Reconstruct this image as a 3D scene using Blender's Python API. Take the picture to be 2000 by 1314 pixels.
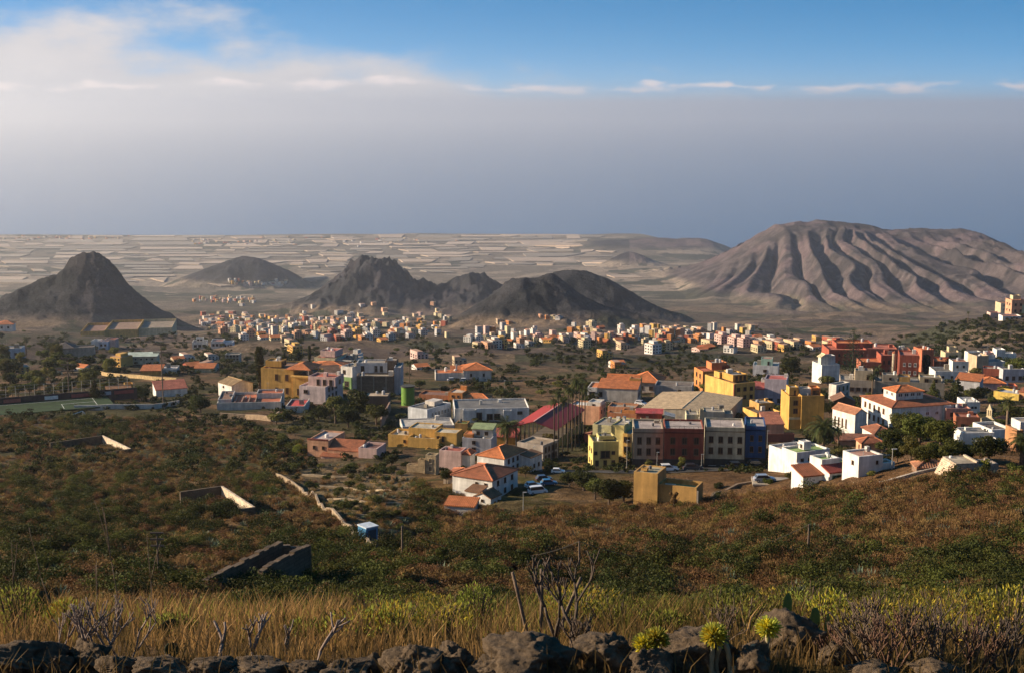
import bpy, math, random
import numpy as np
from mathutils import Vector, Matrix

random.seed(7)
RNG = np.random.default_rng(11)
for o in list(bpy.data.objects):
    bpy.data.objects.remove(o)
SC = bpy.context.scene
COL = SC.collection

# ------------------------------------------------------------------ camera, sky, sun, exposure
F_PX = 2747.0                                   # focal length in pixels of the 2000 px wide photograph
PITCH = math.radians(9.2)
cam_data = bpy.data.cameras.new('camera')
cam = bpy.data.objects.new('camera', cam_data)
COL.objects.link(cam)
cam.location = (0, 0, 0)
cam.rotation_euler = (math.radians(90) - PITCH, 0, 0)
cam_data.sensor_width = 36.0
cam_data.lens = 36.0 * F_PX / 2000.0
cam_data.clip_start = 0.1
cam_data.clip_end = 200000
SC.camera = cam

SUN_ELEV = math.radians(21)
SUN_AZ = math.radians(-84)                      # from the view direction (+Y), negative = to the left
sun_dir = Vector((math.sin(SUN_AZ) * math.cos(SUN_ELEV), math.cos(SUN_AZ) * math.cos(SUN_ELEV), math.sin(SUN_ELEV)))
sl = bpy.data.lights.new('sun', 'SUN')
sl.energy = 5.0
sl.angle = math.radians(0.53)
sl.color = (1.0, 0.81, 0.58)
sun = bpy.data.objects.new('sun', sl)
COL.objects.link(sun)
sun.rotation_euler = sun_dir.to_track_quat('Z', 'Y').to_euler()

world = bpy.data.worlds.new('World')
SC.world = world
world.use_nodes = True
def build_world():
    nt = world.node_tree
    N, L = nt.nodes, nt.links
    N.clear()
    def node(t, **k):
        n = N.new(t)
        for a, b in k.items():
            setattr(n, a, b)
        return n
    def math_(op, a, b=None, clamp=False):
        n = node('ShaderNodeMath', operation=op, use_clamp=clamp)
        for i, v in enumerate((a, b)):
            if v is None:
                continue
            if hasattr(v, 'links'):
                L.new(v, n.inputs[i])
            else:
                n.inputs[i].default_value = v
        return n.outputs[0]
    out = node('ShaderNodeOutputWorld')
    tc = node('ShaderNodeTexCoord')
    sep = node('ShaderNodeSeparateXYZ')
    L.new(tc.outputs['Generated'], sep.inputs[0])
    # the sky dome, looked up a little above the true direction so that the blue starts low as on a clear day
    zz = math_('MULTIPLY_ADD', sep.outputs[2], 5.5)
    zz.node.inputs[2].default_value = 0.14
    zz = math_('MAXIMUM', zz, 0.03)
    cmb = node('ShaderNodeCombineXYZ')
    L.new(sep.outputs[0], cmb.inputs[0]); L.new(sep.outputs[1], cmb.inputs[1]); L.new(zz, cmb.inputs[2])
    nrm = node('ShaderNodeVectorMath', operation='NORMALIZE')
    L.new(cmb.outputs[0], nrm.inputs[0])
    sky = node('ShaderNodeTexSky', sky_type='NISHITA', sun_disc=False)
    sky.sun_elevation = SUN_ELEV
    sky.sun_rotation = SUN_AZ
    sky.altitude = 600
    sky.air_density = 1.0
    sky.dust_density = 0.2
    sky.ozone_density = 1.2
    L.new(nrm.outputs[0], sky.inputs[0])
    bg = node('ShaderNodeBackground')
    bg.inputs['Strength'].default_value = 0.102
    hs = node('ShaderNodeHueSaturation'); hs.inputs['Saturation'].default_value = 1.45; hs.inputs['Hue'].default_value = 0.49
    L.new(sky.outputs[0], hs.inputs['Color'])
    L.new(hs.outputs[0], bg.inputs[0])
    # clouds: a soft bank standing over the sea on the sun's side, small puffs along its top
    az = math_('ARCTAN2', sep.outputs[0], sep.outputs[1])
    el = sep.outputs[2]
    cv = node('ShaderNodeCombineXYZ')
    L.new(math_('MULTIPLY', az, 11.0), cv.inputs[0])
    L.new(math_('MULTIPLY', el, 26.0), cv.inputs[1])
    n1 = node('ShaderNodeTexNoise'); n1.inputs['Scale'].default_value = 1.0
    n1.inputs['Detail'].default_value = 8.0; n1.inputs['Roughness'].default_value = 0.56
    L.new(cv.outputs[0], n1.inputs['Vector'])
    # cover grows towards the sun side and towards the horizon
    cov = math_('MULTIPLY_ADD', az, -2.6); cov.node.inputs[2].default_value = -0.20
    cov = math_('MULTIPLY_ADD', el, -9.0); 
    a1 = math_('MULTIPLY', az, -2.2)
    a2 = math_('MULTIPLY', el, -15.0)
    cov = math_('ADD', math_('ADD', a1, a2), 0.34)
    cov = math_('MINIMUM', cov, 0.75)
    dens = math_('ADD', math_('MULTIPLY', math_('SUBTRACT', n1.outputs[0], 0.5), 2.0), cov)
    ss = node('ShaderNodeMapRange', interpolation_type='SMOOTHSTEP')
    ss.inputs['From Min'].default_value = -0.18; ss.inputs['From Max'].default_value = 0.50
    ss.inputs['To Max'].default_value = 0.93
    L.new(dens, ss.inputs['Value'])
    # puffs
    pv = node('ShaderNodeCombineXYZ')
    L.new(math_('MULTIPLY', az, 24.0), pv.inputs[0])
    L.new(math_('MULTIPLY', el, 75.0), pv.inputs[1])
    n2 = node('ShaderNodeTexNoise'); n2.inputs['Scale'].default_value = 1.0
    n2.inputs['Detail'].default_value = 5.0; n2.inputs['Roughness'].default_value = 0.55
    L.new(pv.outputs[0], n2.inputs['Vector'])
    band = math_('ABSOLUTE', math_('SUBTRACT', el, math_('MULTIPLY', n1.outputs[0], 0.030)))
    band = math_('SUBTRACT', 1.0, math_('MULTIPLY', band, 80.0), clamp=True)
    pd = math_('MULTIPLY', band, n2.outputs[0])
    ps = node('ShaderNodeMapRange', interpolation_type='SMOOTHSTEP')
    ps.inputs['From Min'].default_value = 0.36; ps.inputs['From Max'].default_value = 0.58
    ps.inputs['To Max'].default_value = 0.9
    L.new(pd, ps.inputs['Value'])
    cl = node('ShaderNodeMixRGB')
    cl.inputs[1].default_value = (0.44, 0.44, 0.49, 1)
    cl.inputs[2].default_value = (0.86, 0.77, 0.71, 1)
    L.new(n1.outputs[0], cl.inputs[0])
    bgc = node('ShaderNodeBackground'); bgc.inputs['Strength'].default_value = 0.52
    L.new(cl.outputs[0], bgc.inputs[0])
    bgp = node('ShaderNodeBackground'); bgp.inputs['Strength'].default_value = 0.72
    bgp.inputs[0].default_value = (0.78, 0.66, 0.62, 1)
    m1 = node('ShaderNodeMixShader'); m2 = node('ShaderNodeMixShader')
    L.new(ss.outputs[0], m1.inputs[0]); L.new(bg.outputs[0], m1.inputs[1]); L.new(bgc.outputs[0], m1.inputs[2])
    L.new(ps.outputs[0], m2.inputs[0]); L.new(m1.outputs[0], m2.inputs[1]); L.new(bgp.outputs[0], m2.inputs[2])
    L.new(m2.outputs[0], out.inputs['Surface'])
build_world()

SC.view_settings.view_transform = 'Standard'
SC.view_settings.look = 'None'
SC.view_settings.exposure = 1.12
SC.view_settings.gamma = 1.0
SC.view_settings.use_curve_mapping = False
SC.cycles.use_denoising = True
SC.cycles.max_bounces = 5
SC.cycles.diffuse_bounces = 2
SC.cycles.glossy_bounces = 2
SC.cycles.transparent_max_bounces = 6
SC.cycles.volume_bounces = 2
HAZE_DENSITY = 5.6e-5

# ------------------------------------------------------------------ materials
MATS = {}
def new_mat(name):
    m = bpy.data.materials.new(name)
    m.use_nodes = True
    nt = m.node_tree
    b = nt.nodes['Principled BSDF']
    b.inputs['Specular IOR Level'].default_value = 0.25
    return m, nt, b
def mat(kind, col=(0.5, 0.5, 0.5), rough=0.85, **kw):
    key = (kind, tuple(round(c, 3) for c in col), rough, tuple(sorted(kw.items())))
    if key in MATS:
        return MATS[key]
    m, nt, b = new_mat(kind)
    N, L = nt.nodes, nt.links
    c4 = (*col, 1)
    b.inputs['Roughness'].default_value = rough
    tc = N.new('ShaderNodeTexCoord')
    def noise(scale, detail=4, rough_=0.55, vec=None):
        n = N.new('ShaderNodeTexNoise')
        n.inputs['Scale'].default_value = scale; n.inputs['Detail'].default_value = detail
        n.inputs['Roughness'].default_value = rough_
        L.new(vec or tc.outputs['Object'], n.inputs['Vector'])
        return n.outputs[0]
    def vary(fac, lo, hi, col_in):
        mr = N.new('ShaderNodeMapRange')
        mr.inputs['From Min'].default_value = 0.3; mr.inputs['From Max'].default_value = 0.7
        mr.inputs['To Min'].default_value = lo; mr.inputs['To Max'].default_value = hi
        L.new(fac, mr.inputs['Value'])
        mx = N.new('ShaderNodeMixRGB'); mx.blend_type = 'MULTIPLY'; mx.inputs[0].default_value = 1
        if hasattr(col_in, 'links'):
            L.new(col_in, mx.inputs[1])
        else:
            mx.inputs[1].default_value = col_in
        L.new(mr.outputs[0], mx.inputs[2])
        return mx.outputs[0]
    def bump(fac, strength, dist):
        bp = N.new('ShaderNodeBump'); bp.inputs['Strength'].default_value = strength
        bp.inputs['Distance'].default_value = dist
        L.new(fac, bp.inputs['Height']); L.new(bp.outputs[0], b.inputs['Normal'])
    if kind == 'plaster':
        c = vary(noise(0.5, 6, 0.65), 0.68, 1.12, c4)
        mp = N.new('ShaderNodeMapping'); mp.inputs['Scale'].default_value = (1.3, 1.3, 0.12)
        L.new(tc.outputs['Object'], mp.inputs[0])
        c = vary(noise(1.0, 6, 0.65, mp.outputs[0]), 0.66, 1.08, c)
        L.new(c, b.inputs['Base Color'])
        bump(noise(6.0), 0.15, 0.02)
    elif kind == 'roof_flat':
        c = vary(noise(0.35, 6, 0.65), 0.55, 1.25, c4)
        c = vary(noise(2.2, 3), 0.8, 1.1, c)
        L.new(c, b.inputs['Base Color'])
    elif kind in ('tile_x', 'tile_y'):
        w = N.new('ShaderNodeTexWave'); w.wave_type = 'BANDS'
        w.bands_direction = 'X' if kind == 'tile_x' else 'Y'
        w.inputs['Scale'].default_value = 1.1; w.inputs['Distortion'].default_value = 0.25
        L.new(tc.outputs['Object'], w.inputs['Vector'])
        c = vary(noise(0.7, 5, 0.7), 0.55, 1.3, c4)
        c = vary(noise(5.0, 2), 0.7, 1.2, c)
        mr = N.new('ShaderNodeMapRange'); mr.inputs['To Min'].default_value = 0.55; mr.inputs['To Max'].default_value = 1.1
        L.new(w.outputs['Fac'], mr.inputs['Value'])
        mx = N.new('ShaderNodeMixRGB'); mx.blend_type = 'MULTIPLY'; mx.inputs[0].default_value = 1
        L.new(c, mx.inputs[1]); L.new(mr.outputs[0], mx.inputs[2])
        L.new(mx.outputs[0], b.inputs['Base Color'])
        bump(w.outputs['Fac'], 0.5, 0.08)
    elif kind in ('metal_sheet',):
        w = N.new('ShaderNodeTexWave'); w.wave_type = 'BANDS'; w.bands_direction = 'X'
        w.inputs['Scale'].default_value = 0.8
        L.new(tc.outputs['Object'], w.inputs['Vector'])
        c = vary(noise(0.25, 4), 0.85, 1.1, c4)
        L.new(c, b.inputs['Base Color']); bump(w.outputs['Fac'], 0.25, 0.05)
    elif kind == 'stone':
        c = vary(noise(1.2, 8, 0.7), 0.45, 1.4, c4)
        c = vary(noise(7.0, 6, 0.7), 0.6, 1.3, c)
        L.new(c, b.inputs['Base Color'])
        bump(noise(5.0, 8, 0.7), 0.7, 0.08)
    elif kind == 'rock':
        c = vary(noise(3.0, 10, 0.7), 0.45, 1.5, c4)
        c = vary(noise(22.0, 8, 0.7), 0.55, 1.35, c)
        L.new(c, b.inputs['Base Color'])
        bump(noise(26.0, 10, 0.72), 0.9, 0.03)
    elif kind == 'masonry':
        br = N.new('ShaderNodeTexBrick'); br.inputs['Scale'].default_value = 1.0
        br.inputs['Color1'].default_value = c4
        br.inputs['Color2'].default_value = (col[0] * 0.72, col[1] * 0.72, col[2] * 0.72, 1)
        br.inputs['Mortar'].default_value = (col[0] * 0.55, col[1] * 0.55, col[2] * 0.55, 1)
        br.inputs['Brick Width'].default_value = 0.5; br.inputs['Row Height'].default_value = 0.25
        br.inputs['Mortar Size'].default_value = 0.025
        mp = N.new('ShaderNodeMapping'); mp.inputs['Rotation'].default_value = (math.radians(90), 0, 0)
        L.new(tc.outputs['Object'], mp.inputs[0]); L.new(mp.outputs[0], br.inputs['Vector'])
        c = vary(noise(0.8, 6, 0.65), 0.6, 1.25, br.outputs[0])
        L.new(c, b.inputs['Base Color'])
    elif kind == 'leaf':
        oi = N.new('ShaderNodeObjectInfo')
        c = vary(noise(0.9, 3), 0.6, 1.35, c4)
        hs = N.new('ShaderNodeHueSaturation')
        mr = N.new('ShaderNodeMapRange'); mr.inputs['To Min'].default_value = 0.7; mr.inputs['To Max'].default_value = 1.3
        L.new(oi.outputs['Random'], mr.inputs['Value']); L.new(mr.outputs[0], hs.inputs['Value'])
        mh = N.new('ShaderNodeMapRange'); mh.inputs['To Min'].default_value = 0.48; mh.inputs['To Max'].default_value = 0.52
        L.new(oi.outputs['Random'], mh.inputs['Value']); L.new(mh.outputs[0], hs.inputs['Hue'])
        L.new(c, hs.inputs['Color'])
        L.new(hs.outputs[0], b.inputs['Base Color']); b.inputs['Specular IOR Level'].default_value = 0.06
        tr = N.new('ShaderNodeBsdfTranslucent'); L.new(hs.outputs[0], tr.inputs[0])
        ms = N.new('ShaderNodeMixShader'); ms.inputs[0].default_value = kw.get('trans', 0.25)
        L.new(b.outputs[0], ms.inputs[1]); L.new(tr.outputs[0], ms.inputs[2])
        L.new(ms.outputs[0], N['Material Output'].inputs['Surface'])
    elif kind == 'bark':
        c = vary(noise(4.0, 6, 0.65), 0.6, 1.3, c4)
        L.new(c, b.inputs['Base Color']); bump(noise(18.0, 4), 0.5, 0.02)
    elif kind == 'glass':
        b.inputs['Base Color'].default_value = c4
        b.inputs['Specular IOR Level'].default_value = 0.5
    elif kind == 'metal':
        b.inputs['Base Color'].default_value = c4; b.inputs['Metallic'].default_value = kw.get('metallic', 0.6)
    elif kind == 'car_paint':
        b.inputs['Base Color'].default_value = c4; b.inputs['Coat Weight'].default_value = 0.6
        b.inputs['Specular IOR Level'].default_value = 0.5
    else:
        c = vary(noise(1.5, 4), 0.8, 1.15, c4)
        L.new(c, b.inputs['Base Color'])
    MATS[key] = m
    return m

# ------------------------------------------------------------------ object helpers
class MB:
    """collects faces with material indices; build() links them as one mesh object"""
    def __init__(self):
        self.v, self.f, self.mi = [], [], []
    def face(self, pts, mi=0):
        n = len(self.v)
        self.v.extend(pts)
        self.f.append(tuple(range(n, n + len(pts))))
        self.mi.append(mi)
    def box(self, x0, x1, y0, y1, z0, z1, mi=0, bottom=True):
        n = len(self.v)
        self.v += [(x0, y0, z0), (x1, y0, z0), (x1, y1, z0), (x0, y1, z0), (x0, y0, z1), (x1, y0, z1), (x1, y1, z1), (x0, y1, z1)]
        fs = [(4, 5, 6, 7), (0, 1, 5, 4), (1, 2, 6, 5), (2, 3, 7, 6), (3, 0, 4, 7)]
        if bottom:
            fs.append((3, 2, 1, 0))
        for f in fs:
            self.f.append(tuple(n + i for i in f)); self.mi.append(mi)
    def tube(self, pts, radii, seg=6, mi=0, cap=True):
        n0 = len(self.v)
        pts = [Vector(p) for p in pts]
        for i, p in enumerate(pts):
            d = (pts[min(i + 1, len(pts) - 1)] - pts[max(i - 1, 0)])
            d = d.normalized() if d.length > 1e-9 else Vector((0, 0, 1))
            a = Vector((1, 0, 0)) if abs(d.x) < 0.8 else Vector((0, 1, 0))
            e1 = d.cross(a).normalized(); e2 = d.cross(e1)
            for k in range(seg):
                t = 2 * math.pi * k / seg
                self.v.append(tuple(p + (e1 * math.cos(t) + e2 * math.sin(t)) * radii[i]))
        for i in range(len(pts) - 1):
            for k in range(seg):
                a = n0 + i * seg + k; b_ = n0 + i * seg + (k + 1) % seg
                self.f.append((a, b_, b_ + seg, a + seg)); self.mi.append(mi)
        if cap:
            self.f.append(tuple(n0 + (len(pts) - 1) * seg + k for k in range(seg))); self.mi.append(mi)
            self.f.append(tuple(n0 + k for k in reversed(range(seg)))); self.mi.append(mi)
    def mesh(self, name, mats, smooth=False):
        me = bpy.data.meshes.new(name)
        me.from_pydata([tuple(p) for p in self.v], [], self.f)
        for m in (mats if isinstance(mats, (list, tuple)) else [mats]):
            me.materials.append(m)
        if len(me.polygons):
            me.polygons.foreach_set('material_index', self.mi)
            if smooth:
                me.polygons.foreach_set('use_smooth', [True] * len(self.f))
        me.update()
        return me
    def build(self, name, mats, parent=None, smooth=False):
        return link(name, self.mesh(name, mats, smooth), parent)
def link(name, data, parent=None):
    o = bpy.data.objects.new(name, data)
    COL.objects.link(o)
    if parent:
        o.parent = parent
    return o
def tag(o, label=None, cat=None, group=None, kind=None):
    for k, v in (('label', label), ('category', cat), ('group', group), ('kind', kind)):
        if v:
            o[k] = v
    return o
def empty(name, loc, rz=0.0):
    o = bpy.data.objects.new(name, None)
    COL.objects.link(o)
    o.location = loc; o.rotation_euler = (0, 0, rz)
    o.empty_display_size = 0.3
    return o

# ------------------------------------------------------------------ picture <-> place
CP, SP = math.cos(PITCH), math.sin(PITCH)
def ray(px, py):
    a, b = px - 1000.0, 657.0 - py
    return a, F_PX * CP + b * SP, -F_PX * SP + b * CP
def at(px, py, Y):
    dx, dy, dz = ray(px, py)
    return Vector((dx * Y / dy, Y, dz * Y / dy))
def upp(px, py, Y):
    """metres per photograph pixel at depth Y"""
    return Y / ray(px, py)[1]

# ------------------------------------------------------------------ terrain
def _hash(ix, iy, seed):
    h = (ix.astype(np.int64) * 374761393 + iy.astype(np.int64) * 668265263 + seed * 1274126177) & 0x7fffffff
    h = ((h ^ (h >> 13)) * 1274126177) & 0x7fffffff
    h = h ^ (h >> 16)
    return (h & 0xffff) / 65535.0
def vnoise(x, y, seed=0):
    ix, iy = np.floor(x), np.floor(y)
    fx, fy = x - ix, y - iy
    u = fx * fx * fx * (fx * (fx * 6 - 15) + 10); v = fy * fy * fy * (fy * (fy * 6 - 15) + 10)
    a = _hash(ix, iy, seed); b = _hash(ix + 1, iy, seed); c = _hash(ix, iy + 1, seed); d = _hash(ix + 1, iy + 1, seed)
    return (a * (1 - u) + b * u) * (1 - v) + (c * (1 - u) + d * u) * v - 0.5
def fbm(x, y, octs=4, seed=0, gain=0.5):
    s, a = 0.0, 1.0
    for i in range(octs):
        s = s + a * vnoise(x, y, seed + i * 17)
        x, y, a = x * 2.03 + 11.3, y * 2.03 - 7.7, a * gain
    return s
def ridged(x, y, octs=4, seed=0, gain=0.5):
    s, a = 0.0, 1.0
    for i in range(octs):
        s = s + a * (1 - np.abs(vnoise(x, y, seed + i * 17)) * 4)
        x, y, a = x * 2.03 + 5.1, y * 2.03 + 3.3, a * gain
    return s
def sstep(a, b, x):
    t = np.clip((x - a) / (b - a), 0, 1)
    return t * t * (3 - 2 * t)

SEA_Z = -680.0
PROFILE = [(-12000, 270), (-1500, 270), (-250, 48), (-30, 0.5), (0, -2.3), (5, -2.75), (7, -2.95), (8.5, -3.33), (11, -4.1), (14, -5.35), (30, -12.3), (50, -19.6), (75, -27.8),
           (100, -34.6), (130, -42.0), (170, -51.6), (220, -62.7), (260, -70.3), (300, -76.8), (350, -82.6), (420, -90.8), (520, -102.4), (610, -114.5), (720, -128.4),
           (900, -153.5), (1250, -203.5), (1900, -296), (2500, -370), (3000, -422), (3900, -491), (5700, -592),
           (7550, -673), (8000, -695), (9500, -760), (12000, -800)]
_py = np.array([p[0] for p in PROFILE], float); _pz = np.array([p[1] for p in PROFILE], float)
_tt = np.linspace(math.asinh(-12000 / 20.0), math.asinh(12000 / 20.0), 3000)
_tz = np.interp(np.sinh(_tt) * 20.0, _py, _pz)
_k = np.hanning(33); _k /= _k.sum()
_tz2 = np.convolve(np.pad(_tz, 16, mode='edge'), _k, mode='valid')
def base_z(Y):
    return np.interp(np.arcsinh(Y / 20.0), _tt, _tz2)

# mountains: (depth of the crest, half depth in front, half depth behind, skyline in the photograph, roughness kind)
MOUNTS = [
    ('m_left', 1780, 270, 330, [(-260, 640), (-160, 622), (-80, 612), (0, 596), (40, 575), (70, 560), (100, 546), (126, 535), (136, 514), (148, 505), (165, 502), (188, 504), (208, 513), (226, 533), (250, 565), (300, 597), (350, 621), (410, 642), (470, 660)], 0.10),
    ('m_far', 4000, 330, 400, [(300, 562), (350, 540), (400, 520), (440, 506), (475, 496), (505, 501), (540, 514), (575, 530), (605, 548), (640, 566)], 0.05),
    ('m_rock', 2850, 330, 350, [(520, 606), (560, 594), (600, 580), (625, 566), (645, 552), (660, 535), (675, 522), (684, 511), (700, 511), (708, 501), (720, 499), (732, 496), (745, 499), (760, 503), (775, 513), (788, 530), (800, 544), (815, 547), (830, 545), (850, 556), (872, 548), (900, 536), (930, 531), (950, 538), (975, 552), (1010, 570), (1060, 592), (1120, 612)], 0.20),
    ('m_dark', 1720, 300, 260, [(760, 668), (830, 645), (880, 622), (920, 596), (960, 571), (985, 550), (1003, 541), (1030, 540), (1050, 541), (1066, 533), (1075, 529), (1088, 535), (1110, 549), (1140, 571), (1180, 593), (1220, 606), (1260, 617), (1320, 632), (1400, 648), (1470, 661), (1540, 674)], 0.09),
    ('m_dark2', 2180, 240, 300, [(960, 600), (1000, 575), (1040, 552), (1080, 536), (1120, 528), (1150, 532), (1185, 545), (1215, 563), (1250, 582), (1300, 606), (1360, 630)], 0.03),
    ('m_low', 6350, 900, 700, [(1040, 492), (1100, 484), (1180, 472), (1260, 466), (1335, 464), (1365, 454), (1390, 450), (1440, 449), (1460, 459), (1480, 470), (1560, 478), (1700, 486)], 0.05),
    ('m_cone', 5000, 330, 350, [(1150, 521), (1185, 509), (1210, 497), (1228, 491), (1250, 497), (1280, 510), (1330, 524)], 0.05),
    ('m_right', 960, 230, 260, [(1790, 690), (1825, 672), (1855, 645), (1885, 629), (1920, 619), (1960, 612), (2000, 603), (2060, 588), (2160, 575), (2400, 560)], 0.06),
]
def mount_field(x, y, Yc, df, db, sky, rough, seed):
    xs, zs = [], []
    for px, py in sky:
        p = at(px, py, Yc)
        xs.append(p.x); zs.append(p.z)
    xs, zs = np.array(xs), np.array(zs)
    span = xs[-1] - xs[0]
    n1 = fbm(x / (span * 0.12), y / (span * 0.12), 3, seed)
    xw = x + n1 * span * 0.03 * sstep(0, df * 0.4, np.abs(y - Yc))
    t = y - Yc
    tt = np.where(t < 0, -t / df, t / db)
    # slopes spread sideways as they descend
    xm = xs[np.argmax(zs)]
    S = np.interp(xm + (xw - xm) * (1 - 0.12 * np.clip(tt, 0, 1)), xs, zs, left=-2000, right=-2000)
    b = base_z(y)
    hgt = S - base_z(np.full_like(y, Yc))
    f = (1 - np.clip(tt, 0, 1)); f = 0.55 * f * f * (3 - 2 * f) + 0.45 * f
    h = hgt * f
    g = ridged(x / (span * 0.055), y / (span * 0.11), 4, seed + 5)
    h = h + np.clip(hgt, 0, None) * rough * (g - 0.9) * f * sstep(0.0, 0.25, tt + 0.08)
    h = h + np.clip(hgt, 0, None) * rough * 0.4 * fbm(x / (span * 0.018), y / (span * 0.018), 3, seed + 9) * np.clip(f, 0, 1)
    return np.where((tt < 1) & (hgt > 0), h, 0)
CONES = {'m_left': (165, 1.15), 'm_far': (475, 1.2), 'm_dark': (1075, 1.05), 'm_dark2': (1120, 1.1), 'm_cone': (1228, 1.0)}
def cone_field(x, y, Yc, sky, rough, seed, pxm, k):
    xs = np.array([at(px, py, Yc).x for px, py in sky]); zs = np.array([at(px, py, Yc).z for px, py in sky])
    xm = at(pxm, 600, Yc).x
    span = xs[-1] - xs[0]
    dx, dy = x - xm, (y - Yc) * k
    n1 = fbm(x / (span * 0.10), y / (span * 0.10), 4, seed) * span * 0.05
    d = np.hypot(dx, dy)
    d = np.maximum(d + n1 * sstep(0.02 * span, 0.15 * span, np.abs(dy)), 0)
    wr = 0.5 + 0.5 * dx / np.maximum(np.hypot(dx, dy), 1e-6)
    wr = sstep(0, 1, wr)
    b = float(base_z(np.array([float(Yc)]))[0])
    hr = np.interp(xm + d, xs, zs - b, right=-50); hl = np.interp(xm - d, xs, zs - b, left=-50)
    h = np.clip(hr, 0, None) * wr + np.clip(hl, 0, None) * (1 - wr)
    g = ridged(x / (span * 0.05), y / (span * 0.05), 4, seed + 5)
    side = sstep(0.0, 0.12 * span, np.abs(dy))
    return np.clip(h + h * rough * 0.8 * (g - 0.9) * side + h * rough * 0.5 * fbm(x / (span * 0.015), y / (span * 0.015), 3, seed + 9), 0, None)
GUAZA_SKY = [(1130, 602), (1200, 588), (1260, 574), (1320, 556), (1380, 528), (1430, 502), (1460, 483), (1490, 462), (1520, 446), (1560, 440), (1590, 436), (1612, 432), (1640, 436), (1670, 443), (1700, 446), (1722, 453), (1760, 451), (1800, 450), (1840, 449), (1868, 446), (1890, 451), (1920, 466), (1950, 484), (1975, 495), (2000, 502), (2060, 522), (2140, 545), (2260, 575)]
def guaza(x, y):
    Yc, df, db = 3950.0, 1400.0, 900.0
    xs = np.array([at(px, py, Yc).x for px, py in GUAZA_SKY]); zs = np.array([at(px, py, Yc).z for px, py in GUAZA_SKY])
    t = y - Yc
    tt = np.clip(np.where(t < 0, -t / df, t / db), 0, 1)
    xm = at(1690, 440, Yc).x
    S = np.interp(xm + (x - xm) * (1 - 0.18 * tt), xs, zs, left=-3000, right=-3000)
    hgt = S - float(base_z(np.array([Yc]))[0])
    f = 1 - tt
    f = np.where(tt < 0.16, 1 - 0.55 * tt, 0.912 * ((1 - tt) / 0.84) ** 1.22)
    h = hgt * f
    # gullies fan out from the summit plateau
    cx, cy = at(1690, 440, Yc).x, Yc + 900
    dx_, dy_ = x - cx, cy - y
    ang = np.arctan2(dx_, dy_)
    rad = np.hypot(dx_, dy_)
    w = fbm(ang * 5.0, rad / 700.0, 3, 31) * 0.10
    a = (ang + w) * 23.0
    tri = np.abs((a - np.floor(a)) * 2 - 1)
    k2 = np.abs(((a * 2.37 + 0.3) - np.floor(a * 2.37 + 0.3)) * 2 - 1)
    depth_var = 0.15 + 1.7 * (vnoise(np.floor(a) * 3.7, np.zeros_like(a), 3) + 0.5)
    mid = sstep(0.06, 0.30, tt) * (1 - sstep(0.62, 0.98, tt))
    h = h - np.clip(hgt, 0, None) * (0.19 * (1 - tri) ** 1.3 * depth_var * mid + 0.06 * (1 - k2) * mid)
    h = h + np.clip(hgt, 0, None) * (0.07 * fbm(x / 110.0, y / 110.0, 4, 77) + 0.022 * (ridged(x / 48.0, y / 75.0, 3, 78) - 0.8)) * f
    return np.where(hgt > 0, h, 0)
def height(x, y):
    ya = np.maximum(y, -12000)
    z = base_z(ya)
    r = np.hypot(x, y)
    pxx = 1000 + F_PX * x / np.maximum(y, 1.0)
    # rolling ground
    z = z + fbm(x / 7.0, y / 7.0, 3, 1) * 0.55 * sstep(14, 45, r) * (1 - sstep(300, 700, r))
    town = 1 - 0.75 * sstep(240, 285, y) * (1 - sstep(480, 640, y))
    z = z + fbm(x / 42.0, y / 42.0, 3, 2) * 3.4 * sstep(30, 120, r) * (1 - sstep(900, 1600, r)) * town
    z = z + fbm(x / 190.0, y / 190.0, 4, 3) * 17 * sstep(560, 900, r) * (1 - sstep(2400, 3400, r))
    z = z + fbm(x / 600.0, y / 600.0, 4, 4) * 22 * sstep(2600, 3500, r) * (1 - sstep(4500, 6000, r))
    z = z + fbm(x / 900.0, y / 900.0, 3, 5) * 8 * sstep(4500, 6000, r)
    # old farm terraces step down the slope
    tw = (y + fbm(x / 30.0, y / 30.0, 3, 8) * 14) / 8.5
    fr = tw - np.floor(tw)
    z = z + (fr - sstep(0.72, 1.0, fr)) * 1.15 * sstep(60, 85, y) * (1 - sstep(215, 255, y)) * (1 - 0.6 * sstep(1500, 1800, pxx))
    # the brown spur that climbs to the right edge
    sp = sstep(1330, 1950, pxx) * np.exp(-((y - 185) / 62.0) ** 2) * 9.5
    z = z + np.where(y > 20, sp, 0)
    # a dry gully in front of the old houses
    g = np.exp(-((pxx - 830 - (y - 170) * 1.2) / 90.0) ** 2) * np.exp(-((y - 185) / 50.0) ** 2) * 1.6
    z = z - np.where(y > 20, g, 0)
    # near lip stays higher on the right so that the slope runs on unbroken
    z = z + np.where(y > 8, sstep(1150, 1800, pxx) * 0.5 * sstep(12, 30, y) * (1 - sstep(45, 95, y)), 0)
    z = z - sstep(700, 1500, x) * sstep(4700, 5300, y) * 260
    m = np.zeros_like(z)
    for i, (nm, Yc, df, db, sky, rough) in enumerate(MOUNTS):
        x0, x1 = at(sky[0][0], 650, Yc).x, at(sky[-1][0], 650, Yc).x
        k = (y > Yc - df) & (y < Yc + db) & (x > x0 - 0.3 * (x1 - x0)) & (x < x1 + 0.3 * (x1 - x0))
        if nm in CONES:
            k = (np.abs(y - Yc) < (x1 - x0)) & (x > x0 - 0.3 * (x1 - x0)) & (x < x1 + 0.3 * (x1 - x0))
            m[k] = np.maximum(m[k], cone_field(x[k], y[k], Yc, sky, rough, 100 + 13 * i, *CONES[nm]))
        else:
            m[k] = np.maximum(m[k], mount_field(x[k], y[k], Yc, df, db, sky, rough, 100 + 13 * i))
    k = (y > 2500) & (y < 4900) & (x > 0) & (x < 2600)
    m[k] = np.maximum(m[k], guaza(x[k], y[k]))
    return z + m

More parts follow.
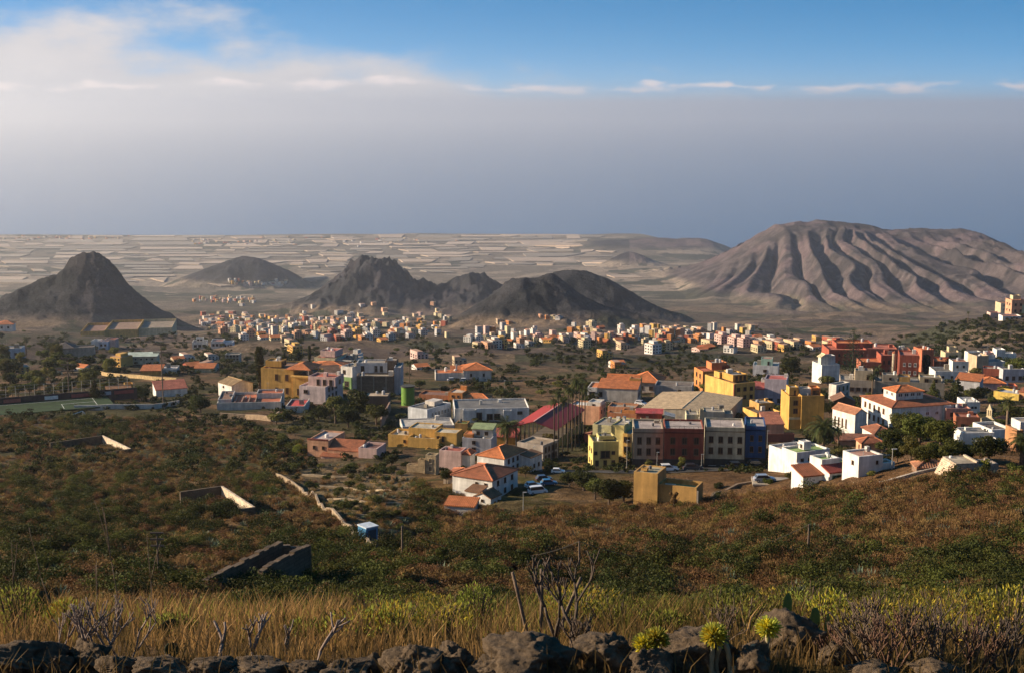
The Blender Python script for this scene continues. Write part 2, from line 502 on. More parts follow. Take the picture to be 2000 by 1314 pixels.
R_KNOTS = [(0.6, 0), (5, 18), (12, 60), (60, 105), (300, 330), (800, 470), (1400, 560), (2300, 680), (3200, 780), (4300, 870), (6000, 930), (8200, 975), (12000, 990)]
R = np.exp(np.interp(np.arange(991), [k[1] for k in R_KNOTS], np.log([k[0] for k in R_KNOTS])))
AZ = np.radians(np.concatenate([np.linspace(-180, -40, 22)[:-1], np.linspace(-40, -23, 35)[:-1], np.linspace(-23, 23, 760), np.linspace(23, 40, 35)[1:], np.linspace(40, 180, 22)[1:]]))
GA, GR = np.meshgrid(AZ, R)                      # rows: r, columns: azimuth
GX, GY = GR * np.sin(GA), GR * np.cos(GA)
GZ = height(GX, GY)
def ground_z(x, y):
    r = math.hypot(x, y); a = math.atan2(x, y)
    j = int(np.clip(np.searchsorted(R, r) - 1, 0, len(R) - 2)); i = int(np.clip(np.searchsorted(AZ, a) - 1, 0, len(AZ) - 2))
    u = min(max((r - R[j]) / (R[j + 1] - R[j]), 0), 1); v = min(max((a - AZ[i]) / (AZ[i + 1] - AZ[i]), 0), 1)
    return float((GZ[j, i] * (1 - v) + GZ[j, i + 1] * v) * (1 - u) + (GZ[j + 1, i] * (1 - v) + GZ[j + 1, i + 1] * v) * u)
def hits(px, py, rmin=18.0):
    """first points where the rays through these pixels meet the ground, beyond rmin"""
    px, py = np.atleast_1d(np.asarray(px, float)), np.atleast_1d(np.asarray(py, float))
    dx, dy, dz = px - 1000.0, F_PX * CP + (657.0 - py) * SP, -F_PX * SP + (657.0 - py) * CP
    h = np.hypot(dx, dy); a = np.arctan2(dx, dy); s = dz / h
    i = np.clip(np.searchsorted(AZ, a) - 1, 0, len(AZ) - 2)
    v = np.clip((a - AZ[i]) / (AZ[i + 1] - AZ[i]), 0, 1)
    j0 = int(np.searchsorted(R, rmin))
    out = np.full((len(px), 3), np.nan)
    for c in range(0, len(px), 4000):
        sl_ = slice(c, c + 4000)
        colz = GZ[j0:, i[sl_]] * (1 - v[sl_]) + GZ[j0:, i[sl_] + 1] * v[sl_]
        d = s[sl_][None, :] * R[j0:, None] - colz
        below = d <= 0
        k = np.argmax(below, axis=0)
        ok = below.any(axis=0)
        k1 = np.maximum(k, 1)
        idx = np.arange(colz.shape[1])
        d0, d1 = d[k1 - 1, idx], d[k1, idx]
        w = np.where(k > 0, d0 / np.where(np.abs(d0 - d1) < 1e-9, 1, d0 - d1), 1.0)
        w = np.clip(w, 0, 1)
        r = R[j0 + k1 - 1] * (1 - w) + R[j0 + k1] * w
        aa = a[sl_]
        zz = colz[k1 - 1, idx] * (1 - w) + colz[k1, idx] * w
        P = np.stack([r * np.sin(aa), r * np.cos(aa), zz], 1)
        P[~ok] = np.nan
        out[sl_] = P
    return out
def hit(px, py, rmin=18.0):
    p = hits([px], [py], rmin)[0]
    if np.isnan(p[0]):
        p = at(px, py, 300.0)
    return Vector(p)
CARVES = []
def carve(corner, ang, w, l, z):
    """level the ground inside a rectangle (a tank, a pitch) to height z"""
    c, s = math.cos(ang), math.sin(ang)
    lx = (GX - corner.x) * c + (GY - corner.y) * s
    ly = -(GX - corner.x) * s + (GY - corner.y) * c
    m = (lx > 0) & (lx < w) & (ly > 0) & (ly < l) & (GY > 0)
    GZ[m] = np.minimum(GZ[m], z) if True else z

def land_colour():
    X, Y, Z = GX, GY, GZ
    r = np.hypot(X, Y)
    pxx = 1000 + F_PX * X / np.maximum(Y, 1.0)
    def c(*v):
        return np.array(v)[None, None, :]
    def mix(a, b, t):
        return a * (1 - t[..., None]) + b * t[..., None]
    n1 = fbm(X / 14.0, Y / 14.0, 4, 41) + 0.5; n2 = fbm(X / 4.0, Y / 4.0, 3, 42) + 0.5
    n3 = fbm(X / 60.0, Y / 60.0, 4, 43) + 0.5
    dry = c(0.150, 0.092, 0.040); olive = c(0.092, 0.078, 0.026); red = c(0.170, 0.092, 0.045); tan = c(0.21, 0.14, 0.085)
    near = mix(np.broadcast_to(dry, X.shape + (3,)), olive, sstep(0.42, 0.66, n1))
    near = mix(near, red, sstep(1000, 1500, pxx) * sstep(110, 160, Y) * 0.8)
    near = mix(near, olive, sstep(1250, 1800, pxx) * (1 - sstep(80, 125, Y)) * 0.6)
    near = mix(near, tan, sstep(0.62, 0.8, n2) * 0.35)
    town = mix(np.broadcast_to(c(0.15, 0.095, 0.055), X.shape + (3,)), c(0.07, 0.062, 0.03), sstep(0.45, 0.62, n1))
    # tilled terraces beside the long wall
    sy = -GZ / np.maximum(Y, 1.0)
    pyy = 657 + F_PX * np.tan(np.arctan(sy) - PITCH)
    orch = (pxx > 545 + (pyy - 932) / 0.75) & (pxx < 800 + (pyy - 900) * 0.1) & (pyy > 895) & (pyy < 1060) & (Y > 60) & (Y < 320)
    near = mix(near, c(0.20, 0.145, 0.085), orch * 0.75)
    col = mix(near, town, sstep(270, 330, r))
    # valley: terraces and fields between scrub
    q = fbm(X / 120.0, Y / 120.0, 3, 51)
    cell = _hash(np.floor((X + 60 * q) / 85.0), np.floor((Y + 90 * q) / 60.0), 9)
    val = mix(np.broadcast_to(c(0.088, 0.070, 0.052), X.shape + (3,)), c(0.055, 0.056, 0.036), sstep(0.45, 0.6, n3))
    val = mix(val, c(0.19, 0.135, 0.095), (cell > 0.74) * 0.75)
    val = mix(val, c(0.13, 0.095, 0.08), ((cell > 0.5) & (cell <= 0.74)) * 0.7)
    col = mix(col, val, sstep(520, 760, r))
    # plain behind the hills
    cell2 = _hash(np.floor((X + 200 * q) / 160.0), np.floor((Y + 260 * q) / 170.0), 19)
    pl = mix(np.broadcast_to(c(0.15, 0.125, 0.097), X.shape + (3,)), c(0.27, 0.215, 0.165), (cell2 > 0.7) * 0.9)
    pl = mix(pl, c(0.07, 0.07, 0.052), (cell2 < 0.25) * 1.0)
    col = mix(col, pl, sstep(2500, 3600, r))
    # hills: bare dark rock and thin scrub
    h = Z - base_z(np.maximum(Y, -12000))
    up = sstep(9, 24, h) * sstep(700, 900, r)
    nn = fbm(X / 35.0, Y / 35.0, 5, 61) + 0.5
    hill = mix(np.broadcast_to(c(0.135, 0.118, 0.110), X.shape + (3,)), c(0.070, 0.066, 0.062), sstep(0.35, 0.65, nn))
    hill = mix(hill, c(0.20, 0.155, 0.150), sstep(0.55, 0.75, fbm(X / 160.0, Y / 160.0, 4, 63) + 0.5) * 0.6)
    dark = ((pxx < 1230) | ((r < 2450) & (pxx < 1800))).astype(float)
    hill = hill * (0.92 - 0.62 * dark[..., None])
    hill = hill * np.where(dark[..., None] > 0.5, c(0.86, 0.97, 1.14), c(0.78, 0.72, 0.76))  # bluish haze tint put into the rock colour of the dark hills
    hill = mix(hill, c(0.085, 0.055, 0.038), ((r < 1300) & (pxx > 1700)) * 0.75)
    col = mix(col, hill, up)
    return np.clip(col, 0.01, 0.6)

def terrain_mesh():
    nr, na = GX.shape
    v = np.stack([GX, GY, GZ], -1).reshape(-1, 3)
    j, i = np.meshgrid(np.arange(nr - 1), np.arange(na - 1), indexing='ij')
    a = (j * na + i).ravel()
    q = np.stack([a, a + 1, a + 1 + na, a + na], 1)[:, ::-1]
    q = np.ascontiguousarray(q)
    me = bpy.data.meshes.new('terrain')
    me.vertices.add(len(v)); me.vertices.foreach_set('co', v.ravel())
    me.loops.add(q.size); me.loops.foreach_set('vertex_index', q.ravel().astype(np.int32))
    me.polygons.add(len(q))
    me.polygons.foreach_set('loop_start', np.arange(0, q.size, 4, dtype=np.int32))
    me.polygons.foreach_set('use_smooth', np.ones(len(q), bool))
    me.update(calc_edges=True)
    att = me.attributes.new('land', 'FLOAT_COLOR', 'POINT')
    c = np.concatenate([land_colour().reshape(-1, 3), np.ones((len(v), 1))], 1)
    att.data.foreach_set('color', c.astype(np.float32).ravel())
    m, nt, b = new_mat('ground_earth')
    N, L = nt.nodes, nt.links
    at_ = N.new('ShaderNodeAttribute'); at_.attribute_name = 'land'
    tc = N.new('ShaderNodeTexCoord')
    cur = at_.outputs['Color']
    for scale, lo, hi, det in ((3.5, 0.65, 1.3, 6), (0.35, 0.6, 1.4, 6), (0.05, 0.6, 1.4, 8)):
        n = N.new('ShaderNodeTexNoise'); n.inputs['Scale'].default_value = scale; n.inputs['Detail'].default_value = det
        n.inputs['Roughness'].default_value = 0.65
        L.new(tc.outputs['Object'], n.inputs['Vector'])
        mr = N.new('ShaderNodeMapRange'); mr.inputs['From Min'].default_value = 0.32; mr.inputs['From Max'].default_value = 0.68
        mr.inputs['To Min'].default_value = lo; mr.inputs['To Max'].default_value = hi
        L.new(n.outputs[0], mr.inputs['Value'])
        mx = N.new('ShaderNodeMixRGB'); mx.blend_type = 'MULTIPLY'; mx.inputs[0].default_value = 1
        L.new(cur, mx.inputs[1]); L.new(mr.outputs[0], mx.inputs[2])
        cur = mx.outputs[0]
    L.new(cur, b.inputs['Base Color'])
    b.inputs['Roughness'].default_value = 0.95; b.inputs['Specular IOR Level'].default_value = 0.05
    n = N.new('ShaderNodeTexNoise'); n.inputs['Scale'].default_value = 0.12; n.inputs['Detail'].default_value = 12
    n.inputs['Roughness'].default_value = 0.7
    L.new(tc.outputs['Object'], n.inputs['Vector'])
    bp = N.new('ShaderNodeBump'); bp.inputs['Strength'].default_value = 1.0; bp.inputs['Distance'].default_value = 6.0
    L.new(n.outputs[0], bp.inputs['Height']); L.new(bp.outputs[0], b.inputs['Normal'])
    me.materials.append(m)
    o = link('terrain', me)
    tag(o, 'hillside, valley, hills and coastal plain running down to the sea', 'terrain', kind='structure')
    return o

def make_sea():
    mb = MB()
    n = 96
    ring = [(76000 * math.cos(2 * math.pi * k / n), 76000 * math.sin(2 * math.pi * k / n), SEA_Z) for k in range(n)]
    mb.face(ring)
    m, nt, b = new_mat('sea_water')
    b.inputs['Base Color'].default_value = (0.012, 0.045, 0.10, 1)
    b.inputs['Roughness'].default_value = 0.18
    b.inputs['Specular IOR Level'].default_value = 0.5
    tc = nt.nodes.new('ShaderNodeTexCoord')
    nz = nt.nodes.new('ShaderNodeTexNoise'); nz.inputs['Scale'].default_value = 0.02; nz.inputs['Detail'].default_value = 6
    nt.links.new(tc.outputs['Object'], nz.inputs['Vector'])
    bp = nt.nodes.new('ShaderNodeBump'); bp.inputs['Strength'].default_value = 0.12; bp.inputs['Distance'].default_value = 2
    nt.links.new(nz.outputs[0], bp.inputs['Height']); nt.links.new(bp.outputs[0], b.inputs['Normal'])
    o = mb.build('sea', m)
    tag(o, 'blue grey sea reaching to the hazy horizon', 'sea', kind='structure')

def make_haze():
    mb = MB()
    mb.box(-80000, 80000, -80000, 80000, -860, 300)
    m = bpy.data.materials.new('haze_air'); m.use_nodes = True
    nt = m.node_tree; nt.nodes.clear()
    out = nt.nodes.new('ShaderNodeOutputMaterial')
    pv = nt.nodes.new('ShaderNodeVolumePrincipled')
    pv.inputs['Color'].default_value = (0.87, 0.90, 0.96, 1)
    pv.inputs['Density'].default_value = HAZE_DENSITY
    pv.inputs['Anisotropy'].default_value = 0.6
    nt.links.new(pv.outputs[0], out.inputs['Volume'])
    m.cycles.homogeneous_volume = True
    o = mb.build('haze', m)
    tag(o, 'pale sea haze hanging over the plain and the coast', 'haze', kind='stuff')

# ------------------------------------------------------------------ building kit
WHITE = (0.72, 0.69, 0.64); OFFW = (0.60, 0.56, 0.50); CREAM = (0.60, 0.50, 0.31); YELLOW = (0.63, 0.37, 0.10); GOLD = (0.55, 0.31, 0.075)
OCHRE = (0.48, 0.28, 0.09); ORANGE = (0.58, 0.23, 0.07); SALMON = (0.60, 0.33, 0.20); PINK = (0.62, 0.43, 0.38); REDW = (0.36, 0.095, 0.055)
BEIGE = (0.37, 0.31, 0.23); BLUE = (0.025, 0.075, 0.21); LILAC = (0.50, 0.43, 0.48); GREYW = (0.46, 0.45, 0.45); CONC = (0.30, 0.26, 0.21)
GREEN = (0.22, 0.36, 0.14); MINT = (0.38, 0.55, 0.44); DARK = (0.035, 0.033, 0.032); BROWNB = (0.22, 0.15, 0.095)
TILE = (0.33, 0.115, 0.055); OTILE = (0.52, 0.17, 0.06); BTILE = (0.22, 0.11, 0.055); REDR = (0.30, 0.035, 0.022); GREYR = (0.12, 0.115, 0.11); TANR = (0.55, 0.40, 0.24)
WIN_MESH = {}
def window_mesh(style):
    if style in WIN_MESH:
        return WIN_MESH[style]
    fr, gl = {'dark': ((0.10, 0.06, 0.035), (0.018, 0.018, 0.02)), 'white': ((0.62, 0.60, 0.56), (0.03, 0.035, 0.045)),
              'brown': ((0.16, 0.085, 0.045), (0.05, 0.03, 0.02)), 'green': ((0.05, 0.11, 0.07), (0.02, 0.03, 0.025)),
              'stone': ((0.34, 0.28, 0.2), (0.02, 0.02, 0.022)), 'shut': ((0.09, 0.045, 0.025), (0.12, 0.06, 0.03))}[style]
    mb = MB()
    a = 0.5
    for x0, x1, z0, z1 in ((-a, a, 0.0, 0.09), (-a, a, 0.91, 1.0), (-a, -a + 0.11, 0.09, 0.91), (a - 0.11, a, 0.09, 0.91), (-0.035, 0.035, 0.09, 0.91)):
        mb.box(x0, x1, -0.09, 0.0, z0, z1, 0)
    mb.box(-a - 0.06, a + 0.06, -0.16, 0.0, -0.06, 0.0, 0)
    mb.box(-a + 0.1, a - 0.1, -0.03, 0.0, 0.08, 0.92, 1)
    WIN_MESH[style] = mb.mesh('window', [mat('paint', fr, 0.6), mat('glass', gl, 0.12)])
    return WIN_MESH[style]
def Bk(x, y, w, l, h, col, z=0, roof='flat', rc=None, rh=6.0, ov=2.0, par=2.5, win=(), wk='plaster'):
    return dict(x=x, y=y, w=w, l=l, h=h, col=col, z=z, roof=roof, rc=rc, rh=rh, ov=ov, par=par, win=win, wk=wk)
def make_block(root, b, u, c, depth=45):
    x0, x1 = b['x'] * u / c, (b['x'] + b['w']) * u / c
    y0, y1 = b['y'] * u, (b['y'] + b['l']) * u
    z0, z1 = b['z'] * u, (b['z'] + b['h']) * u
    zb = z0 - depth * u if b['z'] == 0 else z0 + 0.004
    wm = mat(b['wk'], b['col'])
    roof, rh, ov = b['roof'], b['rh'] * u, b['ov'] * u
    mb = MB()
    if roof == 'flat':
        t, pr = min(0.22, (x1 - x0) * 0.1), b['par'] * u
        zr = z1 - pr
        o = [(x0, y0), (x1, y0), (x1, y1), (x0, y1)]
        q = [(x0 + t, y0 + t), (x1 - t, y0 + t), (x1 - t, y1 - t), (x0 + t, y1 - t)]
        for i in range(4):
            a, d = o[i], o[(i + 1) % 4]; e, g = q[i], q[(i + 1) % 4]
            mb.face([(*a, zb), (*d, zb), (*d, z1), (*a, z1)])
            mb.face([(*a, z1), (*d, z1), (*g, z1), (*e, z1)])
            mb.face([(*g, zr - 0.05), (*e, zr - 0.05), (*e, z1), (*g, z1)])
        mb.build('wall', wm, root)
        rm = MB()
        rm.box(x0 + t * 0.6, x1 - t * 0.6, y0 + t * 0.6, y1 - t * 0.6, zr - 0.15, zr)
        rm.build('roof', mat('roof_flat', b['rc'] or (0.34, 0.27, 0.22)), root)
    else:
        mb.box(x0, x1, y0, y1, zb, z1, bottom=False)
        rc = b['rc'] or TILE
        rm = MB()
        th = 0.16
        X0, X1, Y0, Y1 = x0 - ov, x1 + ov, y0 - ov, y1 + ov
        if roof in ('gx', 'gy'):
            if roof == 'gx':
                ym = (y0 + y1) / 2
                k = rh / ((y1 - y0) / 2); ze = z1 - k * ov
                prof = [(Y0, ze), (ym, z1 + rh), (Y1, ze)]
                f = lambda t_, p: (t_, p[0], p[1])
                ends = (X0, X1)
                for xx in (x0, x1):
                    mb.face([(xx, y0, z1), (xx, y1, z1), (xx, ym, z1 + rh - 0.02)])
            else:
                xm = (x0 + x1) / 2
                k = rh / ((x1 - x0) / 2); ze = z1 - k * ov
                prof = [(X0, ze), (xm, z1 + rh), (X1, ze)]
                f = lambda t_, p: (p[0], t_, p[1])
                ends = (Y0, Y1)
                for yy in (y0, y1):
                    mb.face([(x0, yy, z1), (x1, yy, z1), (xm, yy, z1 + rh - 0.02)])
            up = [(p[0], p[1] + th) for p in prof]
            for i in range(2):
                rm.face([f(ends[0], up[i]), f(ends[1], up[i]), f(ends[1], up[i + 1]), f(ends[0], up[i + 1])])
                rm.face([f(ends[0], prof[i]), f(ends[0], prof[i + 1]), f(ends[1], prof[i + 1]), f(ends[1], prof[i])])
                for e in ends:
                    rm.face([f(e, prof[i]), f(e, up[i]), f(e, up[i + 1]), f(e, prof[i + 1])])
            for p, q_ in ((prof[0], up[0]), (prof[2], up[2])):
                rm.face([f(ends[0], p), f(ends[1], p), f(ends[1], q_), f(ends[0], q_)])
            ro = rm.build('roof', mat('tile_x' if roof == 'gx' else 'tile_y', rc), root)
            rd = MB()
            if roof == 'gx':
                rd.tube([(X0, ym, z1 + rh + th), (X1, ym, z1 + rh + th)], [0.14, 0.14], 6)
            else:
                rd.tube([(xm, Y0, z1 + rh + th), (xm, Y1, z1 + rh + th)], [0.14, 0.14], 6)
            rd.build('ridge', mat('paint', tuple(min(1, k * 1.35) for k in rc)), ro)
        elif roof == 'hip':
            W, Lh = X1 - X0, Y1 - Y0
            zz = z1 - 0.05
            if W >= Lh:
                a, d = (X0 + Lh / 2, (Y0 + Y1) / 2, zz + rh), (X1 - Lh / 2, (Y0 + Y1) / 2, zz + rh)
            else:
                a, d = ((X0 + X1) / 2, Y0 + W / 2, zz + rh), ((X0 + X1) / 2, Y1 - W / 2, zz + rh)
            A, B, C, D = (X0, Y0, zz), (X1, Y0, zz), (X1, Y1, zz), (X0, Y1, zz)
            if W >= Lh:
                fx = [[A, B, d, a], [C, D, a, d]]; fy = [[B, C, d], [D, A, a]]
                hips = ((A, a), (D, a), (B, d), (C, d), (a, d))
            else:
                fy = [[B, C, d, a], [D, A, a, d]]; fx = [[A, B, a], [C, D, d]]
                hips = ((A, a), (B, a), (C, d), (D, d), (a, d))
            for p in fx:
                rm.face(p, 0)
            for p in fy:
                rm.face(p, 1)
            rm.box(X0, X1, Y0, Y1, zz - 0.12, zz - 0.004, 0)
            ro = rm.build('roof', [mat('tile_x', rc), mat('tile_y', rc)], root)
            rd = MB()
            for p, q_ in hips:
                if (Vector(p) - Vector(q_)).length > 0.1:
                    rd.tube([p, q_], [0.13, 0.13], 5)
            rd.build('ridge', mat('paint', tuple(min(1, k * 1.35) for k in rc)), ro)
        elif roof in ('shed_f', 'shed_b', 'shed_l', 'shed_r'):
            # low side named; one slope
            hgt = {'shed_f': (0, 0, 1, 1), 'shed_b': (1, 1, 0, 0), 'shed_l': (0, 1, 1, 0), 'shed_r': (1, 0, 0, 1)}[roof]
            P = [(X0, Y0), (X1, Y0), (X1, Y1), (X0, Y1)]
            lo = [(p[0], p[1], z1 + rh * k) for p, k in zip(P, hgt)]
            hi = [(p[0], p[1], p[2] + th) for p in lo]
            rm.face(hi); rm.face(lo[::-1])
            for i in range(4):
                rm.face([lo[i], lo[(i + 1) % 4], hi[(i + 1) % 4], hi[i]])
            P2 = [(x0, y0), (x1, y0), (x1, y1), (x0, y1)]
            for i in range(4):
                j = (i + 1) % 4
                if hgt[i] or hgt[j]:
                    mb.face([(*P2[i], z1), (*P2[j], z1), (*P2[j], z1 + rh * hgt[j] * 0.96), (*P2[i], z1 + rh * hgt[i] * 0.96)])
            rm.build('roof', mat('tile_x' if roof in ('shed_f', 'shed_b') else 'tile_y', rc), root)
        elif roof == 'slab':
            rm.box(X0, X1, Y0, Y1, z1, z1 + 0.25)
            rm.build('roof', mat('roof_flat', rc), root)
        mb.build('wall', wm, root)
    for wi in b['win']:
        face, n, w, h, zs, m0, m1 = wi[:7]
        style = wi[7] if len(wi) > 7 else 'dark'
        nm = 'door' if h > 1.7 * w and zs and zs[0] == 0 else 'window'
        for zq in zs:
            for k in range(n):
                t = m0 + (m1 - m0) * ((k + 0.5) / n)
                o = link(nm, window_mesh(style), root)
                if face == 'F':
                    o.location = (x0 + (x1 - x0) * t, y0 - 0.003, z0 + zq * u); ww = w * u / c
                elif face == 'L':
                    o.location = (x0 - 0.003, y1 - (y1 - y0) * t, z0 + zq * u); o.rotation_euler = (0, 0, -math.pi / 2); ww = w * u * 1.5
                else:
                    o.location = (x1 + 0.003, y0 + (y1 - y0) * t, z0 + zq * u); o.rotation_euler = (0, 0, math.pi / 2); ww = w * u * 1.5
                o.scale = (ww, 1.0, h * u)
def roof_clutter(root, b, u, c, rr):
    n = rr.choice([1, 2, 2, 3])
    z = b['z'] + b['h'] - b['par']
    for k in range(n):
        x = b['x'] + b['w'] * rr.uniform(0.15, 0.85); y = b['y'] + b['l'] * rr.uniform(0.2, 0.85)
        t = rr.random()
        if t < 0.35:
            roof_tank(root, u, c, x, y, z, rr.uniform(2.0, 3.5), rr.uniform(4, 8), rr.choice([(0.6, 0.58, 0.55), (0.1, 0.1, 0.11), (0.35, 0.35, 0.36)]))
        elif t < 0.65:
            antenna(root, u, c, x, y, z, rr.uniform(12, 20))
        else:
            extra_box(root, 'roof_hut', u, c, x, y, z, rr.uniform(5, 10), rr.uniform(5, 9), rr.uniform(5, 10), mat('plaster', rr.choice([b['col'], OFFW, CONC])))
CLUTTER = random.Random(99)
REG = []
def short(label, n=9):
    w = label.split()
    stop = ('with', 'and', 'of', 'the', 'a', 'in', 'at', 'by', 'behind', 'beside', 'between', 'above', 'below', 'on', 'to', 'under', 'left', 'right', 'two', 'its', 'an')
    w = w[:n]
    while w and w[-1] in stop:
        w.pop()
    return ' '.join(w)
def near(P, far=60.0):
    x, y, lab = min(REG, key=lambda q: (q[0] - P[0]) ** 2 + (q[1] - P[1]) ** 2)
    return short(lab) if math.hypot(x - P[0], y - P[1]) < far else None
def building(name, label, px, py, rot, blocks, cat='house', group=None, rmin=150, depth=45):
    P = hit(px, py, rmin)
    u = upp(px, py, P.y)
    a = math.radians(rot)
    # turn relative to the line of sight so that a rotation of 0 shows its front square on
    az = math.atan2(P.x, P.y)
    root = empty(name, P, a - az)
    tag(root, label, cat, group)
    REG.append((P.x, P.y, label))
    c = math.cos(a)
    for b in blocks:
        make_block(root, b, u, c, depth)
        if b['roof'] == 'flat' and b['w'] > 20 and b['l'] > 25 and P.y < 700 and b['par'] < 7:
            roof_clutter(root, b, u, c, CLUTTER)
    return root, u, c
def extra_box(root, name, u, c, x, y, z, w, l, h, m):
    mb = MB(); mb.box(x * u / c, (x + w) * u / c, y * u, (y + l) * u, z * u, (z + h) * u)
    return mb.build(name, m, root)
def roof_tank(root, u, c, x, y, z, r, h, col=(0.6, 0.58, 0.55)):
    mb = MB()
    cx, cy = x * u / c, y * u
    mb.tube([(cx, cy, z * u), (cx, cy, (z + h * 0.85) * u), (cx, cy, (z + h) * u)], [r * u, r * u, r * u * 0.6], 12)
    return mb.build('water_tank', mat('paint', col, 0.5), root)
def antenna(root, u, c, x, y, z, h):
    mb = MB()
    cx, cy = x * u / c, y * u
    mb.tube([(cx, cy, z * u), (cx, cy, (z + h) * u)], [0.035, 0.025], 5)
    for k, t in enumerate((0.98, 0.9, 0.82)):
        mb.tube([(cx - 0.5, cy, (z + h * t) * u), (cx + 0.5, cy, (z + h * t) * u)], [0.02, 0.02], 4)
    return mb.build('antenna', mat('metal', (0.3, 0.3, 0.3), 0.5), root)
def railing(root, u, c, x0, x1, y, z, h, col=(0.06, 0.06, 0.06)):
    mb = MB()
    a, b = x0 * u / c, x1 * u / c
    n = max(2, int((b - a) / 0.9))
    for k in range(n + 1):
        xx = a + (b - a) * k / n
        mb.box(xx - 0.025, xx + 0.025, y * u - 0.025, y * u + 0.025, z * u, (z + h) * u)
    mb.box(a, b, y * u - 0.03, y * u + 0.03, (z + h) * u, (z + h) * u + 0.06)
    return mb.build('railing', mat('metal', col, 0.5), root)

def wall_path(name, label, pts, hpx, thick, m, group=None, cat='wall', rmin=18, depth=1.5, hs=None, straight=False):
    """a free-standing wall that follows the ground along a row of picture points"""
    P = []
    for i in range(len(pts) - 1):
        a, b = hit(*pts[i], rmin), hit(*pts[i + 1], rmin)
        n = max(1, int((b - a).length / 4))
        for k in range(n + (i == len(pts) - 2)):
            q = a.lerp(b, k / n); q.z = ground_z(q.x, q.y)
            P.append(q)
    u = upp(pts[0][0], pts[0][1], P[0].y)
    if straight:
        depth = 6.0
        for k, q in enumerate(P):
            q.z = P[0].z + (P[-1].z - P[0].z) * k / (len(P) - 1)
    mb = MB()
    h = hpx * u
    root = P[0].copy()
    for i in range(len(P) - 1):
        a, b = P[i] - root, P[i + 1] - root
        d = (b - a); d.z = 0; d.normalize()
        n = Vector((-d.y, d.x, 0)) * (thick / 2)
        def hh(k):
            return h if hs is None else u * np.interp(k / (len(P) - 1), np.linspace(0, 1, len(hs)), hs)
        lo = [a - n, b - n, b + n, a + n]
        lo = [Vector((q.x, q.y, q.z - depth)) for q in lo]
        hi = [Vector((lo[0].x, lo[0].y, a.z + hh(i))), Vector((lo[1].x, lo[1].y, b.z + hh(i + 1))), Vector((lo[2].x, lo[2].y, b.z + hh(i + 1))), Vector((lo[3].x, lo[3].y, a.z + hh(i)))]
        mb.face([tuple(q) for q in hi])
        for k, j in ((0, 1), (2, 3)):
            mb.face([tuple(lo[k]), tuple(lo[j]), tuple(hi[j]), tuple(hi[k])])
        if i == 0:
            mb.face([tuple(lo[3]), tuple(lo[0]), tuple(hi[0]), tuple(hi[3])])
        if i == len(P) - 2:
            mb.face([tuple(lo[1]), tuple(lo[2]), tuple(hi[2]), tuple(hi[1])])
    o = mb.build(name, m)
    o.location = root
    return tag(o, label, cat, group, 'thing')

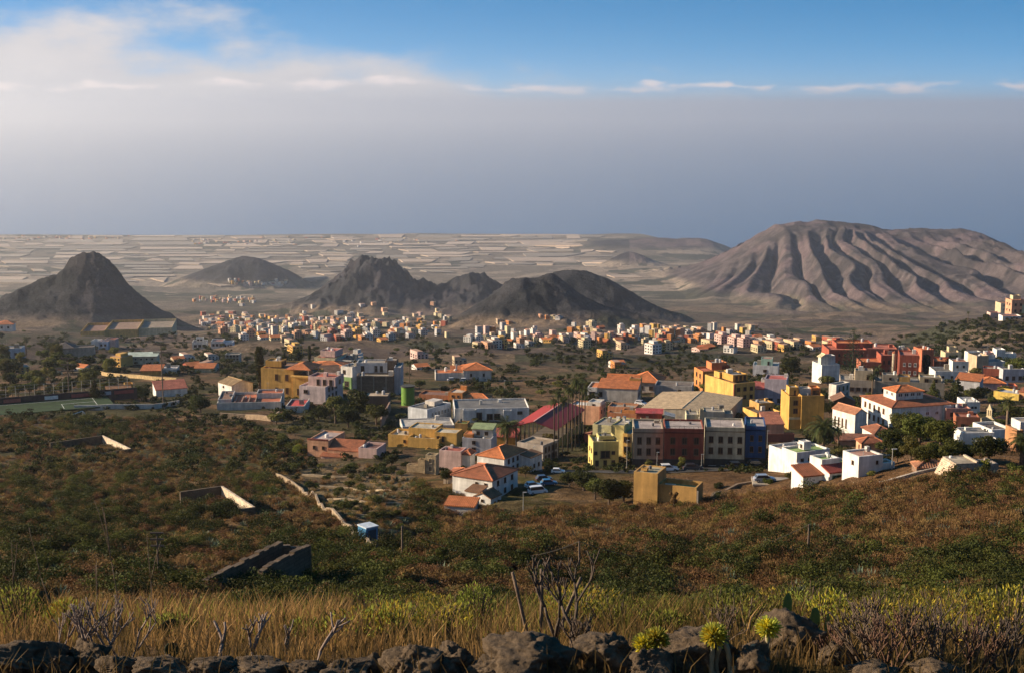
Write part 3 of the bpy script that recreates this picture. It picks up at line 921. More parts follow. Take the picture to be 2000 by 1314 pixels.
# ------------------------------------------------------------------ vehicles
WHEEL = None
def car(label, px, py, rot, col, L=4.2, kind='hatch', group='cars parked in the village'):
    global WHEEL
    P = hit(px, py, 150)
    root = empty('parked_car', P, math.radians(rot))
    tag(root, label, 'car', group)
    W, H = 1.72, 1.5 if kind != 'van' else 1.95
    h = L / 2
    low, belt = 0.32, 0.88 if kind != 'van' else 1.05
    prof = {'hatch': [(-h, low), (-h, 0.72), (-h + 0.12, belt), (-h + 0.30, belt + 0.05), (-h + 0.62, H), (h - 1.75, H), (h - 1.02, belt + 0.06), (h - 0.18, belt - 0.12), (h, 0.6), (h, low)],
            'van': [(-h, low), (-h, 0.8), (-h + 0.05, belt), (-h + 0.10, belt + 0.05), (-h + 0.22, H), (h - 1.3, H), (h - 0.75, belt + 0.06), (h - 0.12, belt - 0.15), (h, 0.7), (h, low)]}[kind]
    mb = MB()
    def half(z):
        return W / 2 * (1.0 if z <= belt else 1.0 - 0.16 * (z - belt) / (H - belt))
    n = len(prof)
    for i in range(n - 1):
        (xa, za), (xb, zb) = prof[i], prof[i + 1]
        mb.face([(xa, -half(za), za), (xa, half(za), za), (xb, half(zb), zb), (xb, -half(zb), zb)])
    mb.face([(p[0], -half(p[1]), p[1]) for p in prof][::-1]); mb.face([(p[0], half(p[1]), p[1]) for p in prof])
    mb.face([(prof[0][0], -W / 2, low), (prof[-1][0], -W / 2, low), (prof[-1][0], W / 2, low), (prof[0][0], W / 2, low)])
    mb.build('body', mat('car_paint', col, 0.3), root)
    gm = mat('glass', (0.02, 0.024, 0.03), 0.08)
    (xr, zr), (xt, zt), (xw, zw), (xb, zb) = prof[3], prof[4], prof[5], prof[6]
    g = MB()
    for s in (-1, 1):
        q = [(xr + 0.12, zr + 0.03), (xt + 0.12, zt - 0.1), (xw - 0.05, zw - 0.1), (xb - 0.12, zb + 0.03)]
        pts = [(x, s * (half(z) + 0.012), z) for x, z in q]
        g.face(pts if s < 0 else pts[::-1])
    g.build('side_window', gm, root)
    for nm, (xa, za), (xc, zc), sg in (('windscreen', (xb, zb), (xw, zw), 1), ('rear_window', (xr, zr), (xt, zt), -1)):
        g = MB()
        a = Vector((xa, 0, za)).lerp(Vector((xc, 0, zc)), 0.08); d = Vector((xa, 0, za)).lerp(Vector((xc, 0, zc)), 0.92)
        off = 0.014
        g.face([(a.x + sg * off, -half(a.z) * 0.9, a.z + off), (a.x + sg * off, half(a.z) * 0.9, a.z + off), (d.x + sg * off, half(d.z) * 0.9, d.z + off), (d.x + sg * off, -half(d.z) * 0.9, d.z + off)])
        g.build(nm, gm, root)
    if WHEEL is None:
        w = MB()
        w.tube([(0, -0.1, 0), (0, 0.1, 0)], [0.32, 0.32], 14, 0)
        w.tube([(0, -0.112, 0), (0, 0.112, 0)], [0.19, 0.19], 10, 1)
        WHEEL = w.mesh('wheel', [mat('rubber', (0.015, 0.015, 0.015), 0.8), mat('metal', (0.4, 0.4, 0.42), 0.35)])
    for sx in (-1, 1):
        for sy in (-1, 1):
            o = link('wheel', WHEEL, root); o.location = (sx * (h - 0.78), sy * (W / 2 - 0.07), 0.32)
    for s in (-1, 1):
        g = MB(); g.box(h - 0.06, h + 0.015, s * 0.62 - 0.16, s * 0.62 + 0.16, 0.58, 0.72); g.build('headlight', mat('glass', (0.6, 0.6, 0.58), 0.15), root)
        g = MB(); g.box(-h - 0.015, -h + 0.05, s * 0.68 - 0.1, s * 0.68 + 0.1, 0.62, 0.84); g.build('tail_light', mat('glass', (0.3, 0.02, 0.015), 0.2), root)
    return root

# ------------------------------------------------------------------ flattened places that need level ground
PITCH_P = hit(-40, 812, 150)
PITCH_A = -math.atan2(PITCH_P.x, PITCH_P.y) + math.radians(3)
carve(PITCH_P, PITCH_A, 39, 17, PITCH_P.z - 0.4)
TANKS = []
for label, px, py, rot, wu, lu, hu in (('open concrete water tank on the upper hillside with one sunlit inner wall', 150, 890, 20, 112, 150, 34),
                                       ('open concrete water tank lower on the hillside beside a dark hollow', 412, 1000, 19, 92, 190, 42)):
    P = hit(px, py, 60)
    u = upp(px, py, P.y)
    a = math.radians(rot) - math.atan2(P.x, P.y)
    TANKS.append((label, P, a, wu * u, lu * u, hu * u))
for label, P, a, w, l, h in TANKS:
    root = empty('water_tank', P, a)
    tag(root, label, 'water tank', 'open concrete tanks on the hillside')
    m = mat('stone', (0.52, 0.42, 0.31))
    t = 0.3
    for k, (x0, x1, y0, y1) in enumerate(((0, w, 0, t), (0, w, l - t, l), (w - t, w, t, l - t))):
        mb = MB(); mb.box(x0, x1, y0, y1, -h - 2.0, -0.2); mb.build('wall', m if k == 2 else mat('stone', (0.13, 0.095, 0.062)), root)  # shade painted into front and back walls as a darker stone colour

# ------------------------------------------------------------------ houses on the left of the village
building('barn', 'white barn with a brown gable roof above the red courtyards', 453, 773, 30, [Bk(0, 0, 41, 52, 20, WHITE, roof='gy', rc=(0.28, 0.19, 0.10), rh=8, ov=1, win=[('L', 1, 4, 4, [12], 0.3, 0.5)])], 'barn')
r, u, c = building('walled_compound', 'low white walled compound with rust red courtyards below the barn', 424, 800, -6,
    [Bk(0, 0, 122, 105, 14, OFFW, rc=(0.40, 0.13, 0.07), par=5), Bk(72, 60, 52, 45, 19, OFFW, rc=(0.38, 0.12, 0.06), par=3), Bk(0, 20, 26, 85, 17, OFFW, rc=(0.22, 0.13, 0.09), par=2)], 'compound')
for k in range(4):
    extra_box(r, 'courtyard_wall', u, c, 32 + k * 13, 12, 8, 2, 60, 5, mat('plaster', (0.35, 0.22, 0.16)))
r, u, c = building('apartment_house', 'golden yellow apartment house with an orange tiled roof pavilion and brown windows', 511, 775, -22,
    [Bk(0, 0, 62, 85, 58, YELLOW, rc=(0.3, 0.16, 0.1), win=[('F', 2, 6, 12, [9, 35], 0.32, 0.95, 'shut')]),
     Bk(62, -4, 32, 80, 47, YELLOW, rc=(0.3, 0.18, 0.1), par=3, win=[('F', 1, 8, 12, [9], 0.1, 0.6, 'shut'), ('R', 3, 5, 11, [9, 28], 0.1, 0.9, 'shut')]),
     Bk(4, 14, 30, 30, 12, GOLD, z=58, rc=(0.35, 0.25, 0.15), win=[('R', 2, 5, 8, [1], 0.1, 0.9)])])
for x, y in ((52, 0), (90, -2), (90, 55), (55, 55)):
    extra_box(r, 'post', u, c, x, y, 47 if x > 60 else 58, 1.5, 1.5, 11 if x > 60 else 1, mat('paint', OFFW))
mb = MB()
X0, X1, Y0, Y1 = 48 * u / c, 98 * u / c, -8 * u, 62 * u
z0, z1 = 58.5 * u, 68 * u
xm, ya, yb = (X0 + X1) / 2, Y0 + 26 * u, Y1 - 26 * u
for f in ([(X0, Y0, z0), (X1, Y0, z0), (xm, ya, z1)], [(X1, Y0, z0), (X1, Y1, z0), (xm, yb, z1), (xm, ya, z1)], [(X1, Y1, z0), (X0, Y1, z0), (xm, yb, z1)], [(X0, Y1, z0), (X0, Y0, z0), (xm, ya, z1), (xm, yb, z1)], [(X0, Y0, z0), (X0, Y1, z0), (X1, Y1, z0), (X1, Y0, z0)]):
    mb.face(f)
mb.build('pavilion_roof', mat('tile_y', OTILE), r)
extra_box(r, 'balcony', u, c, 60, -14, 44, 36, 12, 3, mat('plaster', YELLOW))
r, u, c = building('roof_terrace_house', 'pinkish white house with a red rimmed rooftop room and potted flowers', 585, 786, -24,
    [Bk(0, 0, 50, 90, 34, (0.62, 0.50, 0.48), rc=(0.4, 0.3, 0.27), win=[('F', 1, 8, 7, [20], 0.05, 0.45), ('R', 3, 5, 8, [8, 22], 0.1, 0.7)]),
     Bk(9, 22, 52, 45, 18, PINK, z=31.5, rc=(0.45, 0.13, 0.08), par=3, win=[('F', 3, 6, 12, [1], 0.25, 0.95), ('R', 1, 6, 9, [2], 0.2, 0.8)])])
extra_box(r, 'chimney', u, c, 52, 55, 48, 5, 5, 7, mat('plaster', WHITE))
building('patio_house', 'small house with a bright red flat roof beside the flowered terrace house', 558, 806, -10, [Bk(0, 0, 36, 70, 14, OFFW, rc=(0.45, 0.07, 0.06), par=2.5)])
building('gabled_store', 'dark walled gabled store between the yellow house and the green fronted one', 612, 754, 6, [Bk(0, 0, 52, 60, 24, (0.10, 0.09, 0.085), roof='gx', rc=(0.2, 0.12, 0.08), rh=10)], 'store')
building('balcony_house', 'tall narrow house with a green painted balcony front', 664, 760, -35,
    [Bk(0, 0, 22, 40, 26, GREEN, rc=CONC, win=[('F', 1, 8, 10, [8], 0.3, 0.9)]), Bk(0, 4, 22, 40, 46, WHITE, rc=CONC, win=[('R', 1, 6, 9, [30], 0.3, 0.9), ('F', 1, 5, 8, [31], 0.1, 0.5)])])
r, u, c = building('unfinished_house', 'bare brown block house with a white top floor and grey end wall', 697, 770, -7,
    [Bk(0, 0, 71, 32, 37, BROWNB, rc=CONC, wk='masonry'), Bk(-4, 34, 60, 40, 57, (0.6, 0.58, 0.56), rc=CONC, win=[('F', 1, 7, 12, [39], 0.05, 0.35), ('F', 2, 6, 12, [39], 0.55, 0.9)]),
     Bk(52, 40, 22, 40, 60, BROWNB, rc=CONC, wk='masonry'), Bk(72, 10, 13, 55, 52, GREYW, rc=CONC, par=2)])
for k in range(3):
    extra_box(r, 'concrete_pillar', u, c, 8 + k * 24, -0.6, -10, 2, 0.55, 46, mat('plaster', (0.33, 0.27, 0.21)))
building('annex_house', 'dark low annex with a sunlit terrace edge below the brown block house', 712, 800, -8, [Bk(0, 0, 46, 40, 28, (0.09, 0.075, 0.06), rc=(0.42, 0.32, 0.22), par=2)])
building('farm_house', 'low house with a wide orange tiled roof behind the gabled store', 604, 727, -10, [Bk(0, 0, 70, 60, 10, OFFW, roof='hip', rc=OTILE, rh=8, ov=4)])
building('farm_house', 'cream house with rusty flat roofs highest in the left cluster', 614, 712, -24, [Bk(0, 0, 40, 60, 15, CREAM, rc=(0.4, 0.15, 0.1)), Bk(8, 10, 28, 40, 12, PINK, z=15, rc=(0.45, 0.12, 0.09)), Bk(40, 10, 32, 50, 11, OFFW, rc=(0.42, 0.16, 0.1))])
building('farm_house', 'small white two step house on the rise behind the unfinished house', 684, 703, -28, [Bk(0, 0, 14, 24, 12, WHITE, rc=OTILE), Bk(3, 6, 9, 14, 8, WHITE, z=12, rc=OTILE)])
# green tank
P = hit(783, 792, 150); u = upp(783, 792, P.y)
root = empty('irrigation_tank', P + Vector((13 * u, 13 * u, 0))); tag(root, 'bright green cylindrical water tank with a dark flat lid', 'tank')
mb = MB(); mb.tube([(0, 0, -3), (0, 0, 36 * u)], [13 * u, 13 * u], 28, cap=False); mb.build('shell', mat('paint', (0.11, 0.22, 0.03), 0.6), root, True)
mb = MB(); mb.tube([(0, 0, 36 * u), (0, 0, 38 * u)], [14.5 * u, 14.5 * u], 28); mb.build('lid', mat('paint', (0.05, 0.05, 0.045)), root)
# ------------------------------------------------------------------ centre
r, u, c = building('villa', 'long white villa with an orange hipped roof on the dusty rise', 905, 743, 3,
    [Bk(0, 0, 55, 55, 21, OFFW, roof='hip', rc=OTILE, rh=10, ov=2, win=[('F', 2, 4, 6, [8], 0.05, 0.95)]), Bk(-54, 5, 54, 40, 15, OFFW, rc=OTILE, par=1.5), Bk(-22, 8, 24, 35, 15, OFFW, roof='shed_f', rc=OTILE, rh=7)], 'villa')
extra_box(r, 'chimney', u, c, -14, 14, 20, 3, 3, 10, mat('plaster', WHITE))
building('workshop', 'small orange workshop with flat roofs behind the grey roofed warehouse', 876, 783, -18, [Bk(0, 0, 27, 40, 18, ORANGE, rc=(0.5, 0.4, 0.3), par=1.5, win=[('F', 2, 4, 5, [8], 0.1, 0.9)]), Bk(-60, 6, 62, 40, 10, (0.42, 0.17, 0.08), rc=(0.22, 0.12, 0.09)), Bk(27, 4, 48, 30, 9, SALMON, roof='hip', rc=OTILE, rh=6)])
r, u, c = building('warehouse', 'pale blue white warehouse with a dark roof and a row of side windows', 797, 820, -38,
    [Bk(0, 0, 37, 78, 27, (0.55, 0.57, 0.60), rc=GREYR, par=1.5, win=[('R', 6, 3.5, 9, [9], 0.15, 0.95, 'white')])], 'warehouse')
extra_box(r, 'roof_housing', u, c, 12, 35, 26, 18, 28, 9, mat('plaster', (0.62, 0.56, 0.50)))
r, u, c = building('school_hall', 'long white hall with a broad grey gravel roof and rounded entrance canopies', 888, 824, 2,
    [Bk(0, 0, 146, 92, 27, WHITE, rc=(0.15, 0.145, 0.14), par=3, win=[('F', 1, 14, 18, [1], 0.24, 0.40), ('F', 2, 12, 12, [4], 0.42, 0.62), ('F', 1, 10, 6, [14], 0.80, 0.95)]), Bk(16, -8, 26, 9, 26, WHITE, rc=GREYR, par=1), Bk(95, -8, 16, 9, 24, WHITE, rc=GREYR, par=1)], 'hall')
for k in range(4):
    antenna(r, u, c, 50 + k * 24, 40, 24, 16)
building('flat_roof_house', 'wide low house with a pale concrete roof behind the yellow complex', 786, 846, 4, [Bk(0, 0, 102, 70, 14, OFFW, rc=(0.42, 0.38, 0.33), par=2, win=[('F', 2, 5, 6, [4], 0.5, 0.9)])])
building('ochre_tower_house', 'ochre cube house with a green roof terrace beside the grey lilac house', 889, 852, -12, [Bk(0, 0, 24, 26, 27, OCHRE, rc=(0.2, 0.33, 0.09), par=3, win=[('F', 1, 5, 9, [4], 0.2, 0.6)])])
r, u, c = building('yellow_complex', 'bright yellow stepped house with walled roof terraces', 756, 872, -20,
    [Bk(0, 6, 46, 55, 24, YELLOW, rc=(0.45, 0.36, 0.24), par=4, win=[('F', 1, 5, 6, [9], 0.5, 0.9)]), Bk(36, 18, 52, 50, 37, YELLOW, rc=(0.46, 0.40, 0.3), par=2),
     Bk(44, -12, 60, 40, 25, YELLOW, rc=(0.42, 0.35, 0.24), par=6), Bk(92, -2, 42, 40, 36, YELLOW, rc=(0.46, 0.40, 0.3), par=2, win=[('F', 2, 5, 11, [18], 0.05, 0.5)]), Bk(82, -30, 20, 30, 8, GOLD, rc=OCHRE)])
r, u, c = building('grey_house', 'grey lilac two storey house with a green gabled top and laundry terrace', 903, 887, -14,
    [Bk(0, 0, 56, 50, 34, (0.45, 0.43, 0.45), rc=(0.3, 0.25, 0.2), par=4, win=[('F', 1, 8, 8, [8], 0.25, 0.55), ('F', 1, 7, 7, [22], 0.3, 0.5)]), Bk(14, 22, 40, 30, 16, (0.50, 0.49, 0.46), z=31, roof='shed_f', rc=(0.3, 0.36, 0.18), rh=5, win=[('F', 2, 7, 7, [5], 0.1, 0.9)]), Bk(0, 10, 18, 30, 8, ORANGE, z=31, rc=OTILE, par=1)])
building('yellow_annex', 'yellow annex with a red lean-to roof beside the tall palm', 966, 868, -10, [Bk(0, 0, 42, 40, 16, GOLD, roof='shed_f', rc=(0.42, 0.1, 0.08), rh=8)])
# open court under the big red roof
P = hit(1008, 871, 150); u = upp(1008, 871, P.y); a = math.radians(-19)
root = empty('sports_canopy', P, a - math.atan2(P.x, P.y)); tag(root, 'open sports court under a big red gable roof', 'canopy')
W, Ln, H, RH = 74 * u / math.cos(a), 185 * u, 42 * u, 11 * u
mb = MB()
for zo in (0, 0.18):
    for xa, xb, za, zb in ((-0.8, W / 2, H - 0.3, H + RH), (W / 2, W + 0.8, H + RH, H - 0.3)):
        q = [(xa, -1, za + zo), (xb, -1, zb + zo), (xb, Ln + 1, zb + zo), (xa, Ln + 1, za + zo)]
        mb.face(q if zo else q[::-1])
mb.build('roof', mat('metal_sheet', REDR, 0.6), root)
mb = MB(); mb.box(W / 2 - 0.15, W / 2 + 0.15, -1.0, Ln + 1, H + RH + 0.16, H + RH + 0.3); mb.build('ridge', mat('paint', (0.6, 0.3, 0.28)), root)
for k in range(8):
    for x in (0, W):
        mb = MB(); mb.box(x - 0.15, x + 0.15, Ln * k / 7 - 0.15, Ln * k / 7 + 0.15, -6, H - 0.02); mb.build('post', mat('paint', (0.07, 0.065, 0.06)), root)
mb = MB(); mb.box(0.2, W - 0.2, 0.3, Ln, -6, 0.15); mb.build('court_floor', mat('paint', (0.12, 0.10, 0.08)), root)
mb = MB(); mb.box(0.2, W - 0.2, Ln - 0.3, Ln, 0.15, H * 0.8); mb.build('back_wall', mat('plaster', (0.3, 0.22, 0.12)), root)
for k in range(14):
    mb = MB(); mb.box(W + 0.3, W + 0.6, Ln * k / 14 + 0.06, Ln * (k + 1) / 14 - 0.06, -6, H * 0.40); mb.build('side_panel', mat('plaster', YELLOW if k % 2 else GOLD), root)
# old white houses with terracotta roofs
r, u, c = building('old_house', 'old white two storey house with a terracotta hipped roof and shaded end wall', 884, 968, -32,
    [Bk(0, 0, 76, 100, 44, WHITE, roof='hip', rc=TILE, rh=15, ov=3, win=[('R', 3, 5, 10, [8, 28], 0.08, 0.9), ('F', 2, 5, 6, [30], 0.5, 0.95)])])
building('old_house', 'small white gabled house with a round window at the foot of the old houses', 926, 990, -32,
    [Bk(0, 0, 32, 40, 22, WHITE, roof='gy', rc=BTILE, rh=9, ov=1.5, win=[('F', 1, 5, 5, [14], 0.3, 0.7), ('R', 2, 4, 6, [8], 0.2, 0.9)]), Bk(-26, 18, 26, 30, 24, WHITE, roof='shed_f', rc=BTILE, rh=6)])
building('old_house', 'white house with an orange ridge roof behind the terracotta hipped one', 932, 922, -32,
    [Bk(0, 0, 52, 85, 36, WHITE, roof='hip', rc=OTILE, rh=14, ov=2, win=[('R', 4, 4.5, 9, [6, 22], 0.1, 0.9)]), Bk(52, 62, 20, 45, 26, WHITE, roof='shed_r', rc=BTILE, rh=5, win=[('R', 2, 4, 8, [4], 0.1, 0.9)])])
building('old_house', 'low terracotta roofed house left of the old white houses', 866, 944, -20, [Bk(0, 0, 60, 65, 15, (0.5, 0.4, 0.3), roof='hip', rc=TILE, rh=12, ov=3)])
building('stair_tower', 'tall blank pinkish white wall house beside the yellow complex', 858, 917, -20, [Bk(0, 0, 42, 36, 40, PINK, rc=(0.4, 0.12, 0.08), par=2), Bk(42, 6, 16, 30, 34, OFFW, roof='hip', rc=TILE, rh=7)])
building('roadside_shed', 'white shed with a bright orange tiled roof in front of the old houses', 868, 1003, -16, [Bk(0, 0, 58, 38, 17, (0.6, 0.56, 0.52), roof='shed_f', rc=OTILE, rh=8, ov=2)], 'shed')
building('stone_ruin', 'ochre rubble stone ruin with empty window holes', 816, 922, -20, [Bk(0, 0, 14, 16, 26, (0.40, 0.29, 0.16), par=10, wk='stone', rc=(0.12, 0.09, 0.06)), Bk(14, 3, 20, 20, 36, (0.42, 0.32, 0.19), par=8, wk='stone', rc=(0.12, 0.09, 0.06), win=[('F', 1, 6, 9, [4, 20], 0.25, 0.75, 'stone')]), Bk(-22, 0, 22, 14, 14, (0.38, 0.27, 0.15), par=8, wk='stone', rc=(0.12, 0.09, 0.06))], 'ruin')
building('rubble_roof_house', 'flat house with a rubble strewn roof and white side front beside the red canopy', 1010, 897, -32,
    [Bk(0, 0, 50, 58, 36, (0.34, 0.29, 0.25), rc=(0.33, 0.25, 0.17), par=3, win=[('R', 4, 4, 11, [4, 20], 0.05, 0.95)])])
# pink cottage on the slope
r, u, c = building('pink_cottage', 'pale pink cottage with red roof edges alone on the slope', 601, 889, -24,
    [Bk(0, 0, 40, 85, 32, SALMON, rc=(0.42, 0.33, 0.30), par=3, win=[('F', 2, 5, 7, [14], 0.1, 0.98)]), Bk(0, -0.5, 40, 1.0, 3, (0.45, 0.12, 0.07), z=32, par=0.2), Bk(40, -4, 60, 34, 15, SALMON, roof='shed_f', rc=TILE, rh=15, ov=0.5), Bk(100, -8, 34, 52, 25, PINK, rc=(0.2, 0.1, 0.08), par=4), Bk(32, -16, 44, 12, 5, PINK, roof='shed_f', rc=TILE, rh=4)])
roof_tank(r, u, c, 22, 40, 29, 4, 7)
# yellow house on the near slope
r, u, c = building('yellow_house', 'plain yellow house with a green roof terrace on the near slope', 1237, 988, -17,
    [Bk(0, 0, 46, 60, 70, OCHRE, rc=(0.34, 0.28, 0.18), par=2), Bk(46, 8, 72, 50, 48, OCHRE, rc=(0.22, 0.3, 0.12), par=9), Bk(10, 12, 12, 12, 5, OCHRE, z=70, rc=CONC)])
extra_box(r, 'laundry_screen', u, c, 56, 18, 39, 20, 1.0, 9, mat('paint', (0.5, 0.5, 0.48)))
extra_box(r, 'end_post', u, c, 119, 6, -10, 3, 3, 52, mat('plaster', CONC))
# ------------------------------------------------------------------ the painted row
ROW = 'painted row houses along the shaded street'
r, u, c = building('row_house', 'small yellow house with a balcony window at the left end of the painted row', 1158, 911, 9,
    [Bk(0, 0, 50, 62, 50, (0.62, 0.49, 0.16), rc=(0.3, 0.26, 0.14), par=4, win=[('F', 1, 7, 7, [24], 0.02, 0.18), ('F', 1, 19, 15, [17], 0.28, 0.68), ('F', 1, 7, 7, [24], 0.70, 0.88), ('F', 3, 7, 11, [2], 0.0, 0.95), ('L', 2, 5, 8, [2, 25], 0.2, 0.9)]), Bk(14, 18, 30, 30, 7, (0.6, 0.5, 0.2), z=50, rc=CONC)], group=ROW)
r, u, c = building('row_house', 'tall cream house with a golden right bay behind the small yellow one', 1157, 888, -19,
    [Bk(0, 0, 36, 70, 62, (0.55, 0.49, 0.26), rc=CONC, par=2), Bk(36, 2, 24, 70, 64, (0.60, 0.50, 0.20), rc=CONC, par=2), Bk(60, -4, 16, 74, 50, YELLOW, rc=CONC, par=2, win=[('F', 2, 6, 11, [14, 33], 0.05, 0.98)])], group=ROW)
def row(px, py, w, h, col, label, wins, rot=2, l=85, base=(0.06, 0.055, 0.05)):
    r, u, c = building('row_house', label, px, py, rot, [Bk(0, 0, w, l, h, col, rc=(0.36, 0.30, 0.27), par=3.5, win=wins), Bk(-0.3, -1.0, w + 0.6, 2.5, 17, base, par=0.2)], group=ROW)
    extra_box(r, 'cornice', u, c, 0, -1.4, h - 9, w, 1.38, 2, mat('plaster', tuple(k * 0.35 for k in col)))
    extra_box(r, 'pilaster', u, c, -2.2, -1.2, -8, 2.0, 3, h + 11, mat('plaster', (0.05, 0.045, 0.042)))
    return r, u, c
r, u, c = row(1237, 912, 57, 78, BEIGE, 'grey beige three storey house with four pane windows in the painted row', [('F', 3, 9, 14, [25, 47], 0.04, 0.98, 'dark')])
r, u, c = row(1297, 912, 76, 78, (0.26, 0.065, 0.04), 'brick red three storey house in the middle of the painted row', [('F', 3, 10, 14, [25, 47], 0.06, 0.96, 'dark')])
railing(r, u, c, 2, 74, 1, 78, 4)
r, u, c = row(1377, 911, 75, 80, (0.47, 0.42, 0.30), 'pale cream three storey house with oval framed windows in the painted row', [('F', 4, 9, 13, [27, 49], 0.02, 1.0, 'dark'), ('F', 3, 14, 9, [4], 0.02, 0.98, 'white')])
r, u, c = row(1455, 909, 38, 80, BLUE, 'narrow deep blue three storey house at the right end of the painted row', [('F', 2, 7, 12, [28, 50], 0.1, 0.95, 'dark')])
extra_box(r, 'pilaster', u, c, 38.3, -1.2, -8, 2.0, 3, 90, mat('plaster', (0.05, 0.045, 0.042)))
building('rooftop_flat', 'cream attic flat with a red tiled strip above the beige row house', 1250, 848, -2, [Bk(0, 0, 47, 40, 32, (0.55, 0.48, 0.30), rc=(0.42, 0.08, 0.06), par=3, win=[('F', 4, 5, 9, [5], 0.05, 0.98)]), Bk(47, -2, 20, 30, 36, CREAM, roof='shed_r', rc=OFFW, rh=5, ov=0.5, win=[('F', 1, 3, 4, [22], 0.3, 0.7)]), Bk(-8, 10, 50, 26, 11, REDW, z=29, roof='shed_f', rc=(0.45, 0.08, 0.08), rh=4)], 'flat')
building('rooftop_flat', 'cream attic box with dark trim above the brick red row house', 1340, 842, 4, [Bk(0, 0, 24, 40, 34, (0.55, 0.49, 0.33), rc=CONC, par=2, win=[('F', 1, 5, 9, [8], 0.5, 0.95)]), Bk(24, -4, 12, 40, 30, WHITE, rc=CONC)], 'flat')
r, u, c = building('rooftop_flat', 'large cream attic floor with a black roof line above the pale cream row house', 1372, 842, 3, [Bk(0, 0, 42, 40, 40, (0.54, 0.49, 0.36), rc=CONC, par=2, win=[('F', 1, 4, 6, [14], 0.1, 0.4)]), Bk(42, 5, 16, 30, 36, (0.45, 0.42, 0.33), rc=CONC), Bk(-6, -2, 8, 14, 44, CREAM, rc=CONC)], 'flat')
antenna(r, u, c, 30, 10, 40, 14)
building('sheet_roof_hall', 'big hall with a pale tan sheet metal roof behind the painted row', 1250, 822, -15, [Bk(0, 0, 160, 178, 24, (0.42, 0.36, 0.28), roof='gy', rc=TANR, rh=7, ov=1)], 'hall')
# ------------------------------------------------------------------ behind the row
r, u, c = building('orange_roof_villa', 'white villa with long orange tiled roofs and a corner balcony', 1147, 783, -9,
    [Bk(0, 0, 19, 60, 28, WHITE, rc=OTILE, par=2, win=[('F', 1, 12, 7, [13], 0.1, 0.9)]), Bk(19, 2, 78, 55, 27, (0.5, 0.46, 0.41), roof='shed_f', rc=OTILE, rh=9, ov=1, win=[('F', 1, 7, 10, [10], 0.02, 0.15), ('R', 2, 5, 9, [10], 0.1, 0.8)]), Bk(30, 58, 62, 35, 34, OFFW, roof='gx', rc=OTILE, rh=7), Bk(75, 48, 22, 25, 40, OCHRE, rc=CONC)], 'villa')
building('orange_roof_house', 'white house with a steep orange hipped roof right of the orange roofed villa', 1232, 765, -12, [Bk(0, 0, 54, 60, 22, (0.4, 0.35, 0.32), roof='hip', rc=OTILE, rh=16, ov=4, win=[('F', 2, 8, 8, [6], 0.2, 0.9)])])
building('long_shed', 'long dirty white shed above the tan hall roof', 1278, 775, -6, [Bk(0, 0, 72, 50, 24, (0.45, 0.41, 0.37), rc=(0.16, 0.13, 0.11), par=3, win=[('F', 1, 6, 5, [12], 0.6, 0.75)])], 'shed')
r, u, c = building('salmon_house', 'salmon cube house with a white roof room beside the slim palms', 1112, 826, -18, [Bk(0, 0, 58, 45, 38, SALMON, rc=OFFW, par=3, win=[('R', 2, 4, 7, [6, 22], 0.1, 0.9)]), Bk(34, 6, 24, 30, 9, OFFW, z=36, rc=(0.5, 0.48, 0.46), win=[('F', 1, 5, 4, [1], 0.3, 0.6)])])
building('orange_terraces', 'stepped burnt orange houses with roof terraces behind the cream row house', 1184, 836, -12, [Bk(0, 10, 60, 40, 30, (0.45, 0.19, 0.09), rc=CONC, par=3), Bk(12, -8, 52, 24, 22, ORANGE, rc=(0.25, 0.17, 0.12), par=4), Bk(-4, 30, 54, 40, 38, (0.50, 0.24, 0.13), rc=CONC, par=4), Bk(28, 14, 26, 30, 36, ORANGE, rc=CONC, par=4)])
building('red_lean_to', 'dark red lean-to shed with ochre edge right of the slim palms', 1140, 868, -40, [Bk(0, 0, 14, 60, 22, (0.22, 0.06, 0.045), roof='shed_l', rc=(0.3, 0.12, 0.07), rh=6)], 'shed')
r, u, c = building('orange_yellow_block', 'big yellow orange block with a blank sunlit side and small windows', 1433, 800, 33,
    [Bk(0, 0, 40, 108, 52, YELLOW, rc=(0.4, 0.22, 0.1), par=3, win=[('F', 3, 6, 8, [20, 36], 0.05, 0.98)]), Bk(8, 20, 28, 40, 13, GOLD, z=52, rc=CONC, win=[('F', 3, 5, 10, [1], 0.1, 0.95)]), Bk(4, 62, 20, 20, 12, YELLOW, z=52, rc=CONC), Bk(-1, -1.2, 3, 3, 51, (0.25, 0.1, 0.06), par=0.3)], 'block')
building('orange_block', 'orange three storey block with narrow windows behind the yellow orange one', 1372, 764, 20, [Bk(0, 0, 44, 50, 40, ORANGE, rc=(0.4, 0.14, 0.08), par=3, win=[('L', 2, 5, 9, [8, 24], 0.1, 0.9)]), Bk(20, 10, 30, 30, 14, (0.56, 0.20, 0.08), z=40, rc=CONC), Bk(40, 10, 14, 30, 48, REDW, rc=CONC)], 'block')
r, u, c = building('mint_top_house', 'white flat roofed house with a mint green roof room beside a dark round tree', 1470, 734, -3, [Bk(0, 0, 49, 42, 22, (0.62, 0.62, 0.63), rc=(0.3, 0.32, 0.3), par=2, win=[('F', 1, 7, 5, [9], 0.35, 0.6)]), Bk(15, 8, 22, 25, 14, MINT, z=20, rc=(0.35, 0.2, 0.15), par=1, win=[('F', 1, 4, 8, [1], 0.5, 0.8)])])
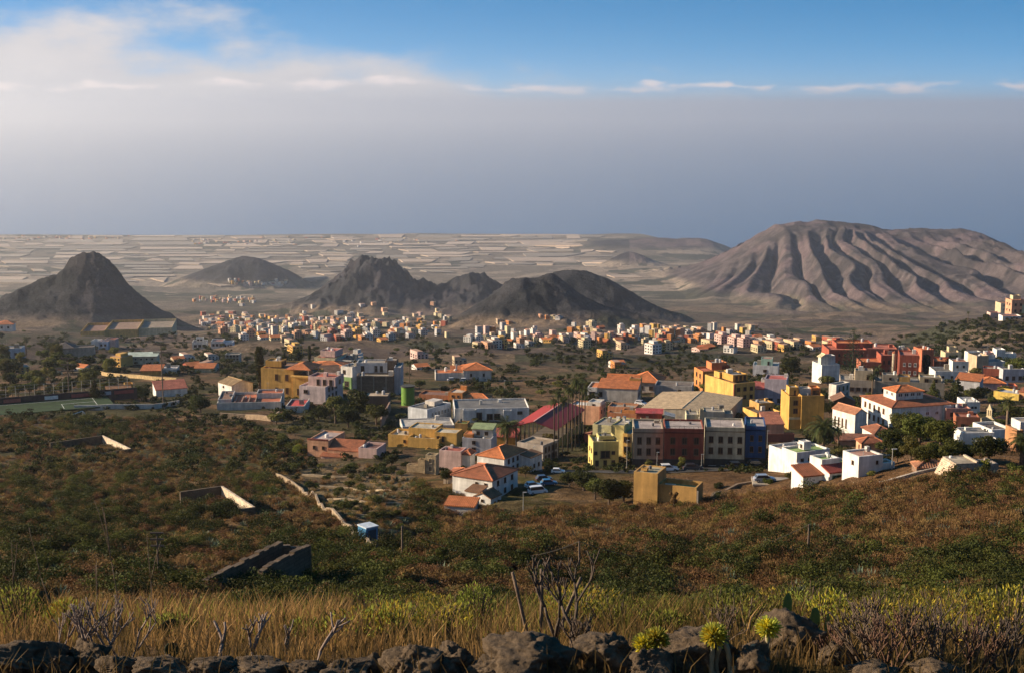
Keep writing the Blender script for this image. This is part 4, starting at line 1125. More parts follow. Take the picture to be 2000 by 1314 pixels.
r, u, c = building('yellow_tower_block', 'tall ochre yellow block with a notched corner and two stacked windows', 1540, 838, 14,
    [Bk(0, 0, 22, 70, 66, GOLD, rc=(0.35, 0.2, 0.1), par=4, win=[('F', 1, 9, 10, [32, 48], 0.2, 0.9, 'brown')]), Bk(22, -6, 43, 70, 68, GOLD, rc=(0.3, 0.2, 0.12), par=4), Bk(4, 20, 18, 26, 16, YELLOW, z=64, rc=CONC, win=[('F', 1, 4, 9, [1], 0.3, 0.9)]), Bk(24, 22, 22, 20, 13, OFFW, z=64, rc=CONC), Bk(46, 20, 18, 26, 14, ORANGE, z=64, rc=OTILE, win=[('F', 1, 13, 9, [0.5], 0.05, 0.95)]), Bk(0, -2, 24, 3, 4, CREAM, z=20, par=0.3)], 'block')
building('low_yellow_house', 'low yellow walled yard house between the two tall yellow blocks', 1478, 826, 28, [Bk(0, 0, 46, 60, 20, YELLOW, rc=(0.12, 0.09, 0.07), par=4), Bk(22, 40, 30, 40, 30, OCHRE, rc=CONC, win=[('F', 2, 6, 7, [14], 0.1, 0.95)])])
building('lilac_house', 'lilac house with ribbed walls and red roof behind the tall ochre block', 1492, 790, -5, [Bk(0, 0, 42, 50, 52, LILAC, rc=(0.42, 0.12, 0.1), par=2, win=[('F', 2, 8, 8, [6], 0.1, 0.9)]), Bk(-22, 2, 24, 34, 30, (0.5, 0.38, 0.42), roof='shed_f', rc=(0.38, 0.1, 0.08), rh=8), Bk(-10, 34, 22, 20, 44, OFFW, rc=CONC)])
building('salmon_roof_house', 'salmon house with sloping brick red roof right of the blue house', 1494, 862, 12, [Bk(0, 0, 36, 60, 34, SALMON, roof='shed_f', rc=(0.45, 0.17, 0.1), rh=12, ov=1), Bk(-6, -10, 60, 14, 18, (0.24, 0.09, 0.06), rc=(0.2, 0.12, 0.1))])
# ------------------------------------------------------------------ right hand quarter
r, u, c = building('white_villa', 'blazing white flat roofed villa with a green terrace in front of the date palm', 1555, 926, 36,
    [Bk(0, 0, 64, 50, 44, WHITE, rc=(0.25, 0.34, 0.12), par=4, win=[('F', 4, 6, 7, [24], 0.05, 0.95), ('F', 2, 7, 9, [2], 0.1, 0.9)]), Bk(2, 50, 55, 48, 38, WHITE, rc=(0.36, 0.3, 0.27), par=4), Bk(20, 12, 14, 18, 16, WHITE, z=44, rc=OFFW, par=1, win=[('L', 1, 4, 7, [3], 0.3, 0.8)])], 'villa')
extra_box(r, 'balcony', u, c, -0.5, -4, 20, 64, 3.8, 4, mat('plaster', WHITE))
r, u, c = building('white_villa', 'white stepped villa with dark red roofs and a green terrace nearest the brown slope', 1604, 936, 36,
    [Bk(0, 0, 34, 40, 40, WHITE, rc=(0.2, 0.3, 0.1), par=5), Bk(34, 0, 40, 44, 26, WHITE, rc=(0.22, 0.3, 0.12), par=4), Bk(0, -26, 44, 26, 18, WHITE, roof='shed_f', rc=(0.32, 0.07, 0.05), rh=10, ov=1.5, win=[('F', 1, 16, 12, [2], 0.1, 0.5, 'green')]), Bk(-2, -26, 2, 60, 12, WHITE, rc=TILE)], 'villa')
building('white_villa', 'white cube villa with one brown shutter above the garden wall', 1676, 932, 34,
    [Bk(0, 0, 46, 56, 42, WHITE, rc=(0.4, 0.22, 0.16), par=3, win=[('F', 1, 4, 7, [24], 0.6, 0.9), ('L', 1, 4, 8, [22], 0.5, 0.8, 'shut')]), Bk(46, 8, 28, 30, 22, WHITE, rc=(0.5, 0.22, 0.12), par=3)], 'villa')
building('porch_house', 'low white house with a rust red tiled porch roof above the terrace parking', 1568, 951, 30, [Bk(0, 0, 50, 46, 20, WHITE, roof='shed_f', rc=TILE, rh=12, ov=1.5, win=[('F', 1, 10, 7, [4], 0.5, 0.9)]), Bk(50, 0, 30, 26, 18, WHITE, roof='shed_f', rc=(0.3, 0.07, 0.05), rh=6)])
r, u, c = building('manor_house', 'large white manor with two rows of shutters, terracotta hipped roof and glazed lantern', 1740, 838, 31,
    [Bk(0, 0, 118, 116, 44, WHITE, roof='hip', rc=TILE, rh=14, ov=3, win=[('L', 5, 4.6, 11, [4, 25], 0.06, 0.82, 'shut'), ('F', 6, 7, 7, [4, 24], 0.05, 0.95, 'white')]), Bk(22, 30, 52, 46, 23, WHITE, z=44, roof='hip', rc=OTILE, rh=9, ov=2, win=[('L', 2, 5, 7, [13], 0.1, 0.9, 'white'), ('F', 4, 9, 7, [13], 0.05, 0.95, 'white')])], 'manor')
building('white_chapel_house', 'white gabled house with tall narrow windows left of the manor', 1669, 846, 42, [Bk(0, 0, 22, 66, 38, WHITE, roof='gy', rc=(0.4, 0.18, 0.1), rh=9, ov=1.5, win=[('L', 4, 2.6, 18, [6], 0.05, 0.7, 'shut')])])
building('garden_house', 'low white garden house with a brown hipped roof in front of the manor', 1708, 862, 24, [Bk(0, 0, 38, 60, 16, WHITE, roof='hip', rc=(0.28, 0.11, 0.06), rh=11, ov=3)])
building('garden_house', 'long low rust roofed outbuilding behind the date palm', 1632, 872, 4, [Bk(0, 0, 74, 30, 12, (0.36, 0.22, 0.15), roof='shed_f', rc=(0.3, 0.13, 0.08), rh=8)])
building('garden_house', 'small salmon hut with a terracotta hipped roof by the green trees', 1682, 882, 18, [Bk(0, 0, 44, 34, 18, SALMON, roof='hip', rc=TILE, rh=9, ov=2, win=[('F', 1, 5, 8, [4], 0.2, 0.5), ('L', 1, 4, 8, [4], 0.4, 0.8)])])
building('pink_house', 'dusty pink house with a coral roof right of the manor', 1846, 836, 16, [Bk(0, 0, 46, 50, 40, (0.5, 0.27, 0.2), rc=(0.5, 0.14, 0.1), par=2, win=[('F', 3, 7, 8, [8, 24], 0.1, 0.95)]), Bk(-2, 10, 14, 40, 44, WHITE, rc=OFFW)])
building('terracotta_house', 'plain terracotta fronted house beside the bell gable trees', 1866, 842, 8, [Bk(0, 0, 44, 40, 30, (0.36, 0.13, 0.07), rc=(0.3, 0.12, 0.08), par=3, win=[('F', 2, 8, 12, [4], 0.1, 0.9)])])
building('white_garden_room', 'white flat house with a sunlit parapet above the bell gable', 1884, 806, 18, [Bk(0, 0, 28, 50, 22, WHITE, rc=OFFW, par=3, win=[('F', 1, 14, 6, [8], 0.3, 0.9, 'white')])])
# bell gable
P = hit(1914, 838, 150); u = upp(1914, 838, P.y)
root = empty('chapel', P, math.radians(-26) - math.atan2(P.x, P.y)); tag(root, 'small cream chapel with a two arched bell gable among trees', 'chapel')
def slab(name, outline, y0, y1, m, parent):
    mb = MB()
    f = [(x * u, y0 * u, z * u) for x, z in outline]; b = [(x * u, y1 * u, z * u) for x, z in outline]
    mb.face(f); mb.face(b[::-1])
    n = len(f)
    for i in range(n):
        mb.face([f[i], b[i], b[(i + 1) % n], f[(i + 1) % n]])
    return mb.build(name, m, parent)
cm = mat('plaster', (0.64, 0.52, 0.33))
slab('front_wall', [(0, -20), (34, -20), (34, 20), (24, 26), (10, 26), (0, 23)], 0, 4, cm, root)
slab('belfry_base', [(10, 26), (24, 26), (22, 30), (12, 30)], 0, 4, cm, root)
for x0, x1 in ((12, 14), (16.2, 17.8), (20, 22)):
    slab('belfry_pier', [(x0, 30), (x1, 30), (x1, 41), (x0, 41)], 0.3, 3.7, cm, root)
slab('belfry_top', [(11, 41), (23, 41), (20, 46), (17.6, 53), (16.4, 53), (14, 46)], 0, 4, cm, root)
slab('nave', [(1, -20), (33, -20), (33, 14), (1, 14)], 4, 60, mat('plaster', OFFW), root)
slab('nave_roof', [(-1, 14), (35, 14), (17, 22)], 4, 62, mat('tile_y', TILE), root)
lk = link('door', window_mesh('shut'), root); lk.location = (16 * u, -0.003, -4 * u); lk.scale = (6 * u, 1, 14 * u)
building('white_court_house', 'white low house with a dark flat roof half hidden by garden trees', 1880, 866, 20, [Bk(0, 0, 58, 50, 22, WHITE, rc=(0.2, 0.19, 0.18), par=3), Bk(18, -22, 40, 24, 14, WHITE, rc=(0.3, 0.25, 0.2), par=2)])
building('white_court_house', 'white walled house with a sloping parapet right of the tall thin palm', 1936, 868, 32, [Bk(0, 0, 40, 70, 30, WHITE, rc=(0.12, 0.1, 0.09), par=5)])
building('white_court_house', 'tall white house with a brown side wall at the right edge', 1990, 880, 26, [Bk(0, 0, 60, 40, 58, WHITE, rc=CONC, win=[('L', 1, 3, 8, [34], 0.4, 0.8)]), Bk(-10, -10, 12, 50, 44, (0.42, 0.2, 0.09), rc=CONC)])
r, u, c = building('pump_house', 'stone pump house with a battered ribbed side wall and flat concrete roof', 1866, 930, 26, [Bk(0, 0, 42, 60, 26, (0.40, 0.32, 0.24), rc=(0.36, 0.30, 0.22), par=1.2, wk='stone', win=[('F', 1, 22, 10, [3], 0.1, 0.9)]), Bk(42, 10, 42, 40, 20, (0.3, 0.24, 0.19), rc=(0.3, 0.27, 0.24), par=1.2, wk='stone')], 'pump house')
extra_box(r, 'roof_kerb', u, c, 38, 0, 26, 4, 58, 3, mat('plaster', (0.55, 0.44, 0.32)))
for k in range(9):
    mb = MB()
    z = (-6 + k * 3.3) * u; o_ = (15 - k * 1.6) * u
    mb.box(-o_ - 0.05, 0, -0.3 * u, 58 * u, z - 0.5, z + 2.4 * u); mb.build('battered_course', mat('stone', (0.55, 0.41, 0.30)), r)
building('ruined_cottage', 'tumbledown cottage with sagging terracotta roof behind the pump house', 1790, 924, 14, [Bk(0, 0, 56, 40, 13, (0.2, 0.13, 0.09), roof='hip', rc=(0.3, 0.14, 0.08), rh=10, wk='stone'), Bk(60, 14, 34, 30, 18, (0.3, 0.2, 0.13), roof='gx', rc=TILE, rh=6, wk='stone')])
# grey town hall range and red complex
r, u, c = building('civic_range', 'long grey beige civic range with ochre roof rooms and dark windows', 1640, 774, 2,
    [Bk(0, 0, 66, 60, 34, (0.37, 0.31, 0.25), rc=CONC, par=3, win=[('F', 4, 8, 8, [12], 0.25, 0.98)]), Bk(66, 4, 130, 60, 33, (0.35, 0.30, 0.23), rc=CONC, par=3, win=[('F', 6, 7, 6, [12], 0.05, 0.95)]), Bk(28, 12, 34, 30, 20, (0.5, 0.4, 0.27), z=31, rc=CONC, win=[('F', 1, 9, 10, [2], 0.6, 0.95)]), Bk(80, 10, 28, 30, 15, (0.4, 0.33, 0.24), z=30, rc=CONC, win=[('F', 1, 5, 5, [5], 0.4, 0.65)]), Bk(112, 10, 20, 30, 12, OCHRE, z=30, rc=CONC), Bk(150, 10, 40, 30, 13, (0.42, 0.34, 0.22), z=30, rc=CONC, win=[('F', 2, 8, 8, [2], 0.1, 0.95)])], 'civic building')
building('green_side_house', 'narrow white house with green shutters at the end of the civic range', 1618, 780, -36, [Bk(0, 0, 14, 44, 32, OFFW, rc=CONC, win=[('R', 3, 3, 9, [4, 18], 0.1, 0.95, 'green')])])
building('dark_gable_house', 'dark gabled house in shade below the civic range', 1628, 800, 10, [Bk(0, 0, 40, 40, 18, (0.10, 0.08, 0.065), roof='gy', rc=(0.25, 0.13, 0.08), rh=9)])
building('white_blank_house', 'white house with a big blank end wall left of the tall conifer', 1604, 748, 24, [Bk(0, 0, 34, 46, 36, WHITE, rc=OFFW, par=2), Bk(2, 10, 14, 14, 16, OFFW, z=34, roof='gy', rc=CREAM, rh=5), Bk(16, 12, 14, 18, 18, GREYW, z=34, rc=CONC)])
RG = 'brick red hotel blocks behind the conifer'
for lab, px, py, rot, bl in (
    ('long brick red hotel wing with white roof lines behind the conifer', 1618, 716, 12, [Bk(0, 0, 72, 70, 34, REDW, rc=(0.4, 0.13, 0.08), par=3, win=[('F', 6, 4, 6, [6, 20], 0.05, 0.95)]), Bk(20, 30, 70, 40, 10, REDW, z=32, rc=OTILE)]),
    ('stepped brick red hotel wing with dark arches right of the conifer', 1680, 736, 10, [Bk(0, 0, 40, 50, 30, (0.42, 0.14, 0.08), rc=OTILE, par=2, win=[('F', 4, 4, 8, [6], 0.05, 0.95)]), Bk(40, 10, 30, 50, 42, REDW, rc=(0.36, 0.11, 0.07), win=[('F', 3, 4, 8, [6, 24], 0.05, 0.95)])]),
    ('shaded brick red hotel block with small white framed windows', 1756, 738, 4, [Bk(0, 0, 36, 60, 46, (0.30, 0.075, 0.045), rc=(0.4, 0.15, 0.1), par=3, win=[('F', 3, 5, 7, [8, 24], 0.1, 0.95, 'white')])]),
    ('tall coral red hotel tower catching the sun', 1799, 726, 24, [Bk(0, 0, 22, 40, 44, (0.50, 0.16, 0.08), rc=OTILE, par=3, win=[('L', 2, 3, 6, [8, 24], 0.1, 0.9)])]),
    ('low brick red hotel wing with a pale parapet right of the coral tower', 1824, 722, 6, [Bk(0, 0, 34, 50, 18, REDW, rc=OTILE, par=3)]),
    ('far brick red hotel roofs with a white top edge', 1690, 702, 8, [Bk(0, 0, 60, 60, 22, (0.38, 0.11, 0.065), rc=(0.42, 0.14, 0.09), par=2), Bk(64, 10, 24, 40, 18, (0.5, 0.2, 0.12), rc=OTILE)])):
    building('hotel_block', lab, px, py, rot, bl, 'hotel', RG)
P = hit(1745, 736, 150); u = upp(1745, 736, P.y)
root = empty('round_tower', P); tag(root, 'slim round stone tower between the red hotel blocks', 'tower')
mb = MB(); mb.tube([(0, 0, -3), (0, 0, 45 * u), (0, 0, 47 * u)], [4 * u, 4 * u, 4.6 * u], 14); mb.build('shaft', mat('stone', (0.45, 0.38, 0.28)), root, True)
mb = MB(); mb.tube([(0, 0, 47 * u), (0, 0, 53 * u)], [4.4 * u, 0.3 * u], 14); mb.build('cap', mat('tile_x', TILE), root)
for lab, px, py, rot, bl in (
    ('white house with grey shed roof and a square roof room in the right cluster', 1826, 746, 14, [Bk(0, 0, 60, 50, 22, WHITE, rc=GREYR, par=2, win=[('F', 3, 5, 5, [8], 0.1, 0.95)]), Bk(34, 10, 30, 30, 20, WHITE, z=20, rc=OTILE, win=[('F', 2, 4, 5, [7], 0.1, 0.9)])]),
    ('white house with an orange lean-to roof behind the dark conifer clump', 1866, 766, -10, [Bk(0, 0, 44, 40, 26, (0.52, 0.51, 0.52), roof='shed_f', rc=OTILE, rh=7, win=[('F', 1, 6, 9, [6], 0.1, 0.4)])]),
    ('tall white wall house with tan side above the brick red cube', 1906, 738, 30, [Bk(0, 0, 22, 34, 44, (0.5, 0.38, 0.25), rc=CONC, par=4), Bk(0, 34, 24, 14, 46, WHITE, rc=CONC), Bk(22, 6, 34, 30, 30, (0.45, 0.46, 0.46), rc=(0.2, 0.2, 0.19), win=[('F', 3, 6, 8, [8], 0.1, 0.95)])]),
    ('brick red cube house in the right cluster', 1920, 744, 4, [Bk(0, 0, 34, 30, 26, (0.35, 0.10, 0.06), rc=CONC, win=[('F', 2, 6, 6, [6], 0.3, 0.9)])]),
    ('house with wide orange roofs and red terrace near the right edge', 1912, 762, 10, [Bk(0, 0, 48, 46, 16, PINK, roof='hip', rc=OTILE, rh=8), Bk(40, -6, 30, 30, 12, (0.5, 0.15, 0.08), rc=(0.35, 0.1, 0.07))]),
    ('sunlit golden wall house with a tiled side roof at the right edge', 1940, 778, -24, [Bk(0, 0, 46, 40, 16, (0.6, 0.42, 0.1), rc=(0.42, 0.4, 0.38), par=3), Bk(44, 6, 30, 40, 20, (0.4, 0.2, 0.1), roof='shed_f', rc=TILE, rh=8)]),
    ('white pair of cubes below the brown hill', 1946, 702, 20, [Bk(0, 0, 16, 24, 20, WHITE, rc=OFFW), Bk(16, 4, 22, 24, 11, WHITE, rc=OFFW)]),
    ('white flat house with pink terrace below the brown hill', 1912, 706, 16, [Bk(0, 0, 30, 30, 14, WHITE, rc=(0.45, 0.2, 0.15), par=3), Bk(14, 4, 14, 20, 18, PINK, rc=REDW)]),
    ('cream house half hidden by trees under the brown hill', 1846, 704, 18, [Bk(0, 0, 30, 30, 16, CREAM, rc=(0.5, 0.3, 0.2), win=[('F', 2, 4, 5, [6], 0.1, 0.9)]), Bk(8, 6, 14, 14, 10, CREAM, z=16, rc=OTILE)]),
    ('white house with a yellow gable canopy at the right of the cluster', 1958, 746, 22, [Bk(0, 0, 40, 30, 26, (0.5, 0.5, 0.52), rc=CONC, win=[('F', 3, 6, 8, [4], 0.05, 0.95)])])):
    building('village_house', lab, px, py, rot, bl, 'house', 'houses of the upper right quarter')
# houses on the brown hill
for lab, px, py, rot, bl in (
    ('tallest peach house on the brown hill with flat roofs', 1975, 616, 24, [Bk(0, 0, 24, 30, 30, SALMON, rc=OTILE, win=[('F', 2, 4, 5, [6, 18], 0.1, 0.9), ('L', 2, 3, 5, [6, 18], 0.1, 0.9)]), Bk(4, 6, 14, 14, 8, CREAM, z=30, rc=OTILE)]),
    ('cream house with a stepped roof on the brown hill', 1954, 612, 24, [Bk(0, 0, 20, 26, 20, CREAM, rc=OTILE, win=[('F', 2, 3, 4, [5, 13], 0.1, 0.9)])]),
    ('low white house with a pink wall on the shoulder of the brown hill', 1958, 627, 18, [Bk(0, 0, 34, 26, 10, WHITE, rc=OTILE, win=[('F', 3, 4, 4, [3], 0.1, 0.9)])]),
    ('small rust house lowest on the brown hill shoulder', 1934, 622, 20, [Bk(0, 0, 20, 20, 11, PINK, rc=OTILE)]),
    ('greenish house at the picture edge on the brown hill', 1996, 612, 22, [Bk(0, 0, 30, 30, 16, (0.42, 0.46, 0.3), rc=OTILE, win=[('F', 2, 4, 4, [5], 0.1, 0.6)])])):
    building('hill_house', lab, px, py, rot, bl, 'house', 'houses on the brown hill', rmin=500)
# ------------------------------------------------------------------ left side beyond the football pitch
for lab, px, py, rot, bl in (
    ('low ochre club house beside the football pitch', 210, 783, 2, [Bk(0, 0, 45, 40, 20, OCHRE, roof='gx', rc=(0.35, 0.18, 0.09), rh=5), Bk(34, 20, 16, 20, 28, GOLD, rc=OTILE)]),
    ('white shed with a coral red tiled roof behind the pitch fence', 305, 774, 10, [Bk(0, 0, 60, 34, 12, WHITE, roof='shed_f', rc=(0.5, 0.17, 0.11), rh=12, ov=1)]),
    ('cream house with a pale green flat roof in the left valley', 246, 712, -8, [Bk(0, 0, 58, 50, 15, (0.55, 0.5, 0.36), roof='slab', rc=(0.36, 0.42, 0.36), win=[('F', 5, 3, 3, [9], 0.05, 0.95)])]),
    ('yellow edged house with orange roof slopes left of the floodlight mast', 275, 733, -10, [Bk(0, 0, 38, 40, 9, GOLD, roof='shed_f', rc=OTILE, rh=5), Bk(30, 14, 36, 40, 10, OFFW, rc=(0.5, 0.45, 0.42))]),
    ('grey roofed farmhouse above the left gardens', 108, 690, -6, [Bk(0, 0, 34, 40, 10, (0.3, 0.27, 0.22), roof='hip', rc=(0.12, 0.1, 0.09), rh=8), Bk(32, 4, 40, 30, 10, (0.34, 0.31, 0.25), rc=(0.16, 0.12, 0.1))]),
    ('white and blue house cluster below the left hill', 178, 682, -20, [Bk(0, 0, 14, 24, 17, WHITE, rc=OFFW), Bk(13, 3, 18, 24, 15, (0.5, 0.55, 0.62), rc=OFFW, win=[('F', 2, 4, 4, [6], 0.1, 0.9)]), Bk(22, 12, 20, 20, 18, PINK, rc=OTILE)]),
    ('white three tier villa with verandas in the left valley', 376, 682, -4, [Bk(0, 0, 28, 30, 14, WHITE, rc=GREYR, win=[('F', 3, 6, 5, [4], 0.05, 0.95)]), Bk(7, 5, 14, 16, 7, WHITE, z=14, rc=OFFW, win=[('F', 2, 4, 3, [2], 0.1, 0.9)])]),
    ('white veranda villa with a red roof edge right of the three tier villa', 412, 681, -8, [Bk(0, 0, 24, 30, 15, WHITE, rc=(0.35, 0.14, 0.1), win=[('F', 3, 5, 5, [5], 0.05, 0.95)]), Bk(24, 3, 18, 24, 12, (0.55, 0.58, 0.64), rc=OFFW, win=[('F', 3, 4, 4, [3], 0.05, 0.95)])]),
    ('small blue white house at the left picture edge', -4, 700, -14, [Bk(0, 0, 44, 30, 20, (0.45, 0.5, 0.56), rc=CONC, win=[('F', 2, 5, 5, [6], 0.3, 0.9)])]),
    ('white house with an orange roof at the foot of the left hill', -6, 646, -10, [Bk(0, 0, 30, 30, 12, WHITE, roof='hip', rc=OTILE, rh=6, win=[('F', 2, 4, 4, [4], 0.1, 0.9)])]),
    ('small cream farmhouse with an orange roof near the cypress', 380, 727, -12, [Bk(0, 0, 36, 30, 8, CREAM, roof='shed_f', rc=OTILE, rh=5)]),
    ('pale block of flats among dark trees left of the tall cypress', 440, 706, -8, [Bk(0, 0, 28, 24, 14, (0.4, 0.38, 0.33), rc=CONC, win=[('F', 4, 4, 4, [3, 9], 0.05, 0.95)])])):
    building('valley_house', lab, px, py, rot, bl, 'house', 'houses in the left valley')
r, u, c = building('walled_cemetery', 'yellow walled cemetery terraces at the foot of the left hill', 158, 656, -8, [Bk(0, 0, 44, 110, 9, YELLOW, rc=(0.22, 0.13, 0.1), par=5), Bk(44, 12, 62, 130, 9, YELLOW, rc=(0.26, 0.17, 0.12), par=5), Bk(104, 30, 66, 120, 8, CREAM, rc=(0.25, 0.2, 0.15), par=5)], 'cemetery', rmin=600)
# football ground
root = empty('football_pitch', PITCH_P, PITCH_A); tag(root, 'green football pitch with white lines cut off by the left edge', 'pitch')
zt = -0.25
mb = MB(); mb.box(0.3, 38.7, 0.3, 16.7, -0.6, zt); mb.build('turf', mat('roof_flat', (0.028, 0.052, 0.016)), root)
for x0, x1, y0, y1 in ((2, 34, 14.5, 14.62), (33.9, 34, 2.12, 14.5), (24, 34, 9, 9.12), (24, 24.12, 2.12, 9)):
    mb = MB(); mb.box(x0, x1, y0, y1, zt + 0.004, zt + 0.02); mb.build('line_marking', mat('paint', (0.7, 0.7, 0.68)), root)
mb = MB(); mb.box(-10, 48, 17.1, 17.4, -2, 1.6); mb.build('pitch_wall', mat('plaster', (0.07, 0.045, 0.045)), root)
for k, (x, w, cc) in enumerate(((0, 6, WHITE), (8, 5, (0.35, 0.1, 0.08)), (20, 4, WHITE), (28, 7, (0.3, 0.08, 0.07)), (36, 4, (0.4, 0.4, 0.42)), (41, 6, (0.28, 0.07, 0.06)))):
    mb = MB(); mb.box(x, x + w, 16.96, 17.09, -0.1, 1.0); mb.build('hoarding', mat('paint', cc), root)
for k in range(20):
    mb = MB(); mb.tube([(-8 + k * 2.8, 17.25, 1.6), (-8 + k * 2.8, 17.25, 5.0)], [0.06, 0.06], 5); mb.build('fence_post', mat('metal', (0.35, 0.35, 0.35), 0.5), root)
mb = MB()
for z in (2.6, 3.8, 4.9):
    mb.box(-8, 45.2, 17.22, 17.28, z, z + 0.05)
mb.build('fence_rail', mat('metal', (0.3, 0.3, 0.3), 0.5), root)
g0 = hit(134, 815, 150); g1 = hit(160, 813, 150)
root = empty('football_goal', Vector((g0.x, g0.y, PITCH_P.z + zt)), PITCH_A); tag(root, 'white football goal at the end of the pitch', 'goal')
gm = mat('paint', (0.75, 0.75, 0.73), 0.5)
for nm, pts in (('post', [(0, 0, 0), (0, 0, 2.4)]), ('post', [(4.6, 5, 0), (4.6, 5, 2.4)]), ('crossbar', [(0, 0, 2.4), (4.6, 5, 2.4)]), ('back_stay', [(0, 0, 2.4), (1.5, -0.6, 0)]), ('back_stay', [(4.6, 5, 2.4), (6.1, 4.4, 0)])):
    mb = MB(); mb.tube(pts, [0.09, 0.09], 6); mb.build(nm, gm, root)

# ------------------------------------------------------------------ plants
LEAF = {'dark': (0.040, 0.045, 0.012), 'mid': (0.072, 0.076, 0.017), 'olive': (0.115, 0.105, 0.026), 'bright': (0.17, 0.19, 0.03), 'brown': (0.145, 0.084, 0.032),
        'russet': (0.185, 0.105, 0.045), 'agave': (0.10, 0.125, 0.085), 'yellow': (0.42, 0.30, 0.04), 'straw': (0.38, 0.235, 0.085), 'lime': (0.28, 0.29, 0.05), 'pine': (0.030, 0.045, 0.022), 'palm': (0.075, 0.085, 0.03)}
def leaf_mat(k, trans=0.25):
    return mat('leaf', LEAF[k], 0.6, trans=trans)
def quads_mesh(name, V, m, smooth=False):
    n = len(V) // 4
    me = bpy.data.meshes.new(name)
    me.vertices.add(len(V)); me.vertices.foreach_set('co', np.ascontiguousarray(V, np.float32).ravel())
    me.loops.add(len(V)); me.loops.foreach_set('vertex_index', np.arange(len(V), dtype=np.int32))
    me.polygons.add(n); me.polygons.foreach_set('loop_start', np.arange(0, len(V), 4, dtype=np.int32))
    me.update(calc_edges=True)
    me.materials.append(m)
    return me
def leaf_quads(C, Nrm, a, b, rng):
    n = len(C)
    t = rng.normal(size=(n, 3)); t -= (t * Nrm).sum(1, keepdims=True) * Nrm
    t /= np.linalg.norm(t, axis=1, keepdims=True) + 1e-9
    s = np.cross(Nrm, t)
    a = np.broadcast_to(a, (n,))[:, None]; b = np.broadcast_to(b, (n,))[:, None]
    return np.stack([C - t * a - s * b * 0.3, C - s * b * 0.0 + s * b - t * a * 0.1, C + t * a + s * b * 0.2, C - s * b], 1).reshape(-1, 3)
def unit(v):
    return v / (np.linalg.norm(v, axis=1, keepdims=True) + 1e-9)
def crown_points(rng, n, lobes, shell=0.45):
    L_ = np.array([l[:3] for l in lobes]); Rr = np.array([l[3] for l in lobes])
    k = rng.choice(len(lobes), n, p=Rr ** 2 / (Rr ** 2).sum())
    d = unit(rng.normal(size=(n, 3)))
    rad = (shell + (1 - shell) * rng.random(n) ** 0.5)
    P = L_[k] + d * (Rr[k] * rad)[:, None] * np.array([1, 1, 0.85])
    return P, unit(d + rng.normal(size=(n, 3)) * 0.55)
def lobes_for(rng, n, rx, rz, zc, r0, r1):
    out = []
    for i in range(n):
        d = unit(rng.normal(size=(1, 3)))[0]
        q = rng.random() ** 0.4
        out.append((d[0] * rx * q, d[1] * rx * q, zc + d[2] * rz * q, r0 + (r1 - r0) * rng.random()))
    return out
CROWNS, TRUNKS = {}, {}
def crown_mesh(kind, var, leafkey):
    key = (kind, var, leafkey)
    if key in CROWNS:
        return CROWNS[key]
    rng = np.random.default_rng(abs(hash((kind, var))) % 1000 if False else {'broad': 1, 'round': 2, 'cypress': 3, 'conifer': 4, 'loose': 5, 'bush': 6, 'tiny': 7, 'small': 8}[kind] * 10 + var)
    if kind == 'broad':
        lb = lobes_for(rng, 11, 0.30, 0.22, 0.62, 0.13, 0.22); n, a = 2300, 0.034
    elif kind == 'round':
        lb = lobes_for(rng, 16, 0.34, 0.26, 0.55, 0.16, 0.24); n, a = 3200, 0.032
    elif kind == 'cypress':
        lb = [(0, 0, 0.08 + 0.88 * t, 0.085 * math.sin(math.pi * min(1, 0.25 + 0.75 * (1 - t))) + 0.015) for t in np.linspace(0, 1, 16)]; n, a = 1900, 0.022
    elif kind == 'conifer':
        lb = [(rng.normal() * 0.10 * (1 - t), rng.normal() * 0.10 * (1 - t), 0.15 + 0.8 * t, 0.19 * (1 - t) + 0.03) for t in np.linspace(0, 1, 14)]; n, a = 2000, 0.028
    elif kind == 'loose':
        lb = lobes_for(rng, 8, 0.30, 0.26, 0.62, 0.09, 0.16); n, a = 1300, 0.03
    elif kind == 'bush':
        lb = lobes_for(rng, 10, 0.40, 0.20, 0.32, 0.16, 0.26); n, a = 1500, 0.045
    elif kind == 'tiny':
        lb = lobes_for(rng, 6, 0.26, 0.2, 0.6, 0.2, 0.3); n, a = 260, 0.075
    else:
        lb = lobes_for(rng, 8, 0.30, 0.2, 0.55, 0.16, 0.26); n, a = 700, 0.05
    P, Nn = crown_points(rng, n, lb)
    P[:, 2] = np.maximum(P[:, 2], 0.02)
    V = leaf_quads(P, Nn, a * (0.7 + 0.6 * rng.random(n)), a * 0.6, rng)
    CROWNS[key] = quads_mesh('crown', V, leaf_mat(leafkey))
    return CROWNS[key]
def trunk_mesh(kind, var=0):
    if (kind, var) in TRUNKS:
        return TRUNKS[(kind, var)]
    rng = random.Random(var + 5)
    mb = MB()
    top = {'cypress': 0.9, 'conifer': 0.9, 'bush': 0.3, 'tiny': 0.5}.get(kind, 0.5)
    mb.tube([(0, 0, -0.15), (0.01, 0, top * 0.4), (0.0, 0.015, top)], [0.035, 0.028, 0.012], 7)
    if kind not in ('cypress', 'conifer', 'tiny'):
        for k in range(6):
            a = k * 1.05 + rng.random(); z = top * (0.45 + 0.4 * rng.random()); r = 0.22 + 0.1 * rng.random()
            mb.tube([(0, 0, z), (math.cos(a) * r * 0.5, math.sin(a) * r * 0.5, z + 0.13), (math.cos(a) * r, math.sin(a) * r, z + 0.24)], [0.017, 0.011, 0.005], 5)
    TRUNKS[(kind, var)] = mb.mesh('trunk', mat('bark', (0.10, 0.07, 0.05)))
    return TRUNKS[(kind, var)]
